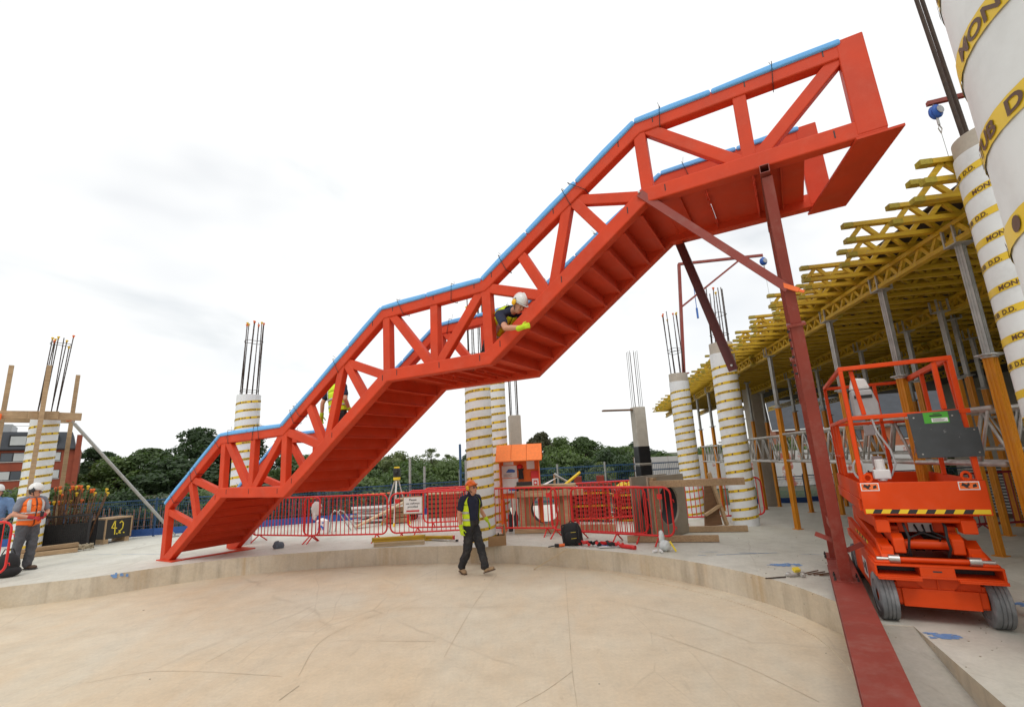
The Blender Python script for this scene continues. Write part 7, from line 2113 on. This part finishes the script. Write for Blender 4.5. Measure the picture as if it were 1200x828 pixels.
    mb = MB(); mb.loft([P.ring(0.10, 0.022), P.ring(0.15, 0.022)], cap=False); mb.build('belt', M('steel_black'), t, smooth=True)
    # boots
    for S in 'LR':
        an, toe = getattr(P, 'an' + S), getattr(P, 'toe' + S)
        dr = (toe - an); fl_ = Vector((dr.x, dr.y, dr.z)); L = fl_.length
        d = fl_.normalized(); upv = Vector((0, 0, 1)); upv = (upv - d * upv.dot(d)).normalized(); sd = d.cross(upv)
        mm = Matrix((sd, d, upv)).transposed()
        mb = MB()
        limb(mb, [an + (getattr(P, 'kn' + S) - an).normalized() * 0.08, an], [0.056, 0.052])
        mb.blob(an + d * 0.01 - upv * 0.035, (0.045, 0.06, 0.05), mm, n=12, k=8); mb.blob(an + d * 0.12 - upv * 0.045, (0.05, 0.085, 0.042), mm, n=12, k=8)
        b = remesh(mb.build('boot', M(boots), t, smooth=True), 0.009, 2)
        mb = MB(); mb.prism([(-0.035, -0.055), (0.035, -0.055), (0.044, 0.05), (0.05, 0.13), (0.032, 0.2), (-0.032, 0.2), (-0.05, 0.13), (-0.044, 0.05)], an - upv * 0.088, sd, d, upv, 0.022); mb.build('sole', M('boot_brown' if boots == 'boot_tan' else 'steel_black'), b, bevel=0.005)
    # hi-vis vest, open at the front, with reflective bands
    if vest:
        a0, a1 = -PI / 2 + gap, 1.5 * PI - gap
        ts = [-0.10, 0.0, 0.12, 0.22, 0.32, 0.42, 0.52, 0.62, 0.72]
        mb = MB(); rows = [P.ring(q, 0.028, 36, a0, a1) for q in ts]
        n = len(rows[0]); vs = [v for r in rows for v in r]
        mb.add(vs, [(i * n + k, i * n + k + 1, (i + 1) * n + k + 1, (i + 1) * n + k) for i in range(len(rows) - 1) for k in range(n - 1)])
        # straps over the shoulders: front and back panels carried up to the neck
        up = [P.ring(q, 0.030, 36, a0, a1) for q in (0.72, 0.80, 0.88, 0.94, 0.985)]
        def keep(a):
            dd = math.degrees(a) % 360
            return not (min(abs(dd - 0), abs(dd - 360)) < 13 or abs(dd - 180) < 13)
        vs = [v for r in up for v in r]
        angs = [a0 + (a1 - a0) * k / 36 for k in range(37)]
        mb.add(vs, [(i * n + k, i * n + k + 1, (i + 1) * n + k + 1, (i + 1) * n + k) for i in range(4) for k in range(n - 1) if keep((angs[k] + angs[k + 1]) / 2) or i == 3])
        v = mb.build('hi_vis_vest', M(vest), t, smooth=True)
        so = v.modifiers.new('s', 'SOLIDIFY'); so.thickness = 0.006; so.offset = 1
        d = v.modifiers.new('d', 'DISPLACE'); d.texture = CLOTH; d.strength = 0.022
        for q0, q1 in ((0.16, 0.235), (0.42, 0.495)):
            mb = MB(); rr_ = [P.ring(q, 0.0385, 36, a0, a1) for q in (q0, q1)]
            mb.add([x for r in rr_ for x in r], [(k, k + 1, n + k + 1, n + k) for k in range(n - 1)])
            b = mb.build('reflective_band', M('reflective'), v, smooth=True); so = b.modifiers.new('s', 'SOLIDIFY'); so.thickness = 0.004; so.offset = 1
            d = b.modifiers.new('d', 'DISPLACE'); d.texture = CLOTH; d.strength = 0.022
        for ac in (R(-55), R(-125), R(55), R(125)):
            if ac < 0 and abs(ac + PI / 2) < gap + 0.05: continue
            aa0, aa1 = ac - 0.16, ac + 0.16
            mb = MB(); rr_ = [P.ring(q, 0.040, 3, aa0, aa1) for q in (0.495, 0.6, 0.7, 0.8, 0.88, 0.95)]
            mb.add([x for r in rr_ for x in r], [(i * 4 + k, i * 4 + k + 1, (i + 1) * 4 + k + 1, (i + 1) * 4 + k) for i in range(5) for k in range(3)])
            b = mb.build('reflective_band', M('reflective'), v, smooth=True); so = b.modifiers.new('s', 'SOLIDIFY'); so.thickness = 0.004; so.offset = 1
            d = b.modifiers.new('d', 'DISPLACE'); d.texture = CLOTH; d.strength = 0.022
    for S, sd_ in (('L', -1), ('R', 1)):
        wr, el = getattr(P, 'wr' + S), getattr(P, 'el' + S)
        hd = getattr(P, 'hd' + S, None) or (wr - el)
        pal = getattr(P, 'pal' + S, None) or Vector((-sd_, 0.2, 0))
        hand(t, wr, hd, pal, gloves or 'skin', 'glove' if gloves else 'hand', curlL if S == 'L' else curlR, sd_)
        if gloves:
            mb = MB(); limb(mb, [wr - Vector(hd).normalized() * 0.05, wr + Vector(hd).normalized() * 0.01], [0.040, 0.036]); mb.build('cuff', M(gloves), t, smooth=True)
    return t
# --- man walking across the round floor, looking up (faces right of the viewer)
P1 = Pose(pelvis=(0, 0, 0.93), chest=(0.0, 0.0, 1.24), neck=(0.0, 0.01, 1.47), head=(0.015, -0.035, 1.60),
          hipR=(0.085, 0.02, 0.90), hipL=(-0.085, -0.02, 0.90), knR=(0.09, -0.15, 0.50), knL=(-0.08, 0.03, 0.48),
          anR=(0.09, -0.27, 0.125), anL=(-0.08, 0.24, 0.11), toeR=(0.12, -0.41, 0.17), toeL=(-0.12, 0.10, 0.095),
          shR=(0.20, 0.01, 1.42), shL=(-0.20, 0.01, 1.42), elR=(0.31, 0.05, 1.17), elL=(-0.27, 0.06, 1.14), wrR=(0.41, -0.03, 0.96), wrL=(-0.27, 0.0, 0.88),
          palR=(-0.6, 0.3, -0.4), palL=(1.0, 0.2, 0))
person('man in orange helmet and yellow vest walking across the round floor', (-0.98, 10.12, 0), R(48), P1, 'navy', 'trouser_dark', 'boot_tan', 'vest_yellow', 'glove_lime', 'helmet_orange', True, 'ear_yellow', 0.6, 0.95,
       fwd=(0.05, -0.93, 0.36), curlL=0.5, curlR=0.35)
# --- man on the slab at the left, orange vest, hands together, looking right
P2 = Pose(pelvis=(0, 0, 0.95), chest=(0.0, -0.01, 1.25), neck=(0.0, 0.0, 1.48), head=(0.0, -0.05, 1.60),
          hipR=(0.09, 0.0, 0.92), hipL=(-0.09, 0.0, 0.92), knR=(0.10, -0.03, 0.50), knL=(-0.12, 0.02, 0.50), anR=(0.10, 0.03, 0.10), anL=(-0.15, 0.05, 0.10),
          toeR=(0.16, -0.11, 0.10), toeL=(-0.20, -0.08, 0.10), shR=(0.20, 0.0, 1.43), shL=(-0.20, 0.0, 1.43), elR=(0.30, -0.03, 1.16), elL=(-0.30, -0.02, 1.16),
          wrR=(0.12, -0.22, 1.10), wrL=(-0.10, -0.24, 1.08), palR=(0, 0.6, -0.6), palL=(0, 0.6, -0.6))
person('man in white helmet and orange vest standing on the slab at the left', (-10.50, 10.72, SL), R(76), P2, 'grey_shirt', 'trouser_grey', 'boot_brown', 'vest_orange', 'glove_red', 'helmet_white', True, 'steel_black', 0.62, 0.06,
       fwd=(0.55, -0.80, -0.12), curlL=0.6, curlR=0.6)
rd = thing('handset', 'small black handset held by the man in the orange vest', 'handset', (-10.50, 10.72, SL), R(76))
mb = MB(); mb.box((0.03, -0.30, 1.14), (0.055, 0.035, 0.10)); mb.build('case', M('steel_black'), rd, bevel=0.006)
mb = MB(); mb.tube((0.015, -0.30, 1.19), (-0.06, -0.32, 1.22), 0.006, 6); mb.build('aerial', M('steel_black'), rd)
# --- man at the very left edge, only an arm and shoulder in view
P5 = Pose(pelvis=(0, 0, 0.95), chest=(0.0, 0.0, 1.25), neck=(0.0, 0.0, 1.48), head=(0.0, -0.03, 1.61),
          hipR=(0.09, 0.0, 0.92), hipL=(-0.09, 0.0, 0.92), knR=(0.10, -0.03, 0.50), knL=(-0.10, 0.0, 0.50), anR=(0.10, 0.03, 0.10), anL=(-0.11, 0.05, 0.10),
          toeR=(0.13, -0.11, 0.10), toeL=(-0.14, -0.08, 0.10), shR=(0.20, 0.0, 1.43), shL=(-0.20, 0.0, 1.43), elR=(0.30, -0.02, 1.16), elL=(-0.27, 0.0, 1.14),
          wrR=(0.22, -0.20, 1.05), wrL=(-0.26, -0.1, 0.92))
person('man in blue shirt cut off by the left edge', (-11.45, 10.88, SL), R(40), P5, 'shirt_blue' if 'shirt_blue' in MATS else 'grey_shirt', 'trouser_dark', 'boot_brown', None, None, 'helmet_white', False, False, 0.95, 0.5)
# --- man kneeling on the second landing, leaning out under the diagonal to reach the underside of the chord
def S3(s, w, z): v = sp(s, w, z); return (v.x, v.y, v.z)
P3 = Pose(pelvis=S3(8.18, 0.80, 3.72), chest=S3(8.52, 0.42, 3.84), neck=S3(8.86, 0.16, 3.93), head=S3(9.03, 0.06, 3.955),
          hipR=S3(8.10, 0.72, 3.69), hipL=S3(8.26, 0.88, 3.69), knR=S3(8.15, 0.45, 3.36), knL=S3(8.42, 0.72, 3.36), anR=S3(7.82, 0.62, 3.36), anL=S3(8.05, 0.95, 3.36),
          toeR=S3(7.70, 0.68, 3.33), toeL=S3(7.92, 1.02, 3.33), shR=S3(8.72, 0.02, 3.86), shL=S3(8.92, 0.34, 3.84), elR=S3(8.90, -0.13, 3.60), elL=S3(9.08, 0.36, 3.84),
          wrR=S3(9.14, -0.09, 3.575), wrL=S3(9.26, 0.34, 3.95), hdR=sp(0.7, 0.45, 0.25), palR=sp(-0.1, 1, 0.1), hdL=sp(0.8, 0, 0.2), palL=sp(0, -0.2, -1))
person('man in white helmet leaning out of the staircase over the lower chord', SB, 0, swapped(P3), 'navy', 'trouser_dark', 'boot_tan', 'vest_yellow', 'glove_lime', 'helmet_white', False, 'ear_yellow', 0.6, 0.04,
       fwd=tuple(sp(0.72, -0.25, -0.65)), hupv=tuple(sp(0.6, -0.2, 0.8)), curlL=0.7)
# --- man standing in the lower flight, seen from behind
P4 = Pose(pelvis=S3(4.42, 0.78, 2.89), chest=S3(4.38, 0.78, 3.19), neck=S3(4.34, 0.80, 3.42), head=S3(4.32, 0.86, 3.54),
          hipR=S3(4.51, 0.78, 2.85), hipL=S3(4.33, 0.78, 2.85), knR=S3(4.56, 0.84, 2.44), knL=S3(4.30, 0.82, 2.39), anR=S3(4.56, 0.78, 2.06), anL=S3(4.30, 0.76, 1.89),
          toeR=S3(4.58, 0.93, 2.06), toeL=S3(4.28, 0.91, 1.89), shR=S3(4.55, 0.78, 3.37), shL=S3(4.14, 0.78, 3.37), elR=S3(4.68, 0.72, 3.10), elL=S3(4.04, 0.70, 3.08),
          wrR=S3(4.66, 0.86, 2.89), wrL=S3(3.98, 0.74, 2.83), palR=sp(-1, 0, 0), palL=sp(1, 0, 0))
P4 = swapped(P4)
person('man in yellow vest standing in the lower flight of the staircase', SB, 0, P4, 'navy', 'trouser_dark', 'boot_tan', 'vest_yellow', 'glove_lime', 'helmet_white', False, False, 0.6, 0.3, fwd=tuple(sp(0.1, 1, 0)))
